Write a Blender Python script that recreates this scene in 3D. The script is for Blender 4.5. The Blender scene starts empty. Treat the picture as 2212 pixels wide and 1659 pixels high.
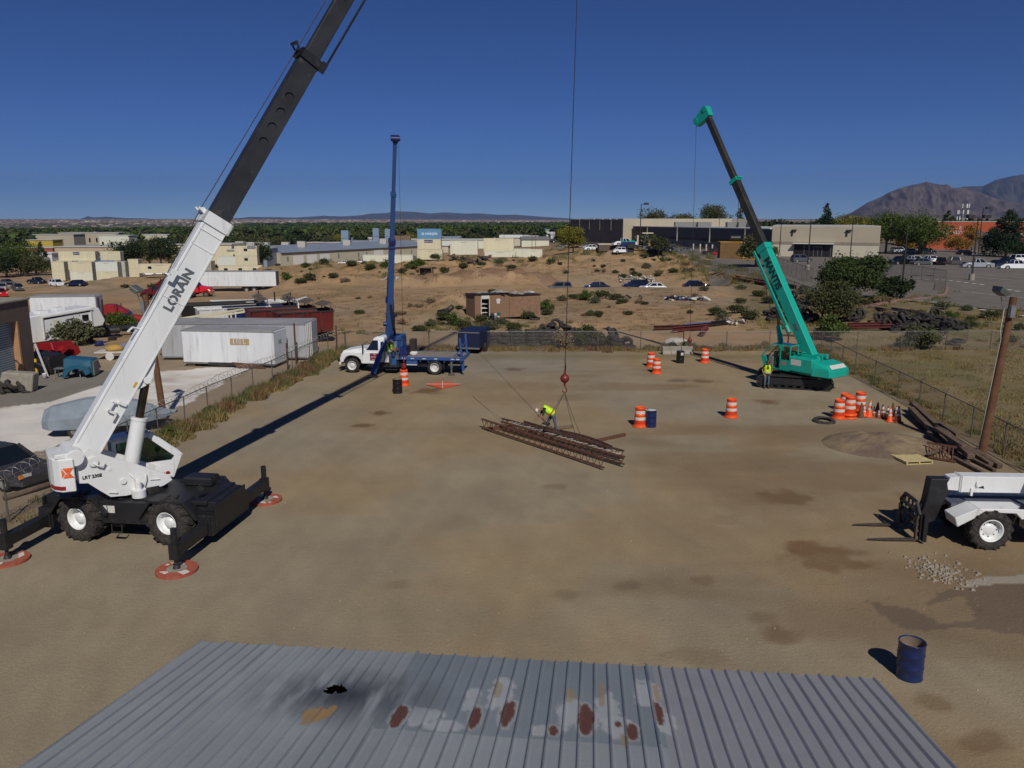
import bpy, bmesh, math, random
import numpy as np
from mathutils import Vector, Matrix, Euler
RND = random.Random(7)
NR = np.random.RandomState(11)
col = bpy.context.scene.collection
rad = math.radians
FP, CX, CY, HZ = 1728.0, 1106.0, 829.5, 475.0      # focal length, centre and horizon in 2212-wide picture units
H = 10.2                                            # camera height above the yard
PIT = math.atan((CY-HZ)/FP); CP, SP = math.cos(PIT), math.sin(PIT)

def s2l(c):
    return tuple(((x/12.92) if x <= .04045 else ((x+.055)/1.055)**2.4) for x in c)
MATS = {}
def mat(name, rgb, rough=.6, metal=0., var=.12, scale=2.5, rgb2=None, dirt=None, dirt_amt=.3, bump=0., bscale=30., streak=False, island=0., spec=.5, coat=0.):
    if name in MATS: return MATS[name]
    m = bpy.data.materials.new(name); m.use_nodes = True
    nt = m.node_tree; N = nt.nodes; L = nt.links
    b = N['Principled BSDF']; b.inputs['Roughness'].default_value = rough; b.inputs['Metallic'].default_value = metal
    b.inputs['Specular IOR Level'].default_value = spec
    if coat: b.inputs['Coat Weight'].default_value = coat
    tc = N.new('ShaderNodeTexCoord')
    no = N.new('ShaderNodeTexNoise'); no.inputs['Scale'].default_value = scale; no.inputs['Detail'].default_value = 6
    vec = tc.outputs['Object']
    if streak:
        mp = N.new('ShaderNodeMapping'); mp.inputs['Scale'].default_value = (1, 1, .12); L.new(vec, mp.inputs[0]); vec = mp.outputs[0]
    L.new(vec, no.inputs['Vector'])
    ra = N.new('ShaderNodeMapRange'); ra.inputs['From Min'].default_value = .3; ra.inputs['From Max'].default_value = .7
    L.new(no.outputs[0], ra.inputs[0])
    mx = N.new('ShaderNodeMix'); mx.data_type = 'RGBA'
    c1 = tuple(max(0, x*(1-var)) for x in rgb)+(1,); c2 = tuple(min(1, x*(1+var)) for x in rgb)+(1,)
    if rgb2: c2 = tuple(rgb2)+(1,); c1 = tuple(rgb)+(1,)
    mx.inputs[6].default_value = c1; mx.inputs[7].default_value = c2
    L.new(ra.outputs[0], mx.inputs[0])
    out = mx.outputs[2]
    if dirt:
        n2 = N.new('ShaderNodeTexNoise'); n2.inputs['Scale'].default_value = scale*2.3; n2.inputs['Detail'].default_value = 8; n2.inputs['Roughness'].default_value = .7
        L.new(vec, n2.inputs['Vector'])
        r2 = N.new('ShaderNodeMapRange'); r2.inputs['From Min'].default_value = .62-dirt_amt*.35; r2.inputs['From Max'].default_value = .80-dirt_amt*.2
        L.new(n2.outputs[0], r2.inputs[0])
        m2 = N.new('ShaderNodeMix'); m2.data_type = 'RGBA'; L.new(r2.outputs[0], m2.inputs[0]); L.new(out, m2.inputs[6])
        m2.inputs[7].default_value = tuple(dirt)+(1,); out = m2.outputs[2]
    if island:
        ge = N.new('ShaderNodeNewGeometry'); hs = N.new('ShaderNodeHueSaturation')
        r3 = N.new('ShaderNodeMapRange'); r3.inputs['To Min'].default_value = 1-island; r3.inputs['To Max'].default_value = 1+island
        L.new(ge.outputs['Random Per Island'], r3.inputs[0]); L.new(r3.outputs[0], hs.inputs['Value']); L.new(out, hs.inputs['Color'])
        r4 = N.new('ShaderNodeMapRange'); r4.inputs['To Min'].default_value = .5-island*.06; r4.inputs['To Max'].default_value = .5+island*.04
        L.new(ge.outputs['Random Per Island'], r4.inputs[0]); L.new(r4.outputs[0], hs.inputs['Hue']); out = hs.outputs[0]
    L.new(out, b.inputs['Base Color'])
    if bump:
        n3 = N.new('ShaderNodeTexNoise'); n3.inputs['Scale'].default_value = bscale; n3.inputs['Detail'].default_value = 5
        L.new(tc.outputs['Object'], n3.inputs['Vector'])
        bp = N.new('ShaderNodeBump'); bp.inputs['Strength'].default_value = bump; bp.inputs['Distance'].default_value = .05
        L.new(n3.outputs[0], bp.inputs['Height']); L.new(bp.outputs[0], b.inputs['Normal'])
    MATS[name] = m
    return m
DIRT = (.16, .115, .07)
def paint(name, rgb, rough=.4, dirt_amt=.15, **k):
    return mat(name, rgb, rough, 0, .06, 1.2, dirt=tuple(.55*a+.45*b for a, b in zip(rgb, DIRT)), dirt_amt=dirt_amt, streak=True, **k)
white = paint('white_paint', (.72, .73, .72), .35, .14)
wht2 = paint('old_white_paint', (.66, .68, .70), .5, .3)
creamp = paint('cream_paint', (.60, .55, .38), .6, .12)
cream2 = paint('pale_cream_paint', (.62, .62, .50), .6, .12)
blackp = mat('black_paint', (.012, .012, .014), .5, 0, .3, 2, dirt=(.05, .04, .03), dirt_amt=.2)
darkm = mat('dark_steel', (.035, .033, .032), .55, .3, .3, 3, dirt=(.10, .075, .05), dirt_amt=.25)
steel = mat('bare_steel', (.30, .29, .27), .4, .8, .2, 5)
chrome = mat('chrome', (.6, .6, .6), .15, 1, .05)
galv = mat('galvanised_steel', (.24, .24, .235), .5, .5, .15, 4)
rubber = mat('tyre_rubber', (.018, .017, .016), .85, 0, .3, 6, dirt=(.075, .06, .042), dirt_amt=.35, bump=.3)
rubber2 = mat('dusty_rubber', (.022, .02, .02), .9, 0, .35, 5, dirt=(.085, .068, .05), dirt_amt=.45, bump=.3)
glassd = mat('dark_glass', (.008, .011, .013), .06, 0, .05, spec=.9)
rust = mat('rusty_steel', (.085, .032, .018), .85, 0, .3, 6, rgb2=(.15, .065, .035), dirt=(.05, .025, .018), bump=.3)
rust2 = mat('dark_rusty_steel', (.055, .026, .02), .85, 0, .3, 6, rgb2=(.10, .045, .03), bump=.3)
bluep = paint('crane_blue_paint', (.030, .085, .25), .4, .1)
dblue = paint('dark_blue_paint', (.012, .022, .11), .4, .15)
teal = paint('teal_paint', (.008, .36, .27), .38, .08)
teal2 = paint('dull_teal_paint', (.008, .30, .23), .5, .1)
sootboom = mat('grimy_boom_steel', (.020, .019, .017), .5, .2, .35, 1.2, rgb2=(.05, .045, .035), dirt=(.10, .09, .07), dirt_amt=.15, streak=False)
boomblack = mat('weathered_black_boom', (.016, .016, .018), .5, .1, .3, 1.0, rgb2=(.035, .035, .038), dirt=(.09, .08, .065), dirt_amt=.1)
wood = mat('weathered_wood', (.13, .085, .05), .85, 0, .3, 4, rgb2=(.20, .14, .09), bump=.3)
wood2 = mat('dark_timber', (.075, .05, .032), .9, 0, .3, 4, rgb2=(.16, .11, .075), bump=.4)
polew = mat('pole_wood', (.10, .042, .02), .9, 0, .3, 3, rgb2=(.16, .075, .035), bump=.3)
newwood = mat('fresh_pine', (.50, .42, .20), .75, 0, .15, 6, bump=.2)
orange = mat('barrel_orange', (.80, .095, .01), .5, 0, .08, 3, dirt=(.35, .07, .02), dirt_amt=.12)
ored = mat('barrel_red_orange', (.62, .045, .008), .55, 0, .1, 3, dirt=(.3, .05, .02), dirt_amt=.15)
refl = mat('reflective_white', (.58, .57, .53), .4, 0, .12, 8, dirt=(.35, .3, .22), dirt_amt=.15)
concrete = mat('concrete', (.28, .255, .21), .9, 0, .15, 3, dirt=(.18, .15, .11), bump=.3)
skin = mat('skin', (.30, .14, .08), .55, 0, .08, 10)
jeans = mat('blue_jeans', (.06, .09, .13), .85, 0, .25, 12)
shirt = mat('dark_shirt', (.018, .022, .02), .85, 0, .2, 12)
vest = mat('lime_vest', (.50, .85, .02), .7, 0, .1, 12)
vesto = mat('orange_vest_band', (.85, .16, .03), .7, 0, .1, 12)
glove = mat('red_glove', (.30, .03, .03), .8)
boot = mat('boot_leather', (.06, .04, .025), .7)
hatw = mat('white_hard_hat', (.80, .80, .80), .25, 0, .03)
hatb = mat('brown_hard_hat', (.07, .025, .015), .35, 0, .1)
redp = paint('red_paint', (.27, .010, .012), .4, .25)
maroon = paint('maroon_paint', (.10, .008, .012), .35, .15)
redcar = paint('bright_red_paint', (.55, .012, .012), .25, .05, coat=.5)
silver = mat('silver_paint', (.42, .43, .44), .3, .4, .05)
greyp = mat('grey_paint', (.10, .105, .11), .35, .3, .08)
blackcar = mat('black_car_paint', (.008, .009, .012), .15, .1, .1, coat=.5)
navycar = mat('navy_car_paint', (.012, .016, .05), .15, .2, .1, coat=.5)
tancar = mat('tan_car_paint', (.30, .25, .16), .3, .3, .1)
whitecar = mat('white_car_paint', (.78, .79, .80), .2, 0, .03, coat=.4)

class MB:
    def __init__(s): s.v = []; s.f = []; s.mi = []; s.sm = []; s.m = 0; s.T = None; s.smooth = False
    def add(s, vs, fs, smooth=None):
        o = len(s.v)
        if s.T is not None: vs = [s.T @ Vector(v) for v in vs]
        s.v.extend([tuple(v) for v in vs]); s.f.extend([tuple(i+o for i in f) for f in fs])
        s.mi.extend([s.m]*len(fs)); s.sm.extend([s.smooth if smooth is None else smooth]*len(fs)); return s
    def box(s, x0, x1, y0, y1, z0, z1):
        return s.add([(x0,y0,z0),(x1,y0,z0),(x1,y1,z0),(x0,y1,z0),(x0,y0,z1),(x1,y0,z1),(x1,y1,z1),(x0,y1,z1)],
                     [(0,3,2,1),(4,5,6,7),(0,1,5,4),(1,2,6,5),(2,3,7,6),(3,0,4,7)])
    def hexa(s, p):   # 8 corners: bottom 4 then top 4
        return s.add(p, [(0,3,2,1),(4,5,6,7),(0,1,5,4),(1,2,6,5),(2,3,7,6),(3,0,4,7)])
    def bar(s, p, q, w, h=None, up=(0,0,1), w2=None, h2=None):
        h = h or w; p = Vector(p); q = Vector(q); d = (q-p).normalized(); u = Vector(up)
        if abs(d.dot(u)) > .98: u = Vector((1,0,0))
        sd = d.cross(u).normalized(); u = sd.cross(d).normalized(); w2 = w2 or w; h2 = h2 or h
        c = []
        for o, a, b in ((p, w, h), (q, w2, h2)):
            c += [o-sd*a/2-u*b/2, o+sd*a/2-u*b/2, o+sd*a/2+u*b/2, o-sd*a/2+u*b/2]
        return s.add(c, [(0,1,2,3),(7,6,5,4),(0,4,5,1),(1,5,6,2),(2,6,7,3),(3,7,4,0)])
    def cyl(s, p, q, r0, r1=None, n=12, caps=True, smooth=True):
        r1 = r0 if r1 is None else r1; p = Vector(p); q = Vector(q); d = (q-p).normalized()
        a = d.orthogonal().normalized(); b = d.cross(a); vs = []
        for o, r in ((p, r0), (q, r1)):
            for i in range(n):
                t = 2*math.pi*i/n; vs.append(o+a*math.cos(t)*r+b*math.sin(t)*r)
        s.add(vs, [(i, (i+1) % n, n+(i+1) % n, n+i) for i in range(n)], smooth)
        if caps: s.add(vs, [tuple(reversed(range(n))), tuple(range(n, 2*n))], False)
        return s
    def tube(s, pts, r, n=6):
        pts = [Vector(p) for p in pts]; vs = []; up = None
        for k, p in enumerate(pts):
            d = (pts[min(k+1, len(pts)-1)]-pts[max(k-1, 0)]).normalized()
            a = d.orthogonal().normalized() if up is None else (up-d*up.dot(d)).normalized()
            up = a; b = d.cross(a)
            for i in range(n):
                t = 2*math.pi*i/n; vs.append(p+a*math.cos(t)*r+b*math.sin(t)*r)
        fs = [(k*n+i, k*n+(i+1) % n, (k+1)*n+(i+1) % n, (k+1)*n+i) for k in range(len(pts)-1) for i in range(n)]
        fs += [tuple(reversed(range(n))), tuple(range((len(pts)-1)*n, len(pts)*n))]
        return s.add(vs, fs, True)
    def prism(s, poly, a0, a1, axis='y'):
        n = len(poly)
        mk = {'y': lambda p, a: (p[0], a, p[1]), 'x': lambda p, a: (a, p[0], p[1]), 'z': lambda p, a: (p[0], p[1], a)}[axis]
        vs = [mk(p, a0) for p in poly]+[mk(p, a1) for p in poly]
        return s.add(vs, [tuple(range(n)), tuple(range(2*n-1, n-1, -1))]+[(i, n+i, n+(i+1) % n, (i+1) % n) for i in range(n)])
    def lathe(s, prof, n=20, c=(0,0,0), axis='z', smooth=True, close=False):
        c = Vector(c); vs = []
        for r, h in prof:
            for i in range(n):
                t = 2*math.pi*i/n; x, y = r*math.cos(t), r*math.sin(t)
                v = {'z': (x, y, h), 'y': (x, h, y), 'x': (h, x, y)}[axis]; vs.append(c+Vector(v))
        k = len(prof); fs = [(j*n+i, j*n+(i+1) % n, (j+1)*n+(i+1) % n, (j+1)*n+i) for j in range(k-1) for i in range(n)]
        if close: fs += [((k-1)*n+i, (k-1)*n+(i+1) % n, (i+1) % n, i) for i in range(n)]
        return s.add(vs, fs, smooth)
    def ball(s, c, rx, ry=None, rz=None, n=12, m=8):
        ry = ry or rx; rz = rz or rx; c = Vector(c); vs = []
        for j in range(m+1):
            ph = math.pi*j/m
            for i in range(n):
                t = 2*math.pi*i/n; vs.append(c+Vector((rx*math.sin(ph)*math.cos(t), ry*math.sin(ph)*math.sin(t), rz*math.cos(ph))))
        return s.add(vs, [(j*n+i, (j+1)*n+i, (j+1)*n+(i+1) % n, j*n+(i+1) % n) for j in range(m) for i in range(n)], True)
    def quad(s, a, b, c, d): return s.add([a, b, c, d], [(0,1,2,3)])
    def build(s, name, mats, parent=None, bevel=0., loc=None, fix=True):
        me = bpy.data.meshes.new(name); me.from_pydata(s.v, [], s.f)
        if not isinstance(mats, (list, tuple)): mats = [mats]
        for m in mats: me.materials.append(m)
        me.polygons.foreach_set('material_index', s.mi); me.polygons.foreach_set('use_smooth', s.sm)
        if fix:
            bm = bmesh.new(); bm.from_mesh(me); bmesh.ops.recalc_face_normals(bm, faces=bm.faces); bm.to_mesh(me); bm.free()
        me.update(); o = bpy.data.objects.new(name, me); col.objects.link(o)
        if parent is not None: o.parent = parent
        if loc is not None: o.location = loc
        if bevel:
            b = o.modifiers.new('bevel', 'BEVEL'); b.width = bevel; b.segments = 1; b.limit_method = 'ANGLE'; b.angle_limit = rad(40)
        return o
def tag(o, label=None, cat=None, group=None, kind=None):
    if label: o['label'] = label
    if cat: o['category'] = cat
    if group: o['group'] = group
    if kind: o['kind'] = kind
    return o
def thing(name, label, cat, loc=(0,0,0), rz=0., group=None):
    o = bpy.data.objects.new(name, None); col.objects.link(o); o.location = loc; o.rotation_euler = (0, 0, rz)
    return tag(o, label, cat, group)
KIDS = {}
def copy_tree(o, parent=None):
    c = o.copy(); col.objects.link(c)
    if parent is not None: c.parent = parent
    for ch in list(o.children): copy_tree(ch, c)
    return c
def again(o, label, loc, rz=0., group=None, s=1.):
    c = copy_tree(o); c.location = loc; c.rotation_euler = (0, 0, rz); c['label'] = label
    if s != 1.: c.scale = (s, s, s)
    if group: c['group'] = group
    return c
def textmesh(body, size, ext=.01, off=0., align='CENTER', shear=0., space=1.):
    cu = bpy.data.curves.new('t', 'FONT'); cu.body = body; cu.size = size; cu.extrude = ext; cu.offset = off; cu.align_x = align; cu.align_y = 'CENTER'
    cu.shear = shear; cu.space_character = space; cu.resolution_u = 3
    ob = bpy.data.objects.new('t', cu); col.objects.link(ob)
    dg = bpy.context.evaluated_depsgraph_get(); me = bpy.data.meshes.new_from_object(ob.evaluated_get(dg))
    bpy.data.objects.remove(ob); bpy.data.curves.remove(cu); return me
def text(name, body, size, m, parent, T, **k):
    me = textmesh(body, size, **k); me.materials.clear(); me.materials.append(m)
    o = bpy.data.objects.new(name, me); col.objects.link(o); o.parent = parent; o.matrix_local = T; return o
def frame(o, x, y):   # matrix whose x and y axes are given and origin o
    x = Vector(x).normalized(); y = Vector(y); z = x.cross(y).normalized(); y = z.cross(x)
    return Matrix(((x.x, y.x, z.x, o[0]), (x.y, y.y, z.y, o[1]), (x.z, y.z, z.z, o[2]), (0, 0, 0, 1)))

def vnoise(x, y, seed=0):
    xi = np.floor(x).astype(np.int64); yi = np.floor(y).astype(np.int64); xf = x-xi; yf = y-yi
    def h(a, b):
        n = (a*374761393+b*668265263+seed*1442695041) & 0x7fffffff
        n = ((n ^ (n >> 13))*1274126177) & 0x7fffffff
        return ((n ^ (n >> 16)) & 0xffff)/65535.0
    u = xf*xf*(3-2*xf); v = yf*yf*(3-2*yf)
    return (h(xi, yi)*(1-u)+h(xi+1, yi)*u)*(1-v)+(h(xi, yi+1)*(1-u)+h(xi+1, yi+1)*u)*v
def fbm(x, y, o=4, seed=0):
    s = 0; a = .5; t = 0
    for i in range(o): s = s+a*vnoise(x*2**i, y*2**i, seed+i*17); t += a; a *= .5
    return s/t
KX = np.array([-400, 0, 200, 500, 700, 900, 1100, 1400, 1700, 2000, 2700], float)
KR = [(0,   [0]*11), (66,  [0]*11),
      (80,  [-.9, -.7, -.6, -.4, -.1, 0, 0, 0, 0, 0, 0]),
      (98,  [-1.6, -1.6, -1.6, -1.3, -.6, -.2, 0, 0, 0, .3, .5]),
      (125, [-3, -2.8, -2.6, -2.1, -1.3, -.6, -.2, 0, .4, 1, 1]),
      (150, [-5, -4.5, -3.9, -2.9, -1.6, -.8, -.3, -.5, .6, 1, 1]),
      (188, [-7, -6.2, -5.2, -2.9, 0, .2, .6, 1.7, .7, 1, 1]),
      (215, [-8, -7, -6.3, -5, -2.6, -.4, -.2, .9, .6, 1, 1]),
      (260, [-9, -8, -7.3, -6.5, -6.5, -3.2, -2, .3, .6, 1, 1]),
      (320, [-10, -9.5, -9, -7.6, -7.3, -7.3, -5, .3, .6, 1, 1]),
      (450, [-12, -11.5, -11, -9, -8, -7.3, -6, -1, .6, 1, 1]),
      (800, [-16, -15, -15, -14, -13, -12, -10, -6, -3, 0, 1]),
      (2000, [-22, -21, -20, -19, -18, -16, -15, -12, -8, -4, 0]),
      (4200, [-20, -20, -18, -17, -15, -14, -12, -10, -5, 5, 5]),
      (7000, [-4, -4, -4, -5, -6, -6, -8, -8, 0, 20, 20]),
      (12000, [14, 14, 14, 12, 10, 4, -5, -8, 10, 60, 60]),
      (26000, [40]*11)]
KD = np.array([r[0] for r in KR], float); KZ = np.array([r[1] for r in KR], float)
PXW = lambda px, zc: ((px-CX)/FP*zc, (zc-H*SP)/CP)      # picture column and depth -> world X, Y
BUMPS = []   # X, Y, radius, height, sharp
def bump(px, zc, r, h, k=1.): X, Y = PXW(px, zc); BUMPS.append((X, Y, r, h, k))
for i, (px, hh) in enumerate([(868, 1.5), (905, 1.1), (948, 1.7), (985, 1.3), (1028, 1.8), (1066, 1.5), (1104, 1.7), (1142, 1.4)]):
    bump(px, 134+(i % 2)*3, 3.6, hh, 1.)
for px, zc, r, hh in [(930, 145, 4, 1.5), (1000, 146, 4.5, 1.8), (1062, 147, 4, 1.9), (1120, 147, 4, 1.6), (1190, 146, 4, 1.9),
                      (985, 90, 4, 1.4), (930, 86, 9, .8), (1960*.5, 94, 5, 1.), (400, 168, 9, 2.4), (250, 190, 14, 1.6), (330, 175, 10, 1.3), (150, 180, 10, .8),
                      (640, 150, 5, 1.6), (700, 155, 6, 1.8), (760, 152, 5, 1.2), (820, 160, 8, 1.2), (560, 182, 8, 1.6), (880, 176, 6, 1.),
                      (1340, 196, 13, 2.0), (1400, 190, 10, 1.3), (1270, 200, 8, 1.0), (1180, 205, 8, .8), (1120, 200, 7, .8),
                      (950, 178, 6, 1.4), (1020, 182, 7, 1.2), (1640, 86, 6, .5), (1560, 80, 5, .5), (2020, 76, 5, .4), (1780, 72, 6, .45), (1900, 82, 8, .6)]:
    bump(px, zc, r, hh)
def terr(X, Y, rough=True):
    X = np.asarray(X, float); Y = np.asarray(Y, float)
    zc = np.maximum(Y*CP+H*SP, 1.); px = np.clip(CX+FP*X/zc, KX[0], KX[-1])
    zc2 = np.clip(zc, 0, KD[-1]-1)
    ri = np.clip(np.searchsorted(KD, zc2, side='right')-1, 0, len(KD)-2); t = (zc2-KD[ri])/(KD[ri+1]-KD[ri]); t = t*t*(3-2*t)
    ci = np.clip(np.searchsorted(KX, px, side='right')-1, 0, len(KX)-2); u = (px-KX[ci])/(KX[ci+1]-KX[ci]); u = u*u*(3-2*u)
    z = (KZ[ri, ci]*(1-u)+KZ[ri, ci+1]*u)*(1-t)+(KZ[ri+1, ci]*(1-u)+KZ[ri+1, ci+1]*u)*t
    w = np.clip((px-1165)/30, 0, 1)*np.clip((1585-px)/40, 0, 1)
    z = z-w*1.75*np.clip((zc-122)/5, 0, 1)*np.clip((156-zc)/10, 0, 1)+w*.35*np.exp(-((zc-118)/4.5)**2)
    if rough:
        lot = np.clip((px-1560-(zc-100)*1.2)/60, 0, 1)*np.clip((zc-92)/10, 0, 1)
        far = np.clip((zc-68)/12, 0, 1)*(1-lot)*np.clip((420-zc)/80, 0, 1)
        hills = np.clip((zc-152)/14, 0, 1)*np.clip((215-zc)/15, 0, 1)*np.clip((px-430)/90, 0, 1)*np.clip((1560-px)/120, 0, 1)
        z = z+far*.30*(fbm(X/5., Y/5., 4, 3)-.5)+hills*2.0*(np.abs(fbm(X/6., Y/6., 4, 9)-.5)*2-.25)
        z = z+np.clip((zc-8)/6, 0, 1)*.03*(fbm(X/2., Y/2., 3, 5)-.5)
    for bx, by, r, h, k in BUMPS:
        d2 = (X-bx)**2+(Y-by)**2; m = d2 < (2.2*r)**2
        if m.any() if m.shape else m:
            d = np.sqrt(d2)/r; z = z+np.where(m, h*np.clip(1.15-d, 0, None)**1.3*(.85+.3*vnoise(X*1.2, Y*1.2, 4)), 0)
    return z
def zt(x, y): return float(terr(np.array([x]), np.array([y]))[0])
TT = np.concatenate([np.geomspace(10, 400, 900), np.geomspace(402, 12000, 600)])
def G(px, py, z=None):
    """ground point seen at picture position (px, py)"""
    v = (CY-py)/FP; d = np.array([(px-CX)/FP, CP+v*SP, -SP+v*CP])
    if z is not None:
        t = (z-H)/d[2]; return Vector((d[0]*t, d[1]*t, z))
    P = d[None, :]*TT[:, None]; P[:, 2] += H
    h = P[:, 2]-terr(P[:, 0], P[:, 1])
    i = int(np.argmax(h < 0)) if (h < 0).any() else len(TT)-1
    i = max(i, 1); a, b = h[i-1], h[i]; f = a/(a-b) if a != b else 0
    q = P[i-1]*(1-f)+P[i]*f; return Vector((q[0], q[1], q[2]))
def W(px, zc, dz=0.):
    X, Y = PXW(px, zc); return Vector((X, Y, zt(X, Y)+dz))
def on(p, dz=0.): return Vector((p[0], p[1], zt(p[0], p[1])+dz))

def in_poly(X, Y, poly):
    c = np.zeros(X.shape, bool); n = len(poly)
    for i in range(n):
        x0, y0 = poly[i]; x1, y1 = poly[(i+1) % n]
        k = ((y0 > Y) != (y1 > Y)) & (X < (x1-x0)*(Y-y0)/(y1-y0+1e-12)+x0); c ^= k
    return c
def seg_d(X, Y, a, b):
    ax, ay = a; bx, by = b; dx, dy = bx-ax, by-ay; t = np.clip(((X-ax)*dx+(Y-ay)*dy)/(dx*dx+dy*dy), 0, 1)
    return np.hypot(X-ax-t*dx, Y-ay-t*dy)

FENCE_L = [(-18.0, 14.), (-17.3, 26.), (-16.9, 34.), (-16.2, 41.5), (-15.1, 49.5), (-14.5, 56.5), (-13.2, 62.6)]
FENCE_R = [(20.2, 14.), (21.0, 26.), (21.7, 34.), (22.7, 46.), (23.1, 53.), (23.6, 58.5), (24.0, 63.2)]
BACKY = 63.2
def ground_cols(X, Y):
    n = len(X); zc = Y*CP+H*SP; px = CX+FP*X/zc
    f1 = fbm(X/6., Y/6., 4, 21); f2 = fbm(X/1.3, Y/1.3, 4, 31); f3 = fbm(X/22., Y/22., 3, 41)
    def C(*c): return np.array(c)[None, :]
    trk = 0*X
    for a_, s_, o_ in ((.12, 1.9, 0), (-.35, 2.4, 5), (.55, 3.1, 9)):
        u_ = X*math.cos(a_)+Y*math.sin(a_)+3*np.sin(Y/17.+o_); trk = trk+.05*(fbm(u_*s_, (Y*math.cos(a_)-X*math.sin(a_))/16., 3, 77+o_)-.5)
    yard = C(.285, .234, .158)*(.97+.06*f2+2.2*trk)[:, None]; tan = C(.305, .222, .122)*(1+1.6*trk)[:, None]
    k = np.clip((f1-.42)*4+.25*np.clip(X/12, -1, 1), 0, 1)[:, None]*.7; c = yard*(1-k)+tan*k
    k = np.clip((f3-.5)*4, 0, 1)[:, None]*.65; c = c*(1-k)+C(.245, .222, .185)*k
    k = (np.clip((fbm(X/9., Y/3.5, 4, 23)-.56)*7, 0, 1)*(.35+.3*np.clip(X/10, -1, 1)))[:, None]; c = c*(1-k)+C(.20, .135, .075)*k
    sand = C(.34, .225, .125)*(.82+.36*f1[:, None])*(.86+.28*f2[:, None]); grey = C(.27, .215, .15)
    k = np.clip((f3-.5)*6, 0, 1)[:, None]; sand = sand*(1-k*.6)+grey*k*.6
    hill = C(.37, .235, .12); k = (np.clip((zc-150)/20, 0, 1)*np.clip((px-300)/200, 0, 1)*np.clip((1600-px)/150, 0, 1))[:, None]
    sand = sand*(1-k*.6)+hill*k*.6
    veg = np.clip((fbm(X/7., Y/7., 4, 51)-.55)*9, 0, 1)*.4
    veg = np.maximum(veg, .8*np.clip((px-1540-(190-zc)*.4)/60, 0, 1)*np.clip((zc-70)/10, 0, 1))
    sand = sand*(1-veg[:, None])+C(.15, .125, .062)*(.75+.5*f2[:, None])*veg[:, None]
    brown = np.zeros(n)
    for bx, by, r, h, kk in BUMPS[8:13]: brown = np.maximum(brown, np.clip(1.3-np.hypot(X-bx, Y-by)/r, 0, 1))
    for q in (905, 985, 1066, 1142):
        bx, by = PXW(q, 137.); brown = np.maximum(brown, .6*np.clip(1.1-np.hypot(X-bx, Y-by)/3.6, 0, 1))
    sand = sand*(1-.7*brown[:, None])+C(.19, .10, .062)*.7*brown[:, None]
    lx = np.interp(Y, [p[1] for p in FENCE_L], [p[0] for p in FENCE_L]); rx = np.interp(Y, [p[1] for p in FENCE_R], [p[0] for p in FENCE_R])
    inside = (X > lx) & (X < rx) & (Y < BACKY+.4)
    field = C(.215, .165, .09)*(.75+.5*f2[:, None]); g = np.clip((f1-.45)*4, 0, 1)[:, None]*.6
    field = field*(1-g)+C(.13, .12, .05)*g
    left = C(.30, .235, .16)*(.85+.3*f1[:, None])
    k = np.clip((Y-64)/3, 0, 1)[:, None]
    out = np.where((X > rx)[:, None], field, left)*(1-k)+sand*k
    k = (np.clip((X-rx)/3, 0, 1)*np.clip((92-Y)/14, 0, 1))[:, None]
    out = out*(1-k)+field*k
    wl = [tuple(G(a, b, 0.)[:2]) for a, b in ((-300, 980), (-300, 860), (60, 862), (130, 842), (175, 822), (250, 800), (330, 806), (470, 792), (560, 786), (575, 790), (520, 806), (400, 872), (300, 905), (150, 955), (0, 1000), (-200, 1080))]
    X2 = X+.8*(fbm(X/1.5, Y/1.5, 3, 61)-.5); Y2 = Y+1.6*(fbm(X/1.5, Y/1.5, 3, 62)-.5)
    wmask = in_poly(X2, Y2, wl) & (X < lx-.2)
    wc = C(.68, .64, .59)*(.88+.2*f2[:, None]); wd = np.clip((fbm(X/3., Y/1.6, 4, 66)-.55)*6, 0, 1)[:, None]*.55
    wc = wc*(1-wd)+C(.36, .29, .22)*wd
    out = np.where(wmask[:, None], wc, out)
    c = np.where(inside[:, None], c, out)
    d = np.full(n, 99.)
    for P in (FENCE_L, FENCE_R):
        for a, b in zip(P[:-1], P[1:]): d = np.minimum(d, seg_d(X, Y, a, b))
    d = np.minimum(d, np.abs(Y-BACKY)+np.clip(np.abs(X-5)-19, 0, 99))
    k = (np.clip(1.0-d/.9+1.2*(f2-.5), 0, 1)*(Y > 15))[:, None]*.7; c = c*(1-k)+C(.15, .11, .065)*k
    k = (np.clip(1-np.abs(Y-60.3)/2.2, 0, 1)*inside*np.clip((f1-.35)*4, 0, 1))[:, None]*.6; c = c*(1-k)+C(.17, .135, .06)*k
    k = np.clip((zc-420)/200, 0, 1)[:, None]; c = c*(1-k)+C(.085, .085, .045)*k
    k = np.clip((zc-5200)/900, 0, 1)[:, None]; mesa = C(.26, .20, .16)*(.55+.9*fbm(X/300., Y/900., 4, 71)[:, None]); c = c*(1-k)+mesa*k
    k = (np.clip((zc-9000)/1500, 0, 1)*np.clip((px-330)/120, 0, 1)*np.clip((1260-px)/100, 0, 1))[:, None]*.8; c = c*(1-k)+C(.40, .20, .14)*k
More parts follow.
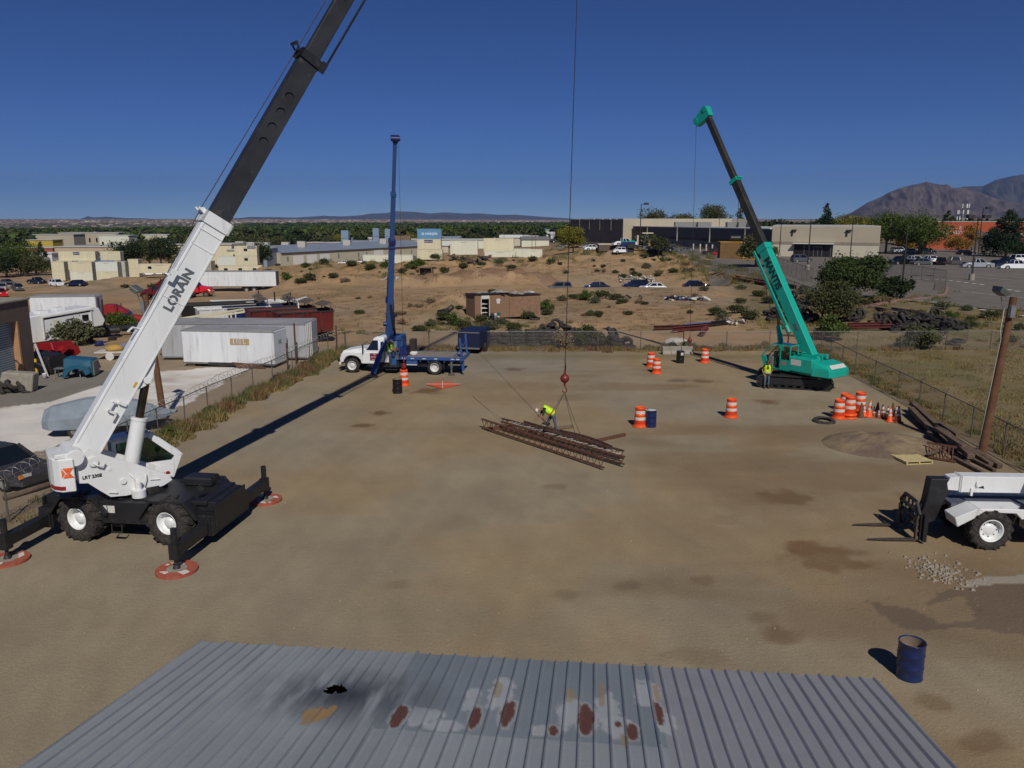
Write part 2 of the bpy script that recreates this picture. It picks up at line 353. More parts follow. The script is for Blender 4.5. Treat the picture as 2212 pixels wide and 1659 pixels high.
    st = [(922, 845, 36, 1), (816, 892, 26, 1), (778, 919, 22, 1), (1110, 797, 22, .9), (1524, 824, 30, .8), (1467, 822, 26, .7), (1659, 868, 26, .9),
          (1700, 1075, 60, .75), (1775, 1205, 95, .85), (1735, 1185, 50, .6), (1520, 1254, 30, .5), (1690, 1370, 50, .7), (1355, 1266, 30, .45), (850, 1262, 30, .3),
          (1215, 1283, 32, .35), (1198, 1052, 22, .4), (1950, 1070, 26, .5), (2030, 1520, 42, .6), (2120, 1600, 50, .6), (1640, 1330, 40, .4), (1250, 1030, 20, .2),
          (1560, 1120, 40, .25), (1400, 800, 14, .5), (1216, 793, 9, .9), (1190, 1120, 30, .2), (1870, 1640, 60, .3), (1500, 1420, 60, .3), (980, 1130, 60, .15)]
    for a, b, w, s in st:
        p = G(a, b, 0.); sc = (b-HZ)*CP/H; r = w/sc
        d = np.hypot((X-p.x)/r, (Y-p.y)/(r*.8)); k = (np.clip((1.15-d-1.5*(fbm(X/.5, Y/.5, 3, 81)-.5))*2., 0, 1)*s)[:, None]
        cc = C(.12, .062, .026) if a % 2 == 0 or a > 1500 else C(.09, .068, .05)
        c = c*(1-k*.75)+cc*k*.75
    k = (np.clip((X-3-(30-Y)*.15)/9, 0, 1)*np.clip((45-Y)/15, 0, 1)*np.clip((f1-.3)*3, 0, 1)*inside)[:, None]*.38; c = c*(1-k)+C(.23, .15, .078)*k
    dark = [tuple(G(a, b, 0.)[:2]) for a, b in ((1870, 1300), (1985, 1318), (2035, 1280), (2075, 1262), (2330, 1235), (2330, 1372), (2000, 1358), (1945, 1352))]
    dk = in_poly(X+.5*(f2-.5), Y+.7*(f2-.5), dark); conc = [tuple(G(a, b, 0.)[:2]) for a, b in ((1980, 1318), (2080, 1285), (2110, 1340), (2035, 1348))]
    dm = (dk & ~in_poly(X, Y, conc)); c = np.where(dm[:, None], c*.45+C(.105, .075, .062)*.55, c)
    pad = [tuple(G(a, b, 0.)[:2]) for a, b in ((2060, 1272), (2110, 1248), (2330, 1236), (2330, 1258), (2150, 1262))]
    pm = in_poly(X, Y, pad); c = np.where(pm[:, None], C(.34, .30, .24)+0*c, c)
    ap = [tuple(G(a, b, 0.)[:2]) for a, b in ((70, 800), (250, 800), (290, 806), (205, 838), (100, 870), (0, 880), (-60, 870))]
    am = in_poly(X, Y, ap); c = np.where(am[:, None], C(.21, .19, .165)*(.9+.2*f2[:, None]), c)
    return np.clip(c, .01, .9)
def add_color(me, cols):
    a = me.color_attributes.new('tint', 'FLOAT_COLOR', 'POINT'); b = np.ones((len(cols), 4), np.float32); b[:, :3] = cols
    a.data.foreach_set('color', b.ravel())
def grid_mesh(name, V, nr, nc, smooth=True):
    i = np.arange(nr-1)[:, None]*nc+np.arange(nc-1)[None, :]; q = np.stack([i, i+1, i+nc+1, i+nc], -1).reshape(-1, 4)
    me = bpy.data.meshes.new(name); me.vertices.add(len(V)); me.vertices.foreach_set('co', V.astype(np.float32).ravel())
    me.loops.add(q.size); me.loops.foreach_set('vertex_index', q.ravel().astype(np.int32)); me.polygons.add(len(q))
    me.polygons.foreach_set('loop_start', np.arange(0, q.size, 4, dtype=np.int32)); me.polygons.foreach_set('loop_total', np.full(len(q), 4, np.int32))
    me.update(calc_edges=True)
    if smooth: me.polygons.foreach_set('use_smooth', np.ones(len(q), bool))
    return me
def quads_mesh(name, V, k=4):
    n = len(V)//k; me = bpy.data.meshes.new(name); me.vertices.add(len(V)); me.vertices.foreach_set('co', V.astype(np.float32).ravel())
    me.loops.add(len(V)); me.loops.foreach_set('vertex_index', np.arange(len(V), dtype=np.int32)); me.polygons.add(n)
    me.polygons.foreach_set('loop_start', np.arange(0, n*k, k, dtype=np.int32)); me.polygons.foreach_set('loop_total', np.full(n, k, np.int32))
    me.update(calc_edges=True); return me
def tint_mat(name, rough=.95, var=.12, s1=.3, s2=26., bump=.6, speck=True):
    m = bpy.data.materials.new(name); m.use_nodes = True; nt = m.node_tree; N = nt.nodes; L = nt.links; b = N['Principled BSDF']
    b.inputs['Roughness'].default_value = rough; b.inputs['Specular IOR Level'].default_value = .15
    at = N.new('ShaderNodeAttribute'); at.attribute_name = 'tint'; tc = N.new('ShaderNodeTexCoord')
    def noise(s, d=6, r=.6):
        n = N.new('ShaderNodeTexNoise'); n.inputs['Scale'].default_value = s; n.inputs['Detail'].default_value = d; n.inputs['Roughness'].default_value = r
        L.new(tc.outputs['Object'], n.inputs['Vector']); return n.outputs[0]
    def mr(i, a, b_, c, d):
        r = N.new('ShaderNodeMapRange'); L.new(i, r.inputs[0])
        for k, v in zip((1, 2, 3, 4), (a, b_, c, d)): r.inputs[k].default_value = v
        return r.outputs[0]
    def mul(a, b_):
        r = N.new('ShaderNodeMath'); r.operation = 'MULTIPLY'; L.new(a, r.inputs[0]); L.new(b_, r.inputs[1]); return r.outputs[0]
    f = mul(mr(noise(s1), .3, .7, 1-var, 1+var), mr(noise(s2, 4, .8), .3, .7, 1-var*1.6, 1+var*1.6))
    hs = N.new('ShaderNodeHueSaturation'); L.new(at.outputs['Color'], hs.inputs['Color']); L.new(f, hs.inputs['Value'])
    out = hs.outputs[0]
    if speck:
        vo = N.new('ShaderNodeTexVoronoi'); vo.inputs['Scale'].default_value = 7; L.new(tc.outputs['Object'], vo.inputs['Vector'])
        k = mul(mr(vo.outputs['Distance'], .05, .12, 1, 0), mr(noise(3.), .5, .62, 0, 1))
        mx = N.new('ShaderNodeMix'); mx.data_type = 'RGBA'; L.new(k, mx.inputs[0]); L.new(out, mx.inputs[6]); mx.inputs[7].default_value = (.38, .34, .28, 1); out = mx.outputs[2]
        v2 = N.new('ShaderNodeTexVoronoi'); v2.inputs['Scale'].default_value = 16; L.new(tc.outputs['Object'], v2.inputs['Vector'])
        k = mul(mr(v2.outputs['Distance'], .08, .2, .55, 0), mr(noise(5.), .45, .6, 0, 1)); mx = N.new('ShaderNodeMix'); mx.data_type = 'RGBA'; L.new(k, mx.inputs[0]); L.new(out, mx.inputs[6]); mx.inputs[7].default_value = (.10, .08, .055, 1); out = mx.outputs[2]
    L.new(out, b.inputs['Base Color'])
    if bump:
        bp = N.new('ShaderNodeBump'); bp.inputs['Strength'].default_value = bump; bp.inputs['Distance'].default_value = .06
        L.new(noise(9., 8, .75), bp.inputs['Height']); L.new(bp.outputs[0], b.inputs['Normal'])
    return m
ground_m = tint_mat('dry_ground')
def make_ground():
    ys = [4.]
    while ys[-1] < 26000: ys.append(ys[-1]+max(.10, ys[-1]*(.0055 if ys[-1] < 230 else .02)))
    ys = np.array([-40., -15., -3.]+ys); us = np.linspace(-1.05, 1.05, 560)
    us = np.sign(us)*np.abs(us)**1.0
    xs0 = np.maximum(ys, 3.)[:, None]*us[None, :]; Yg = np.repeat(ys[:, None], len(us), 1)
    nearw = np.clip((30-ys)/20, 0, 1)[:, None]; xs = xs0*(1+nearw*1.6)
    X = xs.ravel(); Y = Yg.ravel(); Z = terr(X, Y); V = np.stack([X, Y, Z], 1)
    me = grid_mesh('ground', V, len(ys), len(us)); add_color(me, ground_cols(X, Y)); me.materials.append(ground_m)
    o = bpy.data.objects.new('ground', me); col.objects.link(o); tag(o, kind='structure', label='dry packed dirt yard and sandy field running to the horizon')
make_ground()

asph = mat('asphalt', (.125, .108, .09), .9, 0, .15, .4, rgb2=(.165, .145, .12), dirt=(.2, .17, .13), dirt_amt=.1, bump=.2, bscale=60)
def sheet(name, poly, m, off=.05, step=3., label=''):
    bm = bmesh.new(); vs = [bm.verts.new((p[0], p[1], 0)) for p in poly]; bm.faces.new(vs)
    xs = [p[0] for p in poly]; ys = [p[1] for p in poly]
    for a0, a1, ax in ((min(xs), max(xs), 0), (min(ys), max(ys), 1)):
        k = a0+step
        while k < a1:
            co = (k, 0, 0) if ax == 0 else (0, k, 0); no = (1, 0, 0) if ax == 0 else (0, 1, 0)
            bmesh.ops.bisect_plane(bm, geom=bm.verts[:]+bm.edges[:]+bm.faces[:], plane_co=co, plane_no=no); k += step
    bm.verts.ensure_lookup_table(); P = np.array([v.co[:2] for v in bm.verts]); Z = terr(P[:, 0], P[:, 1])+off
    for v, z in zip(bm.verts, Z): v.co.z = z
    me = bpy.data.meshes.new(name); bm.to_mesh(me); bm.free(); me.materials.append(m)
    for p in me.polygons:
        if p.normal.z < 0: p.flip()
    o = bpy.data.objects.new(name, me); col.objects.link(o); return tag(o, label or None, kind='structure')
lotp = [PXW(1560, 133), PXW(1700, 118), PXW(1860, 104), (54, 91), (66, 84), (110, 76), (190, 90), (260, 200), (230, 330), (60, 345), PXW(1390, 300), PXW(1320, 250), PXW(1480, 190)]
sheet('parking_lot', lotp, asph, .13, 4., 'grey asphalt parking lot round the warehouse')
linep = mat('line_paint', (.55, .55, .52), .8, 0, .2, 3)
def stripe(px0, y0, px1, y1, w=.14, dash=None):
    a = G(px0, y0, 1.); b = G(px1, y1, 1.); mb = MB(); n = max(1, int((b-a).length/(dash or 99999)))
    for i in range(n):
        p = a.lerp(b, i/n); q = a.lerp(b, (i+(.42 if dash else 1))/n); d = (q-p).normalized()*1.; s = Vector((-d.y, d.x, 0))*w
        m_ = 6 if not dash else 1
        for j in range(m_):
            p1 = p.lerp(q, j/m_); q1 = p.lerp(q, (j+1)/m_)
            za = zt(p1.x, p1.y)+.15; zb = zt(q1.x, q1.y)+.15
            mb.quad((p1.x-s.x, p1.y-s.y, za), (q1.x-s.x, q1.y-s.y, zb), (q1.x+s.x, q1.y+s.y, zb), (p1.x+s.x, p1.y+s.y, za))
    return mb
mbl = MB()
for a in [(2020, 605, 2135, 616, .35, 1.3), (2146, 618, 2212, 626, .35, 1.3), (1960, 602, 2018, 606, .3, 1.3), (1985, 640, 2060, 646, .3, 1.2), (2080, 650, 2230, 668, .35, 1.2),
          (2060, 592, 2240, 603, .09, None), (1960, 586, 2240, 596, .08, None), (2100, 600, 2240, 611, .09, None), (1830, 588, 1910, 592, .1, None), (2100, 626, 2240, 638, .09, None)]:
    m_ = stripe(*a); mbl.add(m_.v, m_.f)
tag(mbl.build('parking_lines', linep, fix=False), 'white painted bay lines on the asphalt parking lot', kind='structure')
SKY, SUNP, EXPO, HAZE, SAT = .062, 3.6, -.10, 3.5e-5, 1.12
# ================================================================ shared pieces
def Rz(a): return Matrix.Rotation(rad(a), 4, 'Z')
def Ry(a): return Matrix.Rotation(rad(a), 4, 'Y')
def Rx(a): return Matrix.Rotation(rad(a), 4, 'X')
def Tr(*a): return Matrix.Translation(Vector(a))
def wheel(parent, pos, d, w, rim, rm, tyre_m=None, lugs=0, T=None, side=-1, hub=.0, nb=8):
    """wheel whose axle runs along y; side: which y direction faces outward"""
    Tm = (T or Matrix.Identity(4)) @ Tr(*pos); r = d/2; s = side
    t = MB(); t.T = Tm
    t.lathe([(rim*.98, -w*.42), (r*.80, -w*.5), (r*.94, -w*.47), (r, -w*.36), (r, w*.36), (r*.94, w*.47), (r*.80, w*.5), (rim*.98, w*.42), (rim*.9, 0)], 32, axis='y', close=True)
    if lugs:
        for i in range(lugs):
            for sg in (-1, 1):
                a = 2*math.pi*(i+(.5 if sg > 0 else 0))/lugs
                p0 = (math.cos(a)*r*1.0, sg*w*.02, math.sin(a)*r*1.0); b = a+.16; p1 = (math.cos(b)*r*.985, sg*w*.47, math.sin(b)*r*.985)
                p2 = (math.cos(b+.04)*r*.90, sg*w*.5, math.sin(b+.04)*r*.90); up = (math.cos(a), 0, math.sin(a))
                t.bar(p0, p1, .055*d, .06*d, up=up); t.bar(p1, p2, .055*d, .03*d, up=(0, 1, 0))
    wo = t.build('wheel', tyre_m or rubber, parent)
    m = MB(); m.T = Tm
    k = s*w
    m.lathe([(rim, k*.44), (rim*1.02, k*.46), (rim*.95, k*.46), (rim*.88, k*.40), (rim*.86, k*.12), (rim*.5, k*.10), (rim*.42, k*(.2+hub)), (rim*.28, k*(.24+hub)), (.001, k*(.24+hub))], 28, axis='y')
    m.lathe([(rim, -k*.44), (rim*.9, -k*.40), (rim*.85, -k*.1), (.001, -k*.1)], 20, axis='y')
    ro = m.build('rim', rm, wo)
    if nb:
        h = MB(); h.T = Tm
        for i in range(nb):
            a = 2*math.pi*i/nb; x, z = math.cos(a)*rim*.62, math.sin(a)*rim*.62; h.cyl((x, k*.1, z), (x, k*.16, z), rim*.05, n=6)
        h.build('wheel_nuts', darkm, wo)
    return wo
def boxes(name, m, parent, lst, T=None, bevel=0.):
    b = MB(); b.T = T
    for q in lst: b.box(*q)
    return b.build(name, m, parent, bevel)

# ================================================================ rough terrain crane
RC = Vector((-12.26, 25.5, 0)); RH = -7.5
rt = thing('rough_terrain_crane', 'white and black rough terrain crane lettered LORAIN on its long raised boom', 'crane', RC, rad(RH))
b = MB()
b.box(-2.95, 2.95, -.55, .55, .75, 1.30)                        # chassis
b.box(.35, 2.7, -1.0, 1.0, 1.28, 1.42)                          # front deck
b.box(-2.6, -.2, -1.0, 1.0, 1.28, 1.40)
b.box(-.95, .78, -1.22, -.55, .62, 1.36); b.box(-.95, .78, .55, 1.22, .62, 1.36)       # side tanks
b.box(-.62, -.2, -1.0, -.6, .42, .62); b.box(1.0, 1.7, -.4, .4, .45, .75); b.box(-1.9, -1.2, -.4, .4, .45, .75)
cf = b.build('chassis', blackp, rt, .02)
for sx in (-1.57, 1.52):
    for sy in (-1, 1):
        f = MB(); y0, y1 = (-1.36, -.72) if sy < 0 else (.72, 1.36)
        po = [(sx-1.0, 1.0), (sx-.62, 1.50), (sx+.62, 1.50), (sx+1.02, 1.0), (sx+1.02, .92), (sx+.92, .92), (sx+.55, 1.42), (sx-.55, 1.42), (sx-.92, .92), (sx-1.0, .92)]
        f.prism([po[0], po[1], po[8], po[9]], y0, y1); f.prism([po[1], po[2], po[7], po[8]], y0, y1); f.prism([po[2], po[3], po[4], po[5], po[6], po[7]], y0, y1)
        f.build('fender', blackp, rt)
        wheel(rt, (0, 0, 0), 1.52, .62, .37, white, rubber2, 16, side=sy, hub=.10, nb=0, T=Tr(sx, sy*1.06, .75) @ Rz(-10))
boxes('toolbox', blackp, rt, [(1.15, 2.15, .35, 1.0, 1.42, 1.72)], bevel=.05)
for sx in (-1, 1):
    ob = MB(); ob.box(sx*2.75-.24, sx*2.75+.24, -1.28, 1.28, .38, 1.06); ob.box(sx*2.98-.03, sx*2.98+.03, -1.05, 1.05, .45, 1.34)
    ob.prism([(sx*2.95, 1.06), (sx*2.95, 1.36), (sx*2.2, 1.40), (sx*2.2, 1.06)], -.9, .9)
    ob.build('outrigger_box', blackp, rt, .015)
    for sy in (-1, 1):
        o = MB(); o.box(sx*2.75-.15, sx*2.75+.15, min(sy*1.1, sy*3.05), max(sy*1.1, sy*3.05), .50, .84)
        o.box(sx*2.75-.2, sx*2.75+.2, min(sy*1.2, sy*1.34), max(sy*1.2, sy*1.34), .42, .92)
        o.box(sx*2.75-.13, sx*2.75+.13, sy*3.05-.14, sy*3.05+.14, .40, .88)
        o.cyl((sx*2.75, sy*3.05, .86), (sx*2.75, sy*3.05, 1.34), .095, n=12)
        be = o.build('outrigger_beam', blackp, rt)
        k = MB(); k.cyl((sx*2.75, sy*3.05, .12), (sx*2.75, sy*3.05, .42), .055, n=12); k.cyl((sx*2.75, sy*3.05, .09), (sx*2.75, sy*3.05, .20), .12, .08, n=12)
        k.build('jack', darkm, be)
mr = MB(); mr.tube([(2.35, -.75, 1.42), (2.35, -.8, 1.65), (2.42, -.82, 1.78)], .015); mr.cyl((2.40, -.80, 1.78), (2.46, -.84, 1.78), .10, n=12); mr.build('mirror', darkm, rt)
lad = MB(); [lad.bar((x, -1.28, .35), (x, -1.28, .62), .03) for x in (-.45, -.1)]; lad.bar((-.45, -1.28, .35), (-.1, -1.28, .35), .12, .03); lad.build('step', darkm, rt)
pl = MB(); pl.box(-.86, -.60, -1.228, -1.222, .98, 1.22); pl.box(-.57, -.33, -1.228, -1.222, .98, 1.22); pl.build('load_chart_plate', refl, rt)
TU = Rz(36.4-RH)
t = MB(); t.T = TU
t.cyl((0, 0, 1.38), (0, 0, 1.62), .70, n=28); t.build('slew_ring', darkm, rt)
side = [(-2.05, 2.5), (-2.0, 3.0), (-1.65, 3.2), (-1.35, 3.0), (-.95, 2.78), (-.3, 2.45), (.62, 1.92), (.74, 1.72), (.45, 1.58), (-.1, 1.50), (-.7, 1.47), (-1.15, 1.52), (-1.45, 1.80), (-1.75, 2.10), (-2.0, 2.14)]
t = MB(); t.T = TU
t.prism(side, -.62, -.52); t.prism(side, .40, .50)
t.box(-1.0, .4, -.52, .40, 1.54, 1.64); t.box(-2.0, -1.1, -.52, .40, 2.15, 2.25)
t.cyl((-.35, -.80, 1.42), (-.35, -.80, 1.66), .22, n=20); t.cyl((-.35, -.80, 1.66), (-.35, -.80, 1.92), .10, n=14); t.cyl((-.35, -.62, 1.85), (-.28, -.85, 1.95), .05, n=8)
t.cyl((-.75, -.68, 1.98), (-.75, -.62, 1.98), .09, n=14); t.bar((.05, -.65, 1.88), (.35, -.65, 1.84), .035); t.bar((-1.2, -.65, 1.7), (-.95, -.66, 1.64), .05)
t.tube([(-.55, -.65, 2.2), (-.48, -.76, 2.1), (-.42, -.78, 1.9)], .025); t.tube([(-.05, -.65, 2.1), (-.1, -.78, 2.0), (-.2, -.8, 1.8)], .02)
t.build('turret', white, rt, .015)
t = MB(); t.T = TU; t.cyl((-2.05, -.82, 3.02), (-2.05, .5, 3.02), .27, n=24); t.cyl((-2.05, -.87, 3.02), (-2.05, -.82, 3.02), .235, n=24); t.build('winch_drum', white, rt, .02)
t = MB(); t.T = TU; t.cyl((-1.55, -.70, 2.78), (-1.55, -.62, 2.78), .15, n=16); t.tube([(-1.55, -.7, 2.75), (-1.45, -.75, 2.66), (-1.32, -.75, 2.6), (-1.22, -.70, 2.68)], .03); t.cyl((-1.1, -.64, 2.45), (-1.1, -.60, 2.45), .06, n=14); t.build('pivot_hub', white, rt)
cwp = [(-2.72, -.3), (-2.66, -.62), (-2.5, -.85), (-2.12, -.95), (-2.12, .9), (-2.66, .85)]
t = MB(); t.T = TU; t.prism([(x, y) for x, y in cwp], 2.0, 3.05, 'z'); t.box(-2.6, -2.18, -.8, -.3, 3.05, 3.2)
t.build('counterweight', white, rt, .03)
cwT = lambda dx, z: TU @ frame((-2.31+dx, -.90-.014, z), (.38, -.10, 0), (0, 0, 1)) @ Matrix.Diagonal((.60, .82, 1, 1))
lg = MB(); lg.T = cwT(0, 2.62)
for q in ([(-.27, -.17), (-.27, .17), (-.13, .02), (-.13, -.02)], [(-.22, .19), (.30, .19), (.16, .09), (.02, .09), (-.08, .02)], [(-.22, -.19), (.30, -.19), (.16, -.09), (.02, -.09), (-.08, -.02)], [(-.06, 0), (.06, .11), (.2, .11), (.10, 0), (.2, -.11), (.06, -.11)]):
    lg.prism(q, 0, .006, 'z')
lg.build('maker_emblem', paint('emblem_orange', (.80, .13, .02), .5), rt)
t = MB(); t.T = TU; t.prism([(-2.73, -.32), (-2.67, -.63), (-2.505, -.862), (-2.4, -.89), (-2.4, -.86), (-2.49, -.83), (-2.65, -.61), (-2.71, -.31)], 2.08, 2.20, 'z'); t.build('stripe', redp, rt)
blk = mat('lettering_black', (.02, .02, .02), .6); gryl = mat('lettering_grey', (.09, .105, .115), .6, 0, .1)
text('lettering', 'LRT 230E', .14, blk, rt, TU @ frame((-1.62, -.628, 2.3), (1, 0, -.0), (0, 0, 1)), off=.004)
cab = [(-.55, 2.02), (-.55, 3.62), (.62, 3.72), (1.62, 2.78), (1.30, 2.02)]
TC = TU @ Tr(-.25, 0, -.55)
cabo = MB(); cabo.T = TC
yc0, yc1 = .52, 1.30
def ring(poly, inner, y0, y1, mb):
    n = len(poly); m_ = len(inner)
    for i in range(n): mb.prism([poly[i], poly[(i+1) % n], inner[(i+1) % n], inner[i]], y0, y1)
win = [(-.42, 2.72), (-.42, 3.48), (.56, 3.56), (1.36, 2.78), (1.25, 2.66)]
ring([cab[0], cab[1], cab[2], cab[3], cab[4]], [win[0], win[1], win[2], win[3], win[4]], yc0, yc0+.05, cabo)
ring([cab[0], cab[1], cab[2], cab[3], cab[4]], [win[0], win[1], win[2], win[3], win[4]], yc1-.05, yc1, cabo)
cabo.prism([cab[0], cab[4], (1.25, 2.07), (-.55, 2.07)], yc0, yc1)
for y in (yc0+.03, yc1-.08): cabo.bar((1.60, y+.02, 2.78), (.62, y+.02, 3.70), .07); 
cabo.bar((-.55, yc0, 3.6), (-.55, yc1, 3.6), .06); cabo.bar((.62, yc0, 3.69), (.62, yc1, 3.69), .06); cabo.bar((1.6, yc0, 2.78), (1.6, yc1, 2.78), .07)
cabo.add([(1.30, yc0, 2.02), (1.30, yc1, 2.02), (1.61, yc1, 2.78), (1.61, yc0, 2.78)], [(0,1,2,3)]); cabo.box(-.58, -.54, yc0, yc1, 2.02, 2.75)
cabo.prism([(-.55, 3.57), (-.55, 3.64), (.0, 3.68), (.0, 3.61)], yc0, yc1)
cab_ob = cabo.build('cab', white, rt)
seal = MB(); seal.T = TC; w2 = [(x*.96+.02, z*.985+.045) for x, z in win]; ring([(x+.0, z) for x, z in win], w2, yc0-.01, yc0+.02, seal); seal.build('window_seal', blackp, cab_ob)
gm = bpy.data.materials.new('tinted_glass'); gm.use_nodes = True; nt_ = gm.node_tree; nt_.nodes.clear()
tr_ = nt_.nodes.new('ShaderNodeBsdfTransparent'); tr_.inputs[0].default_value = (.45, .62, .52, 1); gl_ = nt_.nodes.new('ShaderNodeBsdfGlossy'); gl_.inputs['Roughness'].default_value = .05
mx_ = nt_.nodes.new('ShaderNodeMixShader'); mx_.inputs[0].default_value = .07; ou_ = nt_.nodes.new('ShaderNodeOutputMaterial')
nt_.links.new(tr_.outputs[0], mx_.inputs[1]); nt_.links.new(gl_.outputs[0], mx_.inputs[2]); nt_.links.new(mx_.outputs[0], ou_.inputs[0])
g = MB(); g.T = TC; g.prism(w2, yc0+.02, yc0+.025); g.prism(w2, yc1-.03, yc1-.025); g.add([(1.6, yc0+.05, 2.8), (1.6, yc1-.05, 2.8), (.63, yc1-.05, 3.69), (.63, yc0+.05, 3.69)], [(0,1,2,3)])
g.add([(.02, yc0+.05, 3.66), (.02, yc1-.05, 3.66), (.6, yc1-.05, 3.70), (.6, yc0+.05, 3.70)], [(0,1,2,3)]); g.build('window', gm, cab_ob)
s = MB(); s.T = TC; s.box(-.35, .15, .72, 1.12, 2.1, 2.6); s.box(-.4, -.25, .72, 1.12, 2.5, 3.15); s.build('seat', blackp, cab_ob, .04)
s = MB(); s.T = TC; s.box(.75, 1.1, .68, 1.15, 2.1, 2.7); s.tube([(.6, .9, 2.5), (.5, .9, 2.95)], .02); s.tube([(.7, 1.05, 2.6), (.6, 1.05, 3.0)], .02); s.cyl((.45, .9, 2.9), (.5, .9, 2.98), .17, n=14); s.build('controls', darkm, cab_ob)
em = MB(); em.T = TC; em.prism([(1.02, 2.16), (1.06, 2.26), (1.16, 2.26), (1.20, 2.16)], yc0-.008, yc0); em.build('emblem', redp, cab_ob)
phi = math.degrees(math.atan2(31.7, 20.57))
BT = TU @ Tr(-1.7, 0, 2.9) @ Ry(-phi)
def sect(x0, x1, w, h, z0, m, name, par=rt, bev=.02):
    s = MB(); s.T = BT; s.box(x0, x1, -w/2, w/2, z0, z0+h); return s.build(name, m, par, bev)
bs = sect(-.15, 8.55, .56, .86, -.38, white, 'boom_base_section')
s = MB(); s.T = BT
s.box(8.35, 8.75, -.34, .34, -.44, -.36); s.box(8.35, 8.75, -.34, .34, .47, .55); s.box(8.35, 8.75, -.34, -.28, -.44, .55); s.box(8.35, 8.75, .28, .34, -.44, .55)
s.box(7.55, 7.60, -.30, -.28, -.36, .46); s.box(8.1, 8.14, -.31, -.28, -.36, .46); s.box(5.6, 5.63, -.30, -.28, -.36, .46)
s.box(0.3, 8.4, -.30, -.285, .40, .44); s.box(.3, 8.4, -.30, -.285, -.36, -.32)
s.cyl((8.7, -.2, .62), (8.7, .2, .62), .08, n=12); s.bar((8.6, -.2, .5), (8.7, -.2, .78), .05); s.bar((8.6, .2, .5), (8.7, .2, .78), .05)
s.bar((6.3, -.3, .55), (6.3, -.48, .55), .05); s.box(6.1, 6.5, -.48, -.44, .38, .60); s.bar((6.3, .0, .47), (6.3, .0, .62), .05)
s.bar((4.3, -.25, .48), (4.25, -.32, .72), .05); s.bar((4.25, -.32, .72), (4.05, -.34, .78), .07, .05)
s.box(1.55, 1.62, -.42, -.28, -.18, .12); s.box(1.55, 1.9, -.42, -.38, .06, .12); s.box(1.86, 1.92, -.42, -.28, .02, .12); s.box(1.35, 1.62, -.42, -.38, -.18, -.12)
s.box(1.9, 2.0, -.40, -.28, -.3, -.05)
s.build('boom_fittings', white, bs)
s = MB(); s.T = BT; s.box(2.55, 2.75, -.286, -.2815, -.28, -.20); s.build('warning_label', mat('label_yellow', (.55, .33, .03), .6), bs)
text('lettering', 'LORAIN', .41, gryl, bs, BT @ frame((6.0, -.2835, .04), (1, 0, 0), (0, 0, 1)), off=.018, space=1.04)
sa = MB(); sa.T = BT
def holed(x0, x1, w, h, z0, holes, m, name, r=.19):
    bm = bmesh.new(); L_ = x1-x0
    me = bpy.data.meshes.new(name); s = MB(); s.T = BT; tt = .03
    s.box(x0, x1, -w/2, w/2, z0+h-tt, z0+h); s.box(x0, x1, -w/2, w/2, z0, z0+tt)
    for y in (-w/2, w/2-tt):
        xs = sorted(holes); cuts = [x0]+[(a+b_)/2 for a, b_ in zip(xs[:-1], xs[1:])]+[x1] if xs else [x0, x1]
        cz = z0+h/2
        for i, hx in enumerate(xs):
            a0, a1 = cuts[i], cuts[i+1]; n = 24; zb, zt_ = z0+tt, z0+h-tt
            for j in range(n):
                t0, t1 = 2*math.pi*j/n, 2*math.pi*(j+1)/n
                def edge(t):
                    dx, dz = math.cos(t), math.sin(t); ks = []
                    if dx > 1e-6: ks.append((a1-hx)/dx)
                    if dx < -1e-6: ks.append((a0-hx)/dx)
                    if dz > 1e-6: ks.append((zt_-cz)/dz)
                    if dz < -1e-6: ks.append((zb-cz)/dz)
                    k = min(ks); return (hx+dx*k, cz+dz*k)
                i0, i1 = (hx+math.cos(t0)*r, cz+math.sin(t0)*r), (hx+math.cos(t1)*r, cz+math.sin(t1)*r); e0, e1 = edge(t0), edge(t1)
                pts = [i0, e0]
                for cxn in (a0, a1):
                    for czn in (zb, zt_):
                        tc_ = math.atan2(czn-cz, cxn-hx) % (2*math.pi)
                        if t0 < tc_ < t1: pts.append((cxn, czn))
                pts += [e1, i1]; s.prism(pts, y, y+tt)
    return s.build(name, m, rt, 0)
HL = []
def proj(v): v = v-Vector((0, 0, H)); zc = v.y*CP-v.z*SP; return CX+FP*v.x/zc, CY-FP*(v.y*SP+v.z*CP)/zc
for yy in (307, 275, 243, 210, 180, 147):
    a_, b_ = 6., 22.
    for _ in range(30):
        m_ = (a_+b_)/2; y_ = proj(Tr(*RC) @ Rz(RH) @ BT @ Vector((m_, -.23, .04)))[1]; a_, b_ = (m_, b_) if y_ > yy else (a_, m_)
    HL.append(a_)
a_, b_ = 8., 24.
for _ in range(30):
    m_ = (a_+b_)/2; y_ = proj(Tr(*RC) @ Rz(RH) @ BT @ Vector((m_, -.23, .04)))[1]; a_, b_ = (m_, b_) if y_ > 128 else (a_, m_)
XC = a_; print('boom collar', XC, HL)
s2 = holed(8.5, XC, .46, .70, -.31, HL, boomblack, 'boom_second_section', .165)
s = MB(); s.T = BT
for x in HL[4:]: s.cyl((x, -.235, .04), (x, -.2, .04), .17, n=24, smooth=False)
s.build('hole_cover', boomblack, s2)
s = MB(); s.T = BT; s.cyl((2, 0, .05), (XC, 0, .05), .075, n=12); s.build('telescope_cylinder', steel, s2)
s = MB(); s.T = BT; s.box((XC-0.15), (XC+0.15), -.30, .30, -.38, -.30); s.box((XC-0.15), (XC+0.15), -.30, .30, .40, .48); s.box((XC-0.15), (XC+0.15), -.30, -.23, -.38, .48); s.box((XC-0.15), (XC+0.15), .23, .30, -.38, .48)
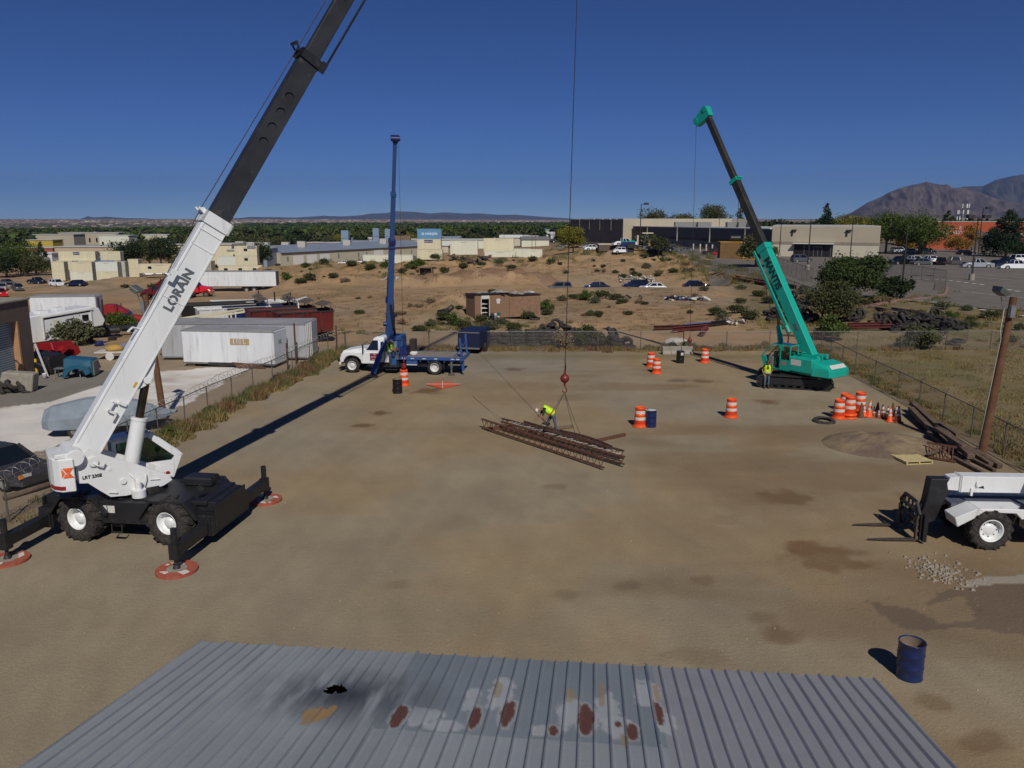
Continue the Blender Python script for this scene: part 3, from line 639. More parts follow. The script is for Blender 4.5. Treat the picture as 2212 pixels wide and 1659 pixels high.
s.bar(((XC+0.00), -.2, .46), ((XC+0.15), -.2, .74), .05); s.bar(((XC+0.00), .2, .46), ((XC+0.15), .2, .74), .05); s.cyl(((XC+0.15), -.22, .72), ((XC+0.15), .22, .72), .06, n=10); s.box((XC-0.20), (XC+0.20), -.34, -.28, -.52, -.32)
s.build('collar', blackp, s2)
s3 = sect(9., 23., .36, .56, -.24, boomblack, 'boom_third_section')
s = MB(); s.T = BT; s.cyl((17.7, -.19, .1), (17.7, -.18, .1), .12, n=16); s.build('hole_cover', blackp, s3)
s4 = sect(23., 30.5, .28, .44, -.18, boomblack, 'boom_fourth_section'); s5 = sect(30.5, 37.5, .22, .34, -.13, boomblack, 'boom_tip_section')
s = MB(); s.T = BT; s.cyl((37.6, -.12, .0), (37.6, .12, .0), .28, n=18); s.cyl((37.4, -.12, .35), (37.4, .12, .35), .2, n=16); s.build('boom_head', blackp, s5)
s = MB(); s.T = BT; s.tube([(-.2, 0, .25), (8.7, 0, .66), (XC+.15, 0, .56), (37.4, 0, .36)], .016, 5); s.build('hoist_rope', darkm, rt)
s = MB(); s.T = BT; s.tube([(XC+.1, -.2, -.5), (26, -.2, -.62), (37.2, -.1, -.3)], .045, 6); s.build('pendant_cable', darkm, s3)
s = MB(); s.T = TU
top = (Tr(-1.7, 0, 2.9) @ Ry(-phi)) @ Vector((2.95, 0, -.52)); bot = Vector((-.5, 0, 1.75)); midp = bot.lerp(top, .60)
s.cyl(bot, midp, .24, n=24); s.cyl(midp, midp+(top-bot).normalized()*.1, .26, n=24); s.build('lift_cylinder', white, rt)
s = MB(); s.T = TU; s.cyl(midp, top, .13, n=18); s.build('cylinder_rod', mat('oily_rod', (.09, .07, .045), .25, .9, .4, 3), rt)
s = MB(); s.T = BT; s.prism([(2.5, -.38), (2.85, -.62), (3.1, -.62), (3.8, -.38)], -.2, .2); s.cyl((2.95, -.28, -.5), (2.95, .28, -.5), .12, n=14); s.build('cylinder_lug', white, bs)
padm = mat('pad_red', (.36, .065, .035), .8, 0, .15, 4, dirt=(.24, .15, .10), dirt_amt=.5); padw = mat('pad_white', (.60, .56, .50), .7, 0, .1, 5, dirt=(.3, .22, .15), dirt_amt=.3)
for sx, sy, lab in ((1, -1, 'round red and white pad under the nearest outrigger jack of the white crane'), (1, 1, 'round red and white pad under the outrigger jack pointing away at the crane front'),
                    (-1, -1, 'round red and white pad under the outrigger jack at the left picture edge'), (-1, 1, 'round pad under the hidden rear outrigger jack')):
    p = Tr(*RC) @ Rz(RH) @ Vector((sx*2.75, sy*3.05, 0)); th = thing('outrigger_pad', lab, 'crane pad', (p.x, p.y, zt(p.x, p.y)), rad(30*sx+80*sy), 'pads under the crane outriggers')
    q = MB(); q.cyl((0, 0, 0), (0, 0, .085), .60, n=36, smooth=False); q.build('disc', padm, th, .01)
    q = MB()
    for tx, ty, ss in ((.34, .08, .38), (-.32, .16, .36), (.05, -.36, .24)):
        q.prism([(tx-ss*.6, ty-ss*.5), (tx+ss*.6, ty-ss*.2), (tx+ss*.45, ty+ss*.35), (tx-ss*.1, ty+ss*.3)], .0855, .089, 'z')
    q.prism([(-.5, -.12), (-.44, -.2), (-.36, -.14), (-.43, -.05)], .0855, .089, 'z'); q.build('sign_patch', padw, th)
    q = MB(); q.cyl((0, 0, .088), (0, 0, .092), .29, n=24, smooth=False); q.build('centre_plate', concrete, th)
tip = Tr(*RC) @ Rz(RH) @ BT @ Vector((37.6, -.0, -.3)); hb_ = G(1220, 818, None)
def P3(px, py, Y):   # point on the sight line at distance Y
    v = (CY-py)/FP; d = Vector(((px-CX)/FP, CP+v*SP, -SP+v*CP)); return d*(Y/d.y)+Vector((0, 0, H))
redball = mat('ball_red', (.17, .02, .018), .45, 0, .15, 5)
bc = P3(1220, 817.5, 36.4)
hk = thing('hook_ball', 'dark red headache ball and hook hanging on the hoist line above the joists', 'crane hook', bc)
q = MB(); q.ball((0, 0, 0), .21, n=20, m=14); q.cyl((0, 0, .18), (0, 0, .38), .07, .045, n=10); q.cyl((0, 0, -.2), (0, 0, -.34), .05, n=10); q.build('ball', redball, hk)
q = MB(); q.tube([(0, 0, -.33), (.03, 0, -.42), (.1, 0, -.52), (.09, 0, -.62), (0, 0, -.68), (-.09, 0, -.62), (-.09, 0, -.55)], .028, 8); q.build('hook', redball, hk)
q = MB(); q.tube([(0, 0, .36), Vector(tip)-bc], .017, 6); q.tube([(0.02, .02, .36), (.03, 0, .62), (0, 0, .9)], .03, 6); q.build('hoist_rope', darkm, hk)

# ================================================================ steel joists and slings
def joist(a, b, h, label, n=22, tw=.0, zb=.12, m=None, flat=False, bend=None):
    a = Vector((a[0], a[1], 0)); b = Vector((b[0], b[1], 0)); d = b-a; L_ = d.length; th = thing('steel_joist', label, 'steel joist', (a.x, a.y, zb), math.atan2(d.y, d.x), 'rusty steel joists under the hook')
    m = m or rust
    def X(x, y, z):
        if bend: y += bend*math.sin(math.pi*min(1, max(0, (x/L_-.3)/.7)))
        return (x, y, z)
    st = [L_*i/10 for i in range(11)]
    ca = MB(); cb = MB()
    o = (lambda x, y, z: X(x, z, y+.04)) if flat else X
    for x0, x1 in zip(st[:-1], st[1:]):
        for y in (-.035, .035):
            ca.bar(o(x0, y, h), o(x1, y, h), .05, .06); cb.bar(o(x0, y, 0), o(x1, y, 0), .04, .045)
    ca.build('top_chord', m, th); cb.build('bottom_chord', m, th)
    w_ = MB()
    for i in range(n):
        x0 = L_*i/n; xm = L_*(i+.5)/n; x1 = L_*(i+1)/n; w_.bar(o(x0, 0, h), o(xm, 0, 0), .022); w_.bar(o(xm, 0, 0), o(x1, 0, h), .022)
    w_.build('web_bars', m, th); return th
def gz(px, py, z=.3): p = G(px, py, z); return (p.x, p.y)
joist(gz(1041, 908, .45), gz(1305, 994, .45), .40, 'steel joist lying nearest the camera in the pile', zb=.12)
joist(gz(1083, 914, .4), gz(1349, 991, .4), .32, 'steel joist second from the front of the pile', zb=.16)
joist(gz(1085, 905, .5), gz(1347, 975, .5), .34, 'steel joist with white tape along it in the middle of the pile', zb=.18, m=rust2)
joist(gz(1120, 909, .3), gz(1310, 964, .3), .38, 'bent steel joist lying flat at the back of the pile', zb=.14, flat=True, bend=.35, m=rust2)
tp = MB()
for i in range(26):
    f = i/26+RND.uniform(-.01, .01); p = Vector(gz(1100, 912, .5)).lerp(Vector(gz(1340, 984, .5)), f); L_ = RND.uniform(.15, .4)
    tp.bar((p.x, p.y, .50), (p.x+L_, p.y-L_*RND.uniform(.1, .5), .53), .035, .012)
tag(tp.build('marking_tape', refl), 'torn white tape strips laid along the rusty joists', 'tape')
for (a, b_, m_, lab) in (((1146, 935), (1238, 924), wood2, 'dark timber sticking out behind the joists under the rigger'), ((1260, 962), (1350, 942), rust, 'red brown timber under the right end of the joists'),
                         ((1050, 930), (1110, 924), rust, 'short timber block under the left end of the joists')):
    p, q_ = G(*a, 0.), G(*b_, 0.); q = MB(); q.bar((p.x, p.y, .08), (q_.x, q_.y, .08), .14, .14); tag(q.build('timber_block', wood if m_ is wood2 else m_, bevel=.01), lab, 'timber')
hkb = bc+Vector((0, 0, -.66))
for lab, pts in (('pair of wire rope slings from the hook down behind the rigger', [(1158, 930, 35.9), (1170, 934, 36.2)]), ('pair of wire rope slings from the hook down to the right of the joists', [(1246, 949, 35.6), (1262, 956, 35.2)])):
    q = MB()
    for a, b_, y in pts:
        e = P3(a, b_, y); mid = hkb.lerp(e, .5)+Vector((0, 0, -.12)); q.tube([hkb, hkb.lerp(e, .25)+Vector((0, 0, -.09)), mid, hkb.lerp(e, .75)+Vector((0, 0, -.09)), e], .012, 5)
    tag(q.build('wire_sling', darkm), lab, 'sling', 'slings hanging from the hook')
q = MB(); p0 = G(1020, 856, 0.); p1 = G(1085, 900, .3)
q.tube([(p0.x, p0.y, .03), (p0.x*.5+p1.x*.5, p0.y*.5+p1.y*.5, .04), (p1.x, p1.y, .2)], .008, 5); tag(q.build('tag_line', mat('rope', (.12, .09, .06), .9)), 'thin tag line rope running from the rigger over the dirt', 'rope')

# ================================================================ crawler crane
MC = Vector((17.75, 49.35, 0)); MH = -18.0
mc = thing('crawler_crane', 'teal telescopic crawler crane lettered MANTIS standing by the right fence', 'crane', MC, rad(MH))
for sy in (-1, 1):
    y0, y1 = sy*1.2-.26, sy*1.2+.26; r = .40
    t = MB(); n = 14; out = []
    for i in range(n+1): a = math.pi/2+math.pi*i/n; out.append((-1.85+r*math.cos(a), .42+r*math.sin(a)))
    for i in range(n+1): a = -math.pi/2+math.pi*i/n; out.append((1.85+r*math.cos(a), .42+r*math.sin(a)))
    inn = [((x+1.85)*.86-1.85 if x < -1.85 else ((x-1.85)*.86+1.85 if x > 1.85 else x), .42+(z-.42)*.86) for x, z in out]
    ring(out, inn, y0, y1, t)
    per = [(x, z) for x, z in out]
    L_ = [(-1.85+3.7*k/22, .83) for k in range(23)]+[(-1.85+3.7*k/22, .01) for k in range(23)]
    for x, z in L_: t.box(x-.05, x+.02, y0-.01, y1+.01, z-.02, z+.02)
    t.build('track', darkm, mc)
    f = MB(); f.box(-1.55, 1.5, sy*1.2-.17, sy*1.2+.17, .22, .66); f.box(-1.5, 1.2, sy*1.2-.20, sy*1.2-.17 if sy < 0 else sy*1.2+.20, .27, .30)
    f.cyl((-1.85, y0+.08, .42), (-1.85, y1-.08, .42), .30, n=20); f.cyl((1.85, y0+.06, .42), (1.85, y1-.06, .42), .32, n=20); f.cyl((1.85, y0-.0, .42), (1.85, y1+.0, .42), .17, n=16)
    for k in range(7): f.cyl((-1.35+k*.45, y0+.1, .16), (-1.35+k*.45, y1-.1, .16), .11, n=10)
    f.build('track_frame', blackp, mc)
b = MB(); b.box(-.9, .9, -1., 1., .45, .85); b.cyl((0, 0, .8), (0, 0, 1.05), .6, n=24); b.build('undercarriage', blackp, mc)
HT = Rz(math.degrees(math.atan2(7.5, -5.4))-MH) @ Tr(0, 0, 0)      # house frame: x points along the boom
h = MB(); h.T = HT
h.box(-1.9, 1.2, -1.0, .95, .98, 1.12)
h.box(-1.9, -.35, .25, 1.12, 1.12, 1.95); h.box(-1.9, .9, -1.1, -.35, 1.12, 1.75)
h.box(-1.7, 1.0, -.35, -.27, 1.12, 2.1); h.box(-1.7, 1.0, .17, .25, 1.12, 2.1)
h.build('house', teal, mc, .03)
h = MB(); h.T = HT; h.prism([(-1.9, 1.14), (-3.0, .95), (-3.12, .5), (-3.12, -.6), (-3.0, -1.05), (-1.9, -1.12)], 1.0, 1.45, 'z')
h.hexa([(-1.9, -1.12, 1.45), (-3.0, -1.05, 1.45), (-3.0, .95, 1.45), (-1.9, 1.14, 1.45), (-1.9, -1.0, 1.85), (-2.7, -.9, 1.72), (-2.7, .8, 1.72), (-1.9, 1.0, 1.85)]); h.build('counterweight', teal, mc, .03)
h = MB(); h.T = HT @ frame((-2.86, -.05, 1.605), (0, -1, 0), (.27, 0, .30)); h.prism([(-.75, -.14), (.75, -.14), (.75, .14), (-.75, .14)], .01, .02, 'z'); h.build('name_plate', refl, mc)
text('lettering', 'MANTIS', .24, teal2, mc, HT @ frame((-2.86+.012, -.05, 1.605+.022), (0, -1, 0), (.27, 0, .30)), off=.003)
h = MB(); h.T = HT; h.cyl((-1.3, -.25, 1.75), (-1.3, .17, 1.75), .30, n=18); h.cyl((-1.3, -.33, 1.75), (-1.3, -.28, 1.75), .38, n=18); h.cyl((-.7, -.9, 1.9), (-1.6, -.9, 1.95), .16, n=14); h.box(-.9, -.5, -1.05, -.5, 1.75, 2.05)
h.tube([(-.4, .4, 1.98), (-.7, .2, 2.2), (-1.1, 0, 2.1)], .05); h.tube([(-.4, -.5, 1.9), (-.9, -.3, 2.15), (-1.3, -.1, 2.05)], .04); h.build('winch', teal2, mc)
cb = MB(); cb.T = HT; x0, x1, y0, y1, z0, z1 = -.35, 1.45, .28, 1.12, 1.10, 2.62
prof = [(x0, z0), (x0, z1), (.95, z1), (1.75, 1.75), (1.45, z0)]
for y in (y0, y1-.05):
    for a_, c_ in zip(prof, prof[1:]+prof[:1]): cb.bar((a_[0], y+.025, a_[1]), (c_[0], y+.025, c_[1]), .05, .06, up=(0, 1, 0))
cb.prism([(x0, z0), (.35, z0), (.35, 1.72), (x0, 1.72)], y1-.05, y1); cb.prism([(1.1, z0), (1.45, z0), (1.73, 1.73), (1.45, 1.85)], y1-.05, y1); cb.box(.32, .38, y1-.06, y1, z0, z1)
cb.prism([(x0, z0), (x1, z0), (1.73, 1.73), (x0, 1.72)], y0, y0+.04); cb.box(x0, x0+.04, y0, y1, z0, 2.0)
cb.add([(1.45, y0, z0), (1.45, y1, z0), (1.75, y1, 1.75), (1.75, y0, 1.75)], [(0,1,2,3)]); cb.box(x0, .95, y0, y1, z1-.02, z1+.04); cb.box(x0, 1.5, y0, y1, z0-.04, z0)
for x in (x0, .95): cb.bar((x, y0, z1), (x, y1, z1), .06)
cbo = cb.build('cab', teal, mc)
g = MB(); g.T = HT; g.box(x0+.05, .30, y1-.04, y1-.03, 1.78, 2.55); g.build('window', gm, cbo)
g = MB(); g.T = HT; g.box(x0, .93, y0+.05, y1-.05, z1+.045, z1+.05); g.build('roof_panel', glassd, cbo)
g = MB(); g.T = HT; g.box(-.15, .3, .5, .9, 1.12, 1.55); g.box(-.22, -.1, .5, .9, 1.5, 2.15); g.build('seat', blackp, cbo, .04)
g = MB(); g.T = HT; g.box(1.0, 1.3, .4, .95, 1.1, 1.8); g.box(.9, 1.1, .5, .75, 1.8, 2.1); g.tube([(.9, .6, 1.5), (.75, .62, 1.9)], .02); g.tube([(.9, .85, 1.5), (.75, .87, 1.9)], .02); g.build('controls', mat('control_grey', (.2, .2, .17), .6), cbo)
g = MB(); g.T = HT; g.box(-1.15, -.45, 1.12, 1.128, 1.5, 1.85); g.build('notice', refl, mc); g = MB(); g.T = HT; g.box(-.1, .25, y1, y1+.006, 1.4, 1.62); g.build('sticker', mat('sticker_pink', (.4, .15, .15), .6), cbo)
pv_ = HT.inverted() @ (Rz(MH).inverted() @ Vector((18.6-MC.x, 49.75-MC.y, 0))); ty_ = -.05
tipw = Vector((13.3, 57.2, 17.3)); piv = HT @ Vector((-.95, ty_, 2.15)); pw = Tr(*MC) @ Rz(MH) @ piv
dv = tipw-pw; tl = (Rz(MH).inverted() @ dv); xl = tl.normalized(); yl = Vector((0, 0, 1)).cross(xl).normalized(); zl = xl.cross(yl)
MT = Matrix(((xl.x, yl.x, zl.x, piv.x), (xl.y, yl.y, zl.y, piv.y), (xl.z, yl.z, zl.z, piv.z), (0, 0, 0, 1))); ML = dv.length
s = MB(); s.T = MT; s.box(-.25, 7.6, -.26, .26, -.38, .34); s.box(7.3, 7.75, -.31, .31, -.43, .39); s.prism([(4.0, -.38), (4.6, -.62), (5.0, -.62), (5.5, -.38)], -.2, .2); mb1 = s.build('boom_base_section', teal, mc, .03)
s = MB(); s.T = MT; s.box(7.6, 12.6, -.20, .20, -.29, .25); m2_ = s.build('boom_second_section', sootboom, mc, .02)
s = MB(); s.T = MT; s.box(12.55, 12.8, -.26, .26, -.36, .32); s.cyl((12.7, -.2, .38), (12.7, .2, .38), .07, n=10); s.build('collar', teal, m2_)
s = MB(); s.T = MT; s.box(12.7, ML-.1, -.15, .15, -.23, .19); m3_ = s.build('boom_tip_section', sootboom, mc, .02)
s = MB(); s.T = MT; s.prism([(ML-.35, .30), (ML+.35, .35), (ML+.55, .0), (ML+.40, -.75), (ML+.1, -1.15), (ML-.25, -1.05), (ML-.35, -.3)], -.2, .2); s.cyl((ML+.15, -.24, -.95), (ML+.15, .24, -.95), .22, n=16); s.cyl((ML+.3, -.24, .1), (ML+.3, .24, .1), .2, n=16)
s.build('boom_head', teal, m3_, .02)
s = MB(); s.T = MT; s.bar((1.9, .42, -.5), (7.6, .42, -.55), .14, .2, w2=.10, h2=.14); s.cyl((1.7, .42, -.5), (2.2, .42, -.5), .15, n=10)
s.build('jib', teal2, mc); s = MB(); s.T = MT; s.tube([(2.0, .42, -.6), (3.5, .5, -1.1), (5.0, .45, -.8)], .02); s.build('hose', blackp, mc)
text('lettering', 'MANTIS', .66, mat('lettering_dark_teal', (.008, .03, .035), .5), mb1, MT @ frame((5.65, .262, .0), (-1, 0, 0), (0, 0, 1)), off=.025, space=.95)
s = MB(); s.T = MT; s.box(1.6, 2.1, .26, .265, -.15, .1); s.build('label', mat('label_dark', (.10, .12, .13), .5), mb1)
for yy in (.0,):
    cyt = MT @ Vector((4.8, yy, -.52)); cyb = HT @ Vector((.95, ty_, 1.3)); md = cyb.lerp(cyt, .5)
    s = MB(); s.cyl(cyb, md, .17, n=16); s.build('lift_cylinder', teal, mc); s = MB(); s.cyl(md, cyt, .09, n=14); s.build('cylinder_rod', mat('oily_rod', (.09, .07, .045), .25), mc)
mh = Tr(*MC) @ Rz(MH) @ MT @ Vector((ML+.05, 0, -1.15)); hb2 = P3(1490, 735, mh.y-.3)
hk2 = thing('hook_ball', 'small red hook ball hanging from the teal crane in front of the back fence', 'crane hook', hb2)
q = MB(); q.ball((0, 0, 0), .17, n=16, m=10); q.cyl((0, 0, .1), (0, 0, .34), .06, .03, n=8); q.build('ball', redball, hk2)
q = MB(); q.tube([(0, 0, -.15), (.03, 0, -.3), (.09, 0, -.4), (0, 0, -.5), (-.08, 0, -.42)], .025, 6); q.build('hook', redball, hk2); q = MB(); q.tube([(0, 0, .3), Vector(mh)-hb2], .014, 5); q.build('hoist_rope', darkm, hk2)
# ================================================================ flatbed truck with its blue crane
A1 = G(762, 804.6, 0.); A2 = G(940, 809, 0.)
th_ = math.atan2(A1.y-A2.y, A1.x-A2.x)           # truck faces left
TK = Vector(((A1.x+A2.x)/2, (A1.y+A2.y)/2, 0)); yv = Vector((-math.sin(th_), math.cos(th_), 0)); TK = TK - yv*1.0   # near side is local +y
tk = thing('crane_truck', 'white cab flatbed truck carrying a raised blue telescopic crane', 'truck', (TK.x, TK.y, 0), th_)
WB = (A1-A2).length/2
b = MB(); b.box(-4.6, 4.1, -.42, .42, .62, .88); b.box(-2.4, 1.0, -.9, .9, .5, .8); b.build('chassis', blackp, tk)
for sy in (-1, 1):
    wheel(tk, (WB, sy*1.0, .50), 1.0, .28, .31, mat('wheel_white', (.62, .62, .60), .4, 0, .1, 8, dirt=(.2, .18, .15)), rubber, 0, side=sy, hub=.02, nb=10)
    wheel(tk, (-WB, sy*.96, .50), 1.0, .46, .30, MATS['wheel_white'], rubber, 0, side=sy, hub=-.12, nb=8)
cp = [(3.72, .62), (3.74, 1.05), (3.60, 1.42), (3.25, 1.60), (2.30, 1.75), (1.78, 2.32), (1.72, 2.36), (.48, 2.42), (.40, 2.30), (.36, .95), (1.35, .88), (1.45, .55), (1.62, .55), (1.72, .95), (1.98, 1.20), (2.40, 1.30), (2.85, 1.28), (3.28, 1.10), (3.45, .72)]
WBo = WB-2.85
cp = [(x+(WBo if x > 1.3 else 0), z) for x, z in cp]
c = MB(); fx = WB
def body_prism(mb, poly, y0, y1, inset=.0): mb.prism(poly, y0, y1)
c.prism([(.95, .62), (.95, 1.42), (fx-.78, 1.42), (fx-.66, .62)], -1.0, 1.0); c.prism([(.3, .72), (.3, 1.5), (.95, 1.5), (.95, .72)], -.98, .98)
arch = [(fx-.66, .62), (fx-.60, .85), (fx-.42, 1.07), (fx-.15, 1.17), (fx+.15, 1.17), (fx+.42, 1.07), (fx+.58, .85), (fx+.62, .70)]
c.prism(arch[::-1]+[(fx-.78, 1.40), (fx+.1, 1.42), (fx+.75, 1.30), (fx+.86, .95), (fx+.84, .68)], -1.05, 1.05)
c.hexa([(fx-.95, -.98, 1.36), (fx+.82, -.86, 1.22), (fx+.82, .86, 1.22), (fx-.95, .98, 1.36), (fx-.9, -.84, 1.72), (fx+.70, -.70, 1.46), (fx+.70, .70, 1.46), (fx-.9, .84, 1.72)])
c.box(fx+.80, fx+.93, -1.05, 1.05, .50, .72)
cw = c.build('cab', white, tk, .04)
x0_, x1_ = .62, fx-.90
c = MB(); c.hexa([(x0_, -.96, 1.42), (x1_, -.96, 1.42), (x1_, .96, 1.42), (x0_, .96, 1.42), (x0_+.04, -.80, 2.38), (x1_-.62, -.80, 2.38), (x1_-.62, .80, 2.38), (x0_+.04, .80, 2.38)])
c.hexa([(x0_+.04, -.80, 2.38), (x1_-.62, -.80, 2.38), (x1_-.62, .80, 2.38), (x0_+.04, .80, 2.38), (x0_+.14, -.7, 2.46), (x1_-.8, -.7, 2.46), (x1_-.8, .7, 2.46), (x0_+.14, .7, 2.46)]); c.build('cab_roof', white, tk, .03)
for sy in (-1, 1):
    g = MB(); f = lambda x, z: (x, sy*(.965-(z-1.42)*.165), z)
    q = [f(x0_+.42, 1.55), f(x1_-.10, 1.55), f(x1_-.52, 2.22), f(x0_+.46, 2.22)]; g.add(q, [(0,1,2,3)]); g.build('side_window', glassd, cw)
    q = [f(x0_+.05, 1.62), f(x0_+.27, 1.62), f(x0_+.28, 2.1), f(x0_+.08, 2.18)]; g = MB(); g.add(q, [(0,1,2,3)]); g.build('rear_side_window', glassd, cw)
    m_ = MB(); m_.tube([(x1_-.0, sy*1.0, 1.5), (x1_+.05, sy*1.32, 1.62), (x1_+.02, sy*1.33, 2.0), (x1_-.25, sy*1.0, 2.15)], .018); m_.box(x1_+.0, x1_+.05, sy*1.33-.1, sy*1.33+.1, 1.62, 1.98); m_.build('mirror', darkm, cw)
    l = MB(); l.box(fx+.72, fx+.875, sy*.86-.12, sy*.86+.14, .86, 1.02); l.build('turn_signal', orange, cw)
g = MB(); g.add([(x1_-.06, -.86, 1.50), (x1_-.06, .86, 1.50), (x1_-.58, .74, 2.33), (x1_-.58, -.74, 2.33)], [(0,1,2,3)]); g.build('windscreen', glassd, cw)
g = MB(); g.box(x0_+.02, x0_+.03, -.5, .5, 1.7, 2.2); g.build('rear_window', glassd, cw)
g = MB(); [g.box(x1_-.85, x1_-.78, y-.06, y+.06, 2.46, 2.50) for y in (-.5, 0, .5)]; g.bar((x1_-.9, -.6, 2.50), (x1_-.9, .6, 2.50), .05, .02); g.build('roof_lights', steel, cw)
g = MB(); g.box(.95, 1.62, 1.0, 1.006, .86, 1.36); dp = g.build('door_sign', mat('sign_maroon', (.16, .01, .035), .5, 0, .1), cw)
DF = lambda x, z: frame((x, 1.008, z), (-1, 0, 0), (0, 0, 1))
wl_ = mat('sign_white', (.7, .66, .66), .6)
text('lettering', 'M&M', .10, wl_, dp, DF(1.285, 1.29), ext=.002); text('lettering', '&', .06, wl_, dp, DF(1.285, 1.215), ext=.002); text('lettering', 'Associates, Inc.', .085, wl_, dp, DF(1.285, 1.135), ext=.002)
g = MB(); g.box(1.0, 1.57, 1.006, 1.009, 1.035, 1.075); g.build('rule', mat('sign_pink', (.45, .15, .2), .6), dp); text('lettering', 'Albuquerque, NM', .065, wl_, dp, DF(1.285, .93), ext=.002)
g = MB(); g.box(.55, 1.8, .55, .98, .42, .80); g.cyl((.5, .8, .55), (.5, -.8, .55), .12, n=10); g.build('fuel_tank', blackp, tk, .04)
g = MB(); g.box(-4.75, -.55, -1.22, 1.22, 1.12, 1.20); g.build('deck', mat('deck_wood', (.17, .14, .11), .85, 0, .3, 3, rgb2=(.26, .225, .185), bump=.3, streak=False), tk)
g = MB(); g.box(-4.80, -.5, 1.22, 1.27, 1.02, 1.22); g.box(-4.80, -.5, -1.27, -1.22, 1.02, 1.22); g.box(-4.85, -4.75, -1.27, 1.27, 1.0, 1.22)
[g.box(-4.7+k*.55, -4.62+k*.55, -1.2, 1.2, .88, 1.11) for k in range(8)]; g.build('bed_rail', bluep, tk)
g = MB(); [g.box(x, x+.22, 1.27, 1.276, 1.08, 1.14) for x in (-4.6, -4.25, -3.1, -2.3, -1.5, -.9)]; g.build('reflector', refl, tk)
g = MB(); g.bar((-4.7, .95, 1.2), (-4.6, 1.0, 2.5), .14, .12); g.bar((-4.7, .6, 1.2), (-4.5, .95, 1.9), .06); g.bar((-4.15, 1.1, 1.25), (-4.68, 1.0, 1.75), .06); g.bar((-4.7, -.95, 1.2), (-4.6, -1.0, 2.5), .14, .12); g.bar((-4.62, -1, 1.9), (-4.62, 1, 1.9), .08); g.bar((-4.8, .95, .3), (-4.72, .95, 1.2), .16); g.build('rear_rack', bluep, tk)
g = MB(); g.box(-1.7, -.95, .95, 1.2, .62, 1.0); g.build('toolbox', bluep, tk, .02)
g = MB(); g.box(-1.68, -.97, 1.2, 1.206, .64, .70); g.build('toolbox_trim', refl, tk)
for x in (-4.0,):
    g = MB(); g.cyl((x+.0, 1.05, .1), (x, 1.05, .95), .07, n=10); g.cyl((x, 1.05, .02), (x, 1.05, .08), .22, n=14); g.cyl((x, 1.05, .5), (x, 1.05, .98), .10, n=10); g.build('stabiliser', steel, tk)
g = MB(); g.box(-3.5, -3.48, .7, 1.2, .35, .95); g.build('mud_flap', blackp, tk)
g = MB(); g.box(-.95, -.5, .2, 1.15, 1.2, 1.85); g.build('blue_box', dblue, tk, .02)
g = MB(); g.box(-1.45, -1.05, .1, .65, 1.45, 2.3); g.build('rusty_box', mat('brown_box', (.035, .018, .018), .8), tk, .02)
g = MB(); g.ball((-1.3, .5, 1.33), .3, .35, .2, 8, 5); g.build('white_bag', mat('bag_white', (.6, .58, .54), .8, 0, .2, 9, bump=.6), tk)
g = MB(); g.box(-.55, .38, -.55, .55, .85, 2.4); g.box(-.5, .5, -.62, .62, 2.2, 2.52); g.box(-.2, .32, .35, 1.0, .55, 1.0); g.build('pedestal', bluep, tk, .03)
g = MB(); g.box(-.12, .28, .551, .56, 1.45, 2.15); g.build('control_panel', mat('panel_grey', (.22, .27, .26), .5), tk)
g = MB(); g.cyl((-.15, .72, 1.25), (-.15, .72, 1.5), .07, n=10); g.box(-.3, -.05, .6, .75, .9, 1.22); g.box(-.3, -.1, .58, .72, 1.55, 1.75); g.build('valve_levers', steel, tk)
g = MB(); g.box(-.42, .60, .62, 1.28, .50, .56); g.tube([(.58, 1.1, .5), (.58, 1.1, 1.5), (.58, .62, 1.5)], .02); g.box(-.3, .5, .9, 1.25, .28, .32); g.build('operator_step', darkm, tk)
lp = TK; leg_far = MB()
Lg = lambda px, py: (Tr(TK.x, TK.y, 0) @ Matrix.Rotation(th_, 4, 'Z')).inverted() @ G(px, py, 0.)
fo = Lg(806, 815)
for sy, f_ in ((1, fo), (-1, Vector((fo.x, -fo.y, 0)))):
    g = MB(); tp_ = Vector((.62, sy*.60, 2.2)); el = tp_.lerp(Vector((f_.x, f_.y, .25)), .47); g.bar(tp_, el, .22, .20); g.bar(el, (f_.x, f_.y, .22), .30, .26); o_ = g.build('outrigger_leg', bluep, tk, .015)
    g = MB(); g.box(f_.x-.32, f_.x+.32, f_.y-.22, f_.y+.22, .02, .07); g.cyl((f_.x, f_.y, .07), (f_.x, f_.y, .22), .09, n=10); g.build('foot_plate', darkm, o_)
WT = (Tr(TK.x, TK.y, 0) @ Matrix.Rotation(th_, 4, 'Z')).inverted()
tipb = WT @ P3(853.5, 300, 49.25); base_ = WT @ P3(841, 706, TK.y+.1)
def dirframe(p, q, up=(0, 0, 1)):
    x = (q-p).normalized(); y = Vector(up).cross(x).normalized(); z = x.cross(y); return Matrix(((x.x, y.x, z.x, p.x), (x.y, y.y, z.y, p.y), (x.z, y.z, z.z, p.z), (0, 0, 0, 1)))
BM = dirframe(base_, tipb); BL = (tipb-base_).length
g = MB(); g.T = BM; g.hexa([(-.9, -.22, -.25), (6.4, -.17, -.2), (6.4, .17, -.2), (-.9, .22, -.25), (-.9, -.22, .3), (6.4, -.17, .2), (6.4, .17, .2), (-.9, .22, .3)]); bb = g.build('boom_base_section', bluep, tk, .02)
g = MB(); g.T = BM; g.box(6.2, 6.5, -.21, .21, -.24, .24); g.box(5.9, 6.0, -.19, .19, -.22, .22); g.build('collar', dblue, bb)
g = MB(); g.T = BM; g.box(6.4, 9.6, -.13, .13, -.16, .16); b2 = g.build('boom_second_section', bluep, tk, .01)
g = MB(); g.T = BM; g.box(9.45, 9.65, -.16, .16, -.19, .19); g.build('collar', bluep, b2)
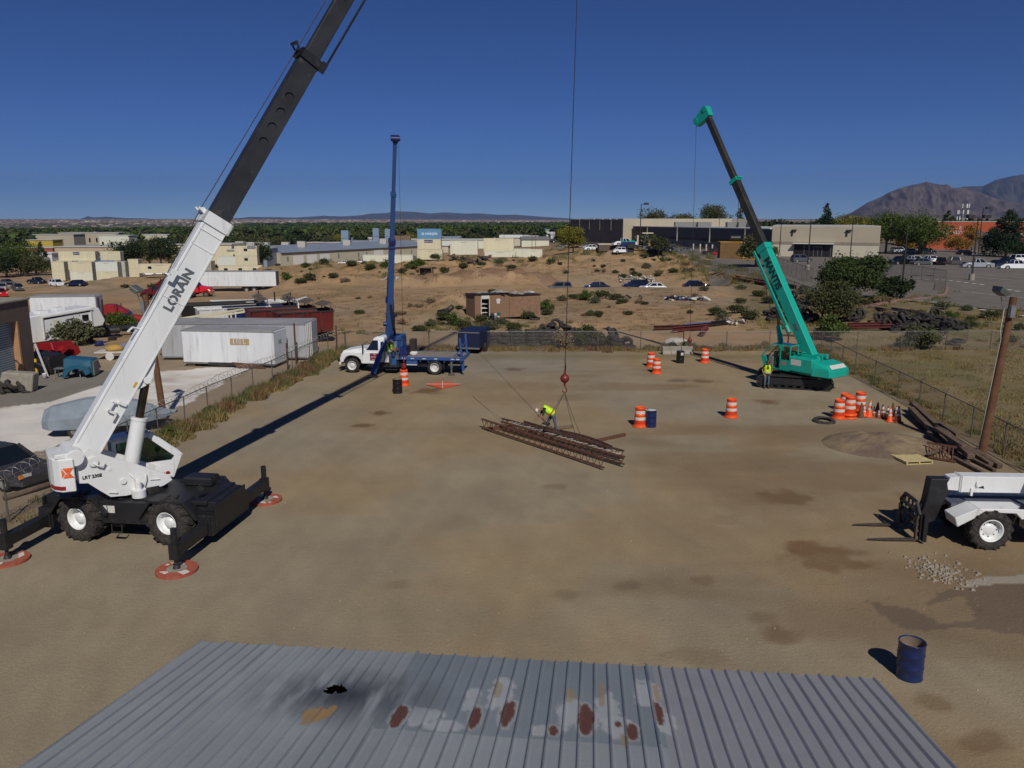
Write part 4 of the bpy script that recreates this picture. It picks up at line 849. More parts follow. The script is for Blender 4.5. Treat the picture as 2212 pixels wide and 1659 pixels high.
g = MB(); g.T = BM; g.box(9.6, BL, -.10, .10, -.125, .125); b3 = g.build('boom_tip_section', bluep, tk, .01)
g = MB(); g.T = BM; g.hexa([(BL-.25, -.13, -.15), (BL+.15, -.26, -.12), (BL+.15, .26, -.12), (BL-.25, .13, -.15), (BL-.25, -.13, .15), (BL+.15, -.26, .25), (BL+.15, .26, .25), (BL-.25, .13, .15)]); g.cyl((BL+.05, -.27, -.12), (BL+.05, .27, -.12), .15, n=14); g.build('boom_head', dblue, b3)
g = MB(); g.T = BM; g.box(-.2, 1.0, .2, .34, -.2, .1); g.cyl((.3, -.42, -.1), (.3, -.2, -.1), .16, n=14); g.tube([(.6, .25, .1), (1.4, .3, .2), (2.2, .22, .1)], .03); g.build('winch', dblue, tk)
g = MB(); g.T = BM; g.box(2.0, 3.8, -.235, -.20, -.05, .08); g.box(1.9, 2.3, -.30, -.23, -.1, .12); g.build('side_box', dblue, bb)
g = MB(); g.cyl((.12, 0, 2.5), (BM @ Vector((1.9, 0, -.24))), .09, n=12); g.build('lift_cylinder', blackp, tk)
hb3 = G(873, 832, 0.)
hk3 = thing('hook_block', 'red hook block hanging from the blue crane just above an orange drum', 'crane hook', (hb3.x, hb3.y+.1, 1.08))
q = MB(); q.cyl((0, 0, 0), (0, 0, .22), .15, n=14); q.cyl((0, 0, .22), (0, 0, .32), .15, .06, n=14); q.build('ball', redball, hk3, .02)
q = MB(); q.tube([(0, 0, .3), (.02, 0, .5), (0, 0, .62)], .05, 6); q.cyl((0, 0, .55), (0, 0, .8), .045, n=8); q.build('shackle', redball, hk3)
q = MB(); q.tube([(0, 0, .75), P3(861, 312, 49.1)-Vector((hb3.x, hb3.y+.1, 1.08))], .012, 5); q.build('hoist_rope', darkm, hk3)

# ================================================================ telehandler at the right edge
F1 = G(2134, 1184, 0.)
TH = Vector((F1.x, F1.y+1.05, 0)); tel = thing('telehandler', 'white telescopic forklift with empty forks low, cut by the right picture edge', 'telehandler', TH, math.pi+rad(-3))
for x in (0, -3.3):
    for sy in (-1, 1): wheel(tel, (x, sy*1.02, .64), 1.28, .46, .37, white, rubber2, 14, side=sy, hub=-.02, nb=8)
g = MB(); g.box(-4.3, .35, -.42, .42, .55, .95); g.cyl((0, -.9, .64), (0, .9, .64), .13, n=12); g.cyl((-3.3, -.9, .64), (-3.3, .9, .64), .13, n=12); g.build('chassis', blackp, tel)
for sy in (1, -1):
    g = MB(); ya, yb = (.42, 1.16) if sy > 0 else (-1.16, -.42)
    g.prism([(1.12, .82), (.98, 1.12), (.55, 1.42), (-1.05, 1.42), (-1.32, 1.12), (-.82, 1.10), (-.62, 1.34), (.40, 1.34), (.62, 1.10), (.70, .70)] if False else [(.42, 1.34), (-.95, 1.34), (-1.25, 1.12), (-.92, 1.0), (-.72, 1.20), (.30, 1.22)], ya, yb)
    g.hexa([(1.02, ya, .72), (.55, ya, 1.0), (.55, yb, 1.0), (1.02, yb, .72), (1.12, ya, 1.02), (.42, ya, 1.36), (.42, yb, 1.36), (1.12, yb, 1.02)]); g.prism([(.55, 1.0), (.42, 1.34), (.28, 1.22)], ya, yb)
    g.build('fender', white, tel, .02)
g = MB(); g.box(-4.6, -1.0, -1.1, -.45, .75, 1.35); g.box(-4.7, -3.9, -.9, 1.0, .7, 1.5); g.box(-3.0, -1.25, .45, 1.12, .55, 1.05); g.build('body', white, tel, .03)
g = MB(); g.box(-4.5, .9, -.40, .40, 1.12, 1.24); g.build('chassis_top', mat('blue_grey_frame', (.10, .11, .14), .5), tel)  # chassis top in dull blue-grey
g = MB()
for a_, c_ in (((-1.35, .50, .9), (-1.55, .55, 2.35)), ((-1.35, 1.1, .9), (-1.55, 1.05, 2.35)), ((-2.9, .50, 1.0), (-2.8, .55, 2.35)), ((-2.9, 1.1, 1.0), (-2.8, 1.05, 2.35)), ((-1.55, .55, 2.35), (-2.8, .55, 2.35)), ((-1.55, 1.05, 2.35), (-2.8, 1.05, 2.35)), ((-1.55, .55, 2.35), (-1.55, 1.05, 2.35)), ((-2.8, .55, 2.35), (-2.8, 1.05, 2.35)), ((-.8, 1.1, 1.1), (-1.55, 1.1, 1.75)), ((-.85, 1.1, 1.4), (-1.9, 1.1, .75))): g.bar(a_, c_, .07)
g.box(-2.8, -1.55, .52, 1.08, 2.33, 2.38); g.build('cab_frame', blackp, tel); g = MB(); g.box(-2.6, -2.1, .58, 1.0, 1.05, 1.5); g.box(-2.7, -2.55, .58, 1.0, 1.4, 2.0); g.build('seat', blackp, tel, .04)
g = MB(); g.box(-4.4, .62, -.24, .24, 1.56, 2.10); g.build('boom', white, tel, .015)
g = MB(); g.prism([(.60, 1.60), (.60, 2.08), (.92, 2.04), (1.0, 1.84), (.95, 1.62)], -.20, .20); g.box(.2, .28, -.29, .29, 1.46, 1.72); g.box(.55, .58, -.27, .27, 1.56, 2.12); g.tube([(.1, .26, 1.95), (.12, .30, 1.85), (.08, .28, 1.75)], .02); g.build('boom_nose', white, tel, .01)
g = MB(); g.prism([(-.16, 1.70), (.06, 1.72), (-.12, 1.80)], .241, .245); g.build('emblem', blk, tel)
g = MB(); g.prism([(.85, 1.98), (1.52, 1.98), (1.60, 1.2), (1.72, .75), (1.5, .45), (1.25, .55), (1.0, 1.3), (.85, 1.62)], -.19, .19); g.build('boom_head', blackp, tel, .02)
g = MB(); g.bar((1.45, 0, .75), (1.95, 0, .55), .3, .2); g.bar((1.3, 0, 1.1), (1.9, 0, .95), .1); g.build('tilt_link', blackp, tel)
g = MB()
for y in (-.75, .75): g.bar((1.95, y, .12), (1.95, y, .95), .1, .08)
for z in (.25, .72, .95): g.bar((1.95, -.78, z), (1.95, .78, z), .1, .07)
for y in (-.45, -.15, .15, .45): g.bar((2.0, y, .95), (2.0, y*.9, 1.25), .05)
g.bar((2.0, -.75, .95), (2.0, -.42, 1.28), .07); g.bar((2.0, .75, .95), (2.0, .42, 1.28), .07); g.bar((2.0, -.45, 1.28), (2.0, .45, 1.28), .08)
for y in (-.5, -.2, .1, .4): g.tube([(1.92, y, .3), (1.85, y+.1, .6), (1.95, y, .9)], .025)
g.bar((1.86, .83, .1), (1.86, .83, 1.0), .16, .12); g.build('fork_carriage', blackp, tel)
forkm = mat('fork_steel', (.09, .07, .055), .6, .4, .3, 5)
for y in (-.62, .66):
    g = MB(); g.bar((2.05, y, .12), (2.05, y, .85), .12, .05); g.bar((2.03, y, .10), (2.9, y, .08), .12, .06, w2=.12, h2=.045); g.bar((2.9, y, .08), (3.55, y, .07), .12, .045, w2=.05, h2=.02); g.build('fork', forkm, tel)

# ================================================================ metal roof in the foreground
E1, E2 = G(438, 1386, 2.6), G(1888, 1466, 2.6)
ex = (E2-E1); EL = ex.length; ex.normalize(); ra_ = math.atan2(ex.y, ex.x)
sh = thing('shed', 'long shed with a grey ribbed metal roof, rusty patches and a burnt hole', 'shed', (E1.x, E1.y, 0), ra_)
PITR = rad(10.4); RL = 7.4
def roof_mesh():
    nrib = 53; sp = EL/nrib; xs = []; hs = []
    for i in range(nrib):
        x = i*sp; k = 1.5 if i in (6, 18, 36) else 1.
        xs += [x-.017*k, x-.013*k, x+.013*k, x+.017*k, x+sp*.22, x+sp*.36, x+sp*.5, x+sp*.64, x+sp*.78]; hs += [0, .034*k, .034*k, 0, 0, 0, 0, 0, 0]
    xs += [EL-.017, EL-.013, EL+.013, EL+.017]; hs += [0, .034, .034, 0]
    xs = np.array(xs); hs = np.array(hs); vs = np.arange(0, RL+.01, .035)
    U, Vv = np.meshgrid(xs, vs); Hh = np.repeat(hs[None, :], len(vs), 0)
    Hh = Hh+.006*(fbm(U*1.5, Vv*.7, 3, 91)-.5)
    Vv2 = Vv.copy(); Vv2[0] += .02*np.sin(U[0]*9)
    X = U; Y = -Vv2*math.cos(PITR); Z = 2.6+Vv2*math.sin(PITR)+Hh
    V = np.stack([X.ravel(), Y.ravel(), Z.ravel()], 1)
    me = grid_mesh('roof_sheets', V, len(vs), len(xs), False)
    u = U.ravel(); v = Vv.ravel()
    inv = (Tr(E1.x, E1.y, 0) @ Matrix.Rotation(ra_, 4, 'Z')).inverted()
    def R(px, py):
        o = Vector((0, 0, H)); vv = (CY-py)/FP; d = Vector(((px-CX)/FP, CP+vv*SP, -SP+vv*CP)); o = inv @ o; d = inv.to_3x3() @ d
        n = Vector((0, math.sin(PITR), math.cos(PITR))); t = (Vector((0, 0, 2.6))-o).dot(n)/d.dot(n); p = o+d*t; return p.x, -p.y/math.cos(PITR)
    c1 = np.array([.325, .35, .355]); c = np.repeat(c1[None, :], len(u), 0)*(.88+.24*fbm(u*1.1, v*.35, 4, 95)[:, None])
    sheet_i = np.floor(u/(EL/53*4)); c = c*(1+.07*(vnoise(sheet_i*7.3, sheet_i*0+.5, 3)-.5))[:, None]
    xr = R(1420, 1500)[0]; xl = R(850, 1500)[0]
    new = (u > xr); c[new] = np.array([.32, .32, .33])*(.96+.08*fbm(u[new]*.8, v[new]*.3, 3, 96)[:, None])
    mid = (u > xl) & (u < xr) & (v < R(1100, 1592)[1]); c[mid] *= np.array([.74, .77, .80])
    def blob(px, py, rx, ry, seed, edge=1.1, fr=7.):
        cx, cy = R(px, py); d = np.sqrt(((u-cx)/rx)**2+((v-cy)/ry)**2); return np.clip((1.15-d-edge*(fbm(u*fr, v*fr*.7, 4, seed)-.5))*6, 0, 1)
    for i, (px, py, rx, ry) in enumerate([(905, 1545, .30, .30), (1020, 1510, .10, .5), (1080, 1500, .18, .55), (1230, 1540, .17, .5), (1310, 1530, .16, .5), (1400, 1500, .2, .5), (1330, 1570, .18, .35), (960, 1570, .25, .2), (1440, 1560, .14, .35), (1165, 1580, .14, .2)]):
        k = (blob(px, py, rx, ry, 100+i, 1.2)*.8)[:, None]; c = c*(1-k)+np.array([.47, .48, .48])*k
    for i, (px, py, rx, ry) in enumerate([(1300, 1500, .05, .45), (1418, 1500, .06, .35), (1075, 1490, .06, .3), (1232, 1500, .07, .25), (1350, 1600, .06, .3)]):
        k = (blob(px, py, rx, ry, 130+i)*.7)[:, None]; c = c*(1-k)+np.array([.36, .27, .14])*k
    for i, (px, py, rx, ry) in enumerate([(862, 1548, .095, .32), (1027, 1548, .07, .34), (1097, 1540, .10, .42), (1195, 1578, .07, .17), (1265, 1555, .11, .46), (1366, 1580, .08, .27), (1422, 1540, .07, .36), (1335, 1565, .04, .1)]):
        k = (blob(px, py, rx*1.45, ry*1.15, 150+i, .7)*.8)[:, None]; c = c*(1-k)+np.array([.45, .44, .41])*k
        k = (blob(px, py, rx, ry, 150+i, .7))[:, None]; c = c*(1-k)+np.array([.15, .062, .038])*(.85+.3*fbm(u*20, v*20, 3, 9)[:, None])*k
    k = (np.clip(1.1-np.sqrt(((u-R(740, 1505)[0])/1.7)**2+((v-R(730, 1500)[1])/1.1)**2), 0, 1)*np.clip((fbm(u*4.2, v*.8, 4, 170)-.36)*5, 0, 1)*.9)[:, None]; c = c*(1-k)+np.array([.035, .036, .042])*k
    for px, py, rx, ry in ((680, 1545, .16, .3), (715, 1535, .08, .2)):
        k = (blob(px, py, rx, ry, 180, .8)*.8)[:, None]; c = c*(1-k)+np.array([.42, .25, .07])*k
    k = ((Hh.ravel() > .01)*np.clip((fbm(u*2, v*.5, 3, 190)-.3)*3, 0, 1)*.45)[:, None]; c = c*(1-k)+np.array([.09, .09, .11])*k  # ribs darkened in the colour: patchy dirt and their shaded sides
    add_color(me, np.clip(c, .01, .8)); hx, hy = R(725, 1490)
    bm = bmesh.new(); bm.from_mesh(me); kill = []
    for f in bm.faces:
        q = f.calc_center_median(); vv = -q.y/math.cos(PITR); a = math.atan2((vv-hy), (q.x-hx)); r_ = math.hypot((q.x-hx)/.17, (vv-hy)/.17)
        if r_ < 1+.10*math.sin(a*3+1)+.08*math.sin(a*7+2): kill.append(f)
    bmesh.ops.delete(bm, geom=kill, context='FACES'); bm.to_mesh(me); bm.free(); return me, (hx, hy)
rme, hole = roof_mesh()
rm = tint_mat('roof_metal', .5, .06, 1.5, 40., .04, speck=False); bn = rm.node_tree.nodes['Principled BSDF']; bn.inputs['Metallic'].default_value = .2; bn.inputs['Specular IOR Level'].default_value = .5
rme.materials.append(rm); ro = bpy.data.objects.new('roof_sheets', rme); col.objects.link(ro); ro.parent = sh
g = MB(); zr = 2.6+RL*math.sin(PITR); yr = -RL*math.cos(PITR)
g.quad((-.02, yr, zr), (EL+.02, yr, zr), (EL+.02, yr*2, 2.6), (-.02, yr*2, 2.6)); g.build('rear_slope', galv, sh)
wallm = mat('shed_wall', (.20, .20, .19), .7, .2, .1, 2)
g = MB(); g.box(.15, EL-.15, -.35, -.25, 0, 2.5); g.build('front_wall', wallm, sh)
for x in (.15, EL-.25):
    g = MB(); g.prism([(-.35, 0), (-.35, 2.5), (yr, zr-.1), (yr*2+.3, 2.5), (yr*2+.3, 0)], x, x+.1, 'x'); g.build('end_wall', wallm, sh)
g = MB(); g.box(.25, EL-.25, yr*2+.3, yr*2+.4, 0, 2.5); g.build('back_wall', wallm, sh)
g = MB(); g.box(.25, EL-.25, -1.4, -1.3, 2.2, 2.5); g.build('purlin', darkm, sh)

# ================================================================ drums, barrels, cones
def traffic_barrel(label, loc, base=1, tilt=0, proto=[None]):
    if proto[0] is None:
        t = thing('traffic_barrel', label, 'traffic barrel', loc, 0, 'orange and white traffic barrels in the yard')
        prof = [(.24, .98), (.235, 1.0), (.24, 1.0), (.245, .86), (.235, .85), (.255, .84), (.262, .70), (.25, .69), (.268, .68), (.275, .54), (.262, .53), (.28, .52), (.288, .38), (.275, .37), (.293, .36), (.30, .12), (.31, .06)]
        q = MB(); q.lathe([(.001, .955), (.22, .955), (.225, .99)]+prof, 24); q.lathe([(.31, .06), (.36, .06), (.37, .0), (.30, 0)], 24); q.build('shell', orange, t)
        for z0, z1, r0, r1 in ((.69, .835, .266, .258), (.375, .515, .292, .284)):
            q = MB(); q.lathe([(r0, z0), (r1, z1)], 24); q.build('reflective_band', refl, t)
        q = MB(); q.lathe([(.298, .04), (.30, .35)], 24); q.build('lower_skirt', ored, t); q = MB(); q.lathe([(.25, .86), (.246, .97)], 24); q.build('upper_rim', ored, t)
        proto[0] = t; return t
    return again(proto[0], label, loc, RND.uniform(0, 6))
for (px, py, lab) in [(873, 832, 'orange traffic barrel under the hook of the blue crane truck'), (1406, 792, 'orange traffic barrel behind its twin near the black drum'), (1418, 806, 'orange traffic barrel in front of its twin, left of the black drum'),
                      (1522, 783, 'lone orange traffic barrel to the right of the concrete barrier'), (1579, 901, 'lone orange traffic barrel in the open middle right of the yard'), (1382, 921, 'orange traffic barrel standing against a blue drum with a white lid'),
                      (1811, 903, 'leftmost orange traffic barrel of the cluster by the cones'), (1834, 903, 'front orange traffic barrel of the cluster, its stack tallest'), (1856, 893, 'rear right orange traffic barrel of the cluster beside the cones'),
                      (1824, 889, 'rear left orange traffic barrel of the cluster beside the cones')]:
    p = G(px, py); traffic_barrel(lab, p)
for (px, py, lab) in [(1834, 903, 'second orange barrel nested on the front barrel of the cluster'), (1856, 893, 'second orange barrel nested on the rear right barrel of the cluster')]:
    p = G(px, py); p.z += .17; traffic_barrel(lab, p)
def drum(label, loc, m, lid, open_=False):
    t = thing('steel_drum', label, 'drum', loc); q = MB()
    prof = [(.285, 0), (.295, .01), (.285, .03), (.285, .27), (.297, .29), (.285, .31), (.285, .57), (.297, .59), (.285, .61), (.285, .855), (.297, .87), (.285, .88)]
    if open_: prof += [(.275, .88), (.272, .03), (.001, .03)]
    q.lathe(prof, 32); q.build('body', m, t)
    if not open_:
        q = MB(); q.cyl((0, 0, .84), (0, 0, .862), .283, n=32, smooth=False); l = q.build('lid', lid, t); q = MB(); q.cyl((-.16, .05, .862), (-.16, .05, .885), .045, n=12); q.build('bung', darkm, l)
    else:
        q = MB(); q.lathe([(.270, .85), (.270, .032), (.001, .032)], 32); q.build('rusty_lining', lid, t)
    return t
bdm = mat('drum_blue', (.010, .020, .085), .3, 0, .15, 3, dirt=(.05, .045, .05), dirt_amt=.15); bdk = mat('drum_black', (.010, .010, .010), .35, 0, .2, 3)
drum('blue steel drum with a white lid beside an orange barrel', G(1405, 921.5), bdm, mat('drum_lid', (.6, .62, .55), .5))
drum('open empty blue drum nearest the camera, rusty inside', G(1963, 1461), bdm, mat('rusty_lining', (.20, .17, .15), .7, .2, .2, 3, dirt=(.22, .10, .04), dirt_amt=.5), True)
drum('black drum standing in front of the orange barrel under the blue crane hook', G(859, 849), bdk, mat('drum_lid_tan', (.30, .24, .12), .6))
bd = drum('black drum with a white label near the concrete barrier', G(1469, 784), bdk, bdk); q = MB(); q.box(-.02, .16, -.292, -.286, .6, .8); q.build('label', refl, bd)
def cone(label, loc, top, bands, m, s=1., lean=0., protos={}):
    k = (m.name, bands)
    if k in protos:
        c_ = again(protos[k], label, loc, RND.uniform(0, 6), s=s); c_.rotation_euler.x = lean; return c_
    t = thing('traffic_cone', label, 'traffic cone', loc, RND.uniform(0, 6), 'traffic cones lined up behind the dirt pile'); t.scale = (s, s, s); t.rotation_euler.x = lean
    q = MB(); q.box(-.19, .19, -.19, .19, 0, .04); q.build('base', m if bands != 1 else blackp, t, .01)
    q = MB(); q.lathe([(.15, .04), (.14, .06), (.032, .70), (.022, .71), (.001, .71)], 18); q.build('body', m, t)
    if bands:
        q = MB(); rr = lambda z: .14+(z-.06)*(.032-.14)/.64+.004; q.lathe([(rr(.48), .48), (rr(.62), .62)], 18); q.build('reflective_collar', refl, t)
        q = MB(); q.lathe([(rr(.30), .30), (rr(.38), .38)], 18); q.build('reflective_collar', refl, t)
    protos[k] = t; return t
co1 = orange; co2 = mat('faded_cone', (.26, .07, .035), .8, 0, .2, 8, dirt=(.12, .06, .04)); co3 = mat('dark_cone', (.12, .045, .02), .8, 0, .2, 8)
for x, y, m, bd_, s, lab in [(800, 507, co3, 0, 1.1, 'dirty dark cone without bands next to the orange barrels'), (830, 503, co1, 2, .9, 'short bright orange cone second from the barrels'), (871, 503, co1, 2, 1.25, 'tall clean orange cone third from the barrels'),
                            (912, 507, co2, 2, .8, 'small faded cone with black base fourth from the barrels'), (940, 508, co3, 0, 1.15, 'dark cone behind the small faded cones'), (955, 516, co2, 2, .65, 'smallest faded cone in the middle of the row'),
                            (988, 517, co2, 2, 1.05, 'faded cone with broad white bands right of the smallest one'), (1030, 526, co3, 2, 1., 'dark cone behind the bright orange one at the right'), (1051, 545, co1, 2, 1.05, 'bright orange cone near the right end of the row'),
                            (1072, 505, co3, 0, 1.1, 'dark slim cone at the back right of the row'), (1106, 515, co2, 2, .95, 'faded cone behind the last cone on the right'), (1121, 551, co2, 2, 1.2, 'tall faded cone last on the right of the row')]:
    p = G((x/2.212+3000)/1.8083, (y/2.212+1400)/1.8083); cone(lab, p, 0, bd_, m, s, RND.uniform(-.06, .06))
t = MB(); pts = [G(920, 832), G(956, 826), (G(994, 832)), G(956, 841)]
t.add([(p.x, p.y, .03) for p in pts]+[(p.x, p.y, .07) for p in pts], [(0,1,2,3), (4,5,6,7), (0,1,5,4), (1,2,6,5), (2,3,7,6), (3,0,4,7)]); lb = t.build('landing_board', mat('board_orange', (.62, .10, .035), .6, 0, .08)); tag(lb, 'orange diamond shaped board lying flat on the dirt', 'marker board')
t = MB(); a_, c_ = pts[0], pts[2]; t.bar((a_.x, a_.y, .078), (c_.x, c_.y, .078), .05, .012); a_, c_ = pts[1], pts[3]; t.bar((a_.x, a_.y, .092), (c_.x, c_.y, .092), .05, .012); t.build('white_cross', refl, lb)
def barrier(px0, px1, py, lab):
    a_, c_ = G(px0, py, 0.), G(px1, py-.5, 0.); L_ = (c_-a_).length; o = MB(); o.prism([(-.30, 0), (-.30, .12), (-.16, .3), (-.13, .62), (.13, .62), (.16, .3), (.30, .12), (.30, 0)], 0, L_, 'x'); ob_ = o.build('concrete_barrier', concrete, None, .02)
    ob_.location = (a_.x, a_.y+.2, 0); ob_.rotation_euler.z = math.atan2(c_.y-a_.y, c_.x-a_.x); tag(ob_, lab, 'barrier', 'concrete barriers end to end')
barrier(1431, 1471, 766.5, 'low concrete barrier behind the black drum, left one of two'); barrier(1472, 1497, 766, 'low concrete barrier crossed by the teal crane shadow, right one of two')
pp = [G(*q_) for q_ in ((1930.5, 981), (1987, 981), (2015, 1002), (1958, 1004.5))]
pa = pp[3]; ux = (pp[2]-pp[3]); uy = (pp[0]-pp[3]); pal = thing('pallet', 'fresh yellow pine pallet lying flat beside the dirt pile', 'pallet', pa, math.atan2(ux.y, ux.x))
Lx = ux.length; Ly = uy.length; skew = math.atan2(uy.y, uy.x)-math.atan2(ux.y, ux.x)-math.pi/2
t = MB(); [t.box(0, Lx, Ly*i/9+.02, Ly*(i+1)/9-.02, .11, .135) for i in range(9)]; [t.box(0, Lx, Ly*i/4, Ly*i/4+.1, 0, .02) for i in range(4)]
po_ = t.build('deck_boards', newwood, pal); tag(po_, kind=None)
for x in (0, .5, 1.):
    t = MB(); t.box(x*(Lx-.06), x*(Lx-.06)+.06, 0, Ly, .02, .11); t.build('stringer', newwood, pal)
tim = [((3560, 1610), (3700, 1725), .5, .28, 'thick old timber at the top end of the pile', .3), ((3555, 1625), (3655, 1715), .4, .28, 'long weathered timber lying on the dirt pile side', .2), ((3655, 1705), (3790, 1815), .55, .30, 'thick dark timber in the middle of the pile', .35),
       ((3700, 1730), (3815, 1785), .35, .22, 'pale edged timber right of the thick dark one', .2), ((3740, 1752), (3870, 1825), .25, .22, 'squared timber running toward the telehandler', .12), ((3800, 1775), (3905, 1832), .22, .24, 'squared timber farthest right beside the pole', .12),
       ((3625, 1705), (3780, 1815), .2, .2, 'timber low on the left of the thick dark one', .1), ((3770, 1790), (3885, 1845), .12, .16, 'thin timber lying on the dirt by the pile', .08), ((3720, 1795), (3840, 1855), .10, .18, 'short charred timber at the front of the pile', .08),
       ((3570, 1600), (3740, 1725), .15, .2, 'long timber at the back of the pile by the fence', .3), ((3620, 1800), (3690, 1770), .3, .14, 'short brown timber propped beside the pallet', .22), ((3650, 1722), (3760, 1790), .6, .2, 'timber lying on top of the pile', .5)]
for (ax, ay), (bx, by), za, w_, lab, zb in tim:
    p, q_ = G(ax/1.8083, ay/1.8083), G(bx/1.8083, by/1.8083); t = MB(); t.bar((p.x, p.y, p.z+za), (q_.x, q_.y, q_.z+zb), w_, w_*.8); tag(t.build('timber', wood2 if (ax+ay) % 3 else wood, None, .015), lab, 'timber', 'old timbers piled by the right fence')
tr = G(2010, 985); trk = thing('steel_rack', 'rusty slatted steel rack leaning beside the pallet', 'rack', tr, rad(-40)); t = MB()
[t.bar((k*.16, -.5, .08), (k*.16-.2, .5, .45), .05, .03) for k in range(7)]; t.build('slats', rust, trk)
for s_ in (-.5, .5):
    t = MB(); t.bar((-.3 if s_ > 0 else -.1, s_, .08 if s_ < 0 else .45), (1.1 if s_ < 0 else .9, s_, .08 if s_ < 0 else .45), .08); t.build('side_rail', rust, trk)
def dirt_pile(px, py, rx, ry, h, lab, cols, seed=5, rough=.25, name='dirt_pile', rot=0.):
    p = G(px, py); n = 90; a = np.linspace(-1.15, 1.15, n); U, V_ = np.meshgrid(a, a); r = np.sqrt(U**2+V_**2)
    hh = h*np.clip(1-r, 0, None)**.75*(.75+.5*fbm(U*2.5+seed, V_*2.5, 3, seed)); hh = hh+rough*h*(fbm(U*9, V_*9+seed, 4, seed+3)-.5)*np.clip(1.1-r, 0, 1)*(h > 0)-.05*(r > 1.)
    X = p.x+(U*rx*math.cos(rot)-V_*ry*math.sin(rot)); Y = p.y+(U*rx*math.sin(rot)+V_*ry*math.cos(rot)); Z = terr(X.ravel(), Y.ravel())+hh.ravel()-.02
    me = grid_mesh(name, np.stack([X.ravel(), Y.ravel(), Z], 1), n, n); k = np.clip((fbm(U*3, V_*3, 4, seed+8)-.35)*3, 0, 1).ravel()[:, None]
    add_color(me, (np.array(cols[0])*(1-k)+np.array(cols[1])*k)*(.8+.4*fbm(U*25, V_*25, 3, 3).ravel()[:, None])); me.materials.append(ground_m); o = bpy.data.objects.new(name, me); col.objects.link(o); tag(o, lab, 'dirt pile'); return o
dirt_pile(1908, 962, 2.75, 2.3, .62, 'mound of brown dirt and straw in front of the traffic cones', ((.16, .115, .085), (.25, .19, .115)))
t = MB(); NR.seed(4)
p0 = G(2030, 1235)
for i in range(240):
    x, y = NR.normal(0, .38, 2); s_ = .02+.05*NR.rand()**2; z = zt(p0.x+x, p0.y+y); cx, cy = p0.x+x, p0.y+y*1.3
    t.hexa([(cx-s_, cy-s_*.8, z-.01), (cx+s_, cy-s_, z-.01), (cx+s_*.9, cy+s_, z-.01), (cx-s_, cy+s_*.7, z-.01), (cx-s_*.6, cy-s_*.5, z+s_*.8), (cx+s_*.5, cy-s_*.6, z+s_), (cx+s_*.6, cy+s_*.5, z+s_*.7), (cx-s_*.5, cy+s_*.6, z+s_)])
tag(t.build('rubble', mat('rubble', (.26, .22, .17), .9, 0, .3, 8)), 'scatter of small broken stones on the dirt in front of the telehandler', 'rubble', kind='stuff')
def scatter_stones(name, lab, n, fn, s0, s1, m):
    V = []
    for i in range(n):
        x, y = fn(); s_ = s0+(s1-s0)*NR.rand()**3; z = zt(x, y); a = NR.rand()*6
        q = [(x+math.cos(a+k*2.1)*s_, y+math.sin(a+k*2.1)*s_, z-.005) for k in range(3)]+[(x, y, z+s_*.9)]
        for f in ((0, 1, 3), (1, 2, 3), (2, 0, 3)): V += [q[j] for j in f]
    me = quads_mesh(name, np.array(V), 3); me.materials.append(m); o = bpy.data.objects.new(name, me); col.objects.link(o); tag(o, lab, kind='stuff')
def yardpt():
    y = 15+47*NR.rand()**1.3; l = np.interp(y, [p[1] for p in FENCE_L], [p[0] for p in FENCE_L]); r_ = np.interp(y, [p[1] for p in FENCE_R], [p[0] for p in FENCE_R]); return l+(r_-l)*NR.rand(), y
scatter_stones('gravel', 'small loose stones scattered over the yard', 3500, yardpt, .008, .035, mat('stone', (.26, .225, .17), .9, 0, .2, 3, island=.35))
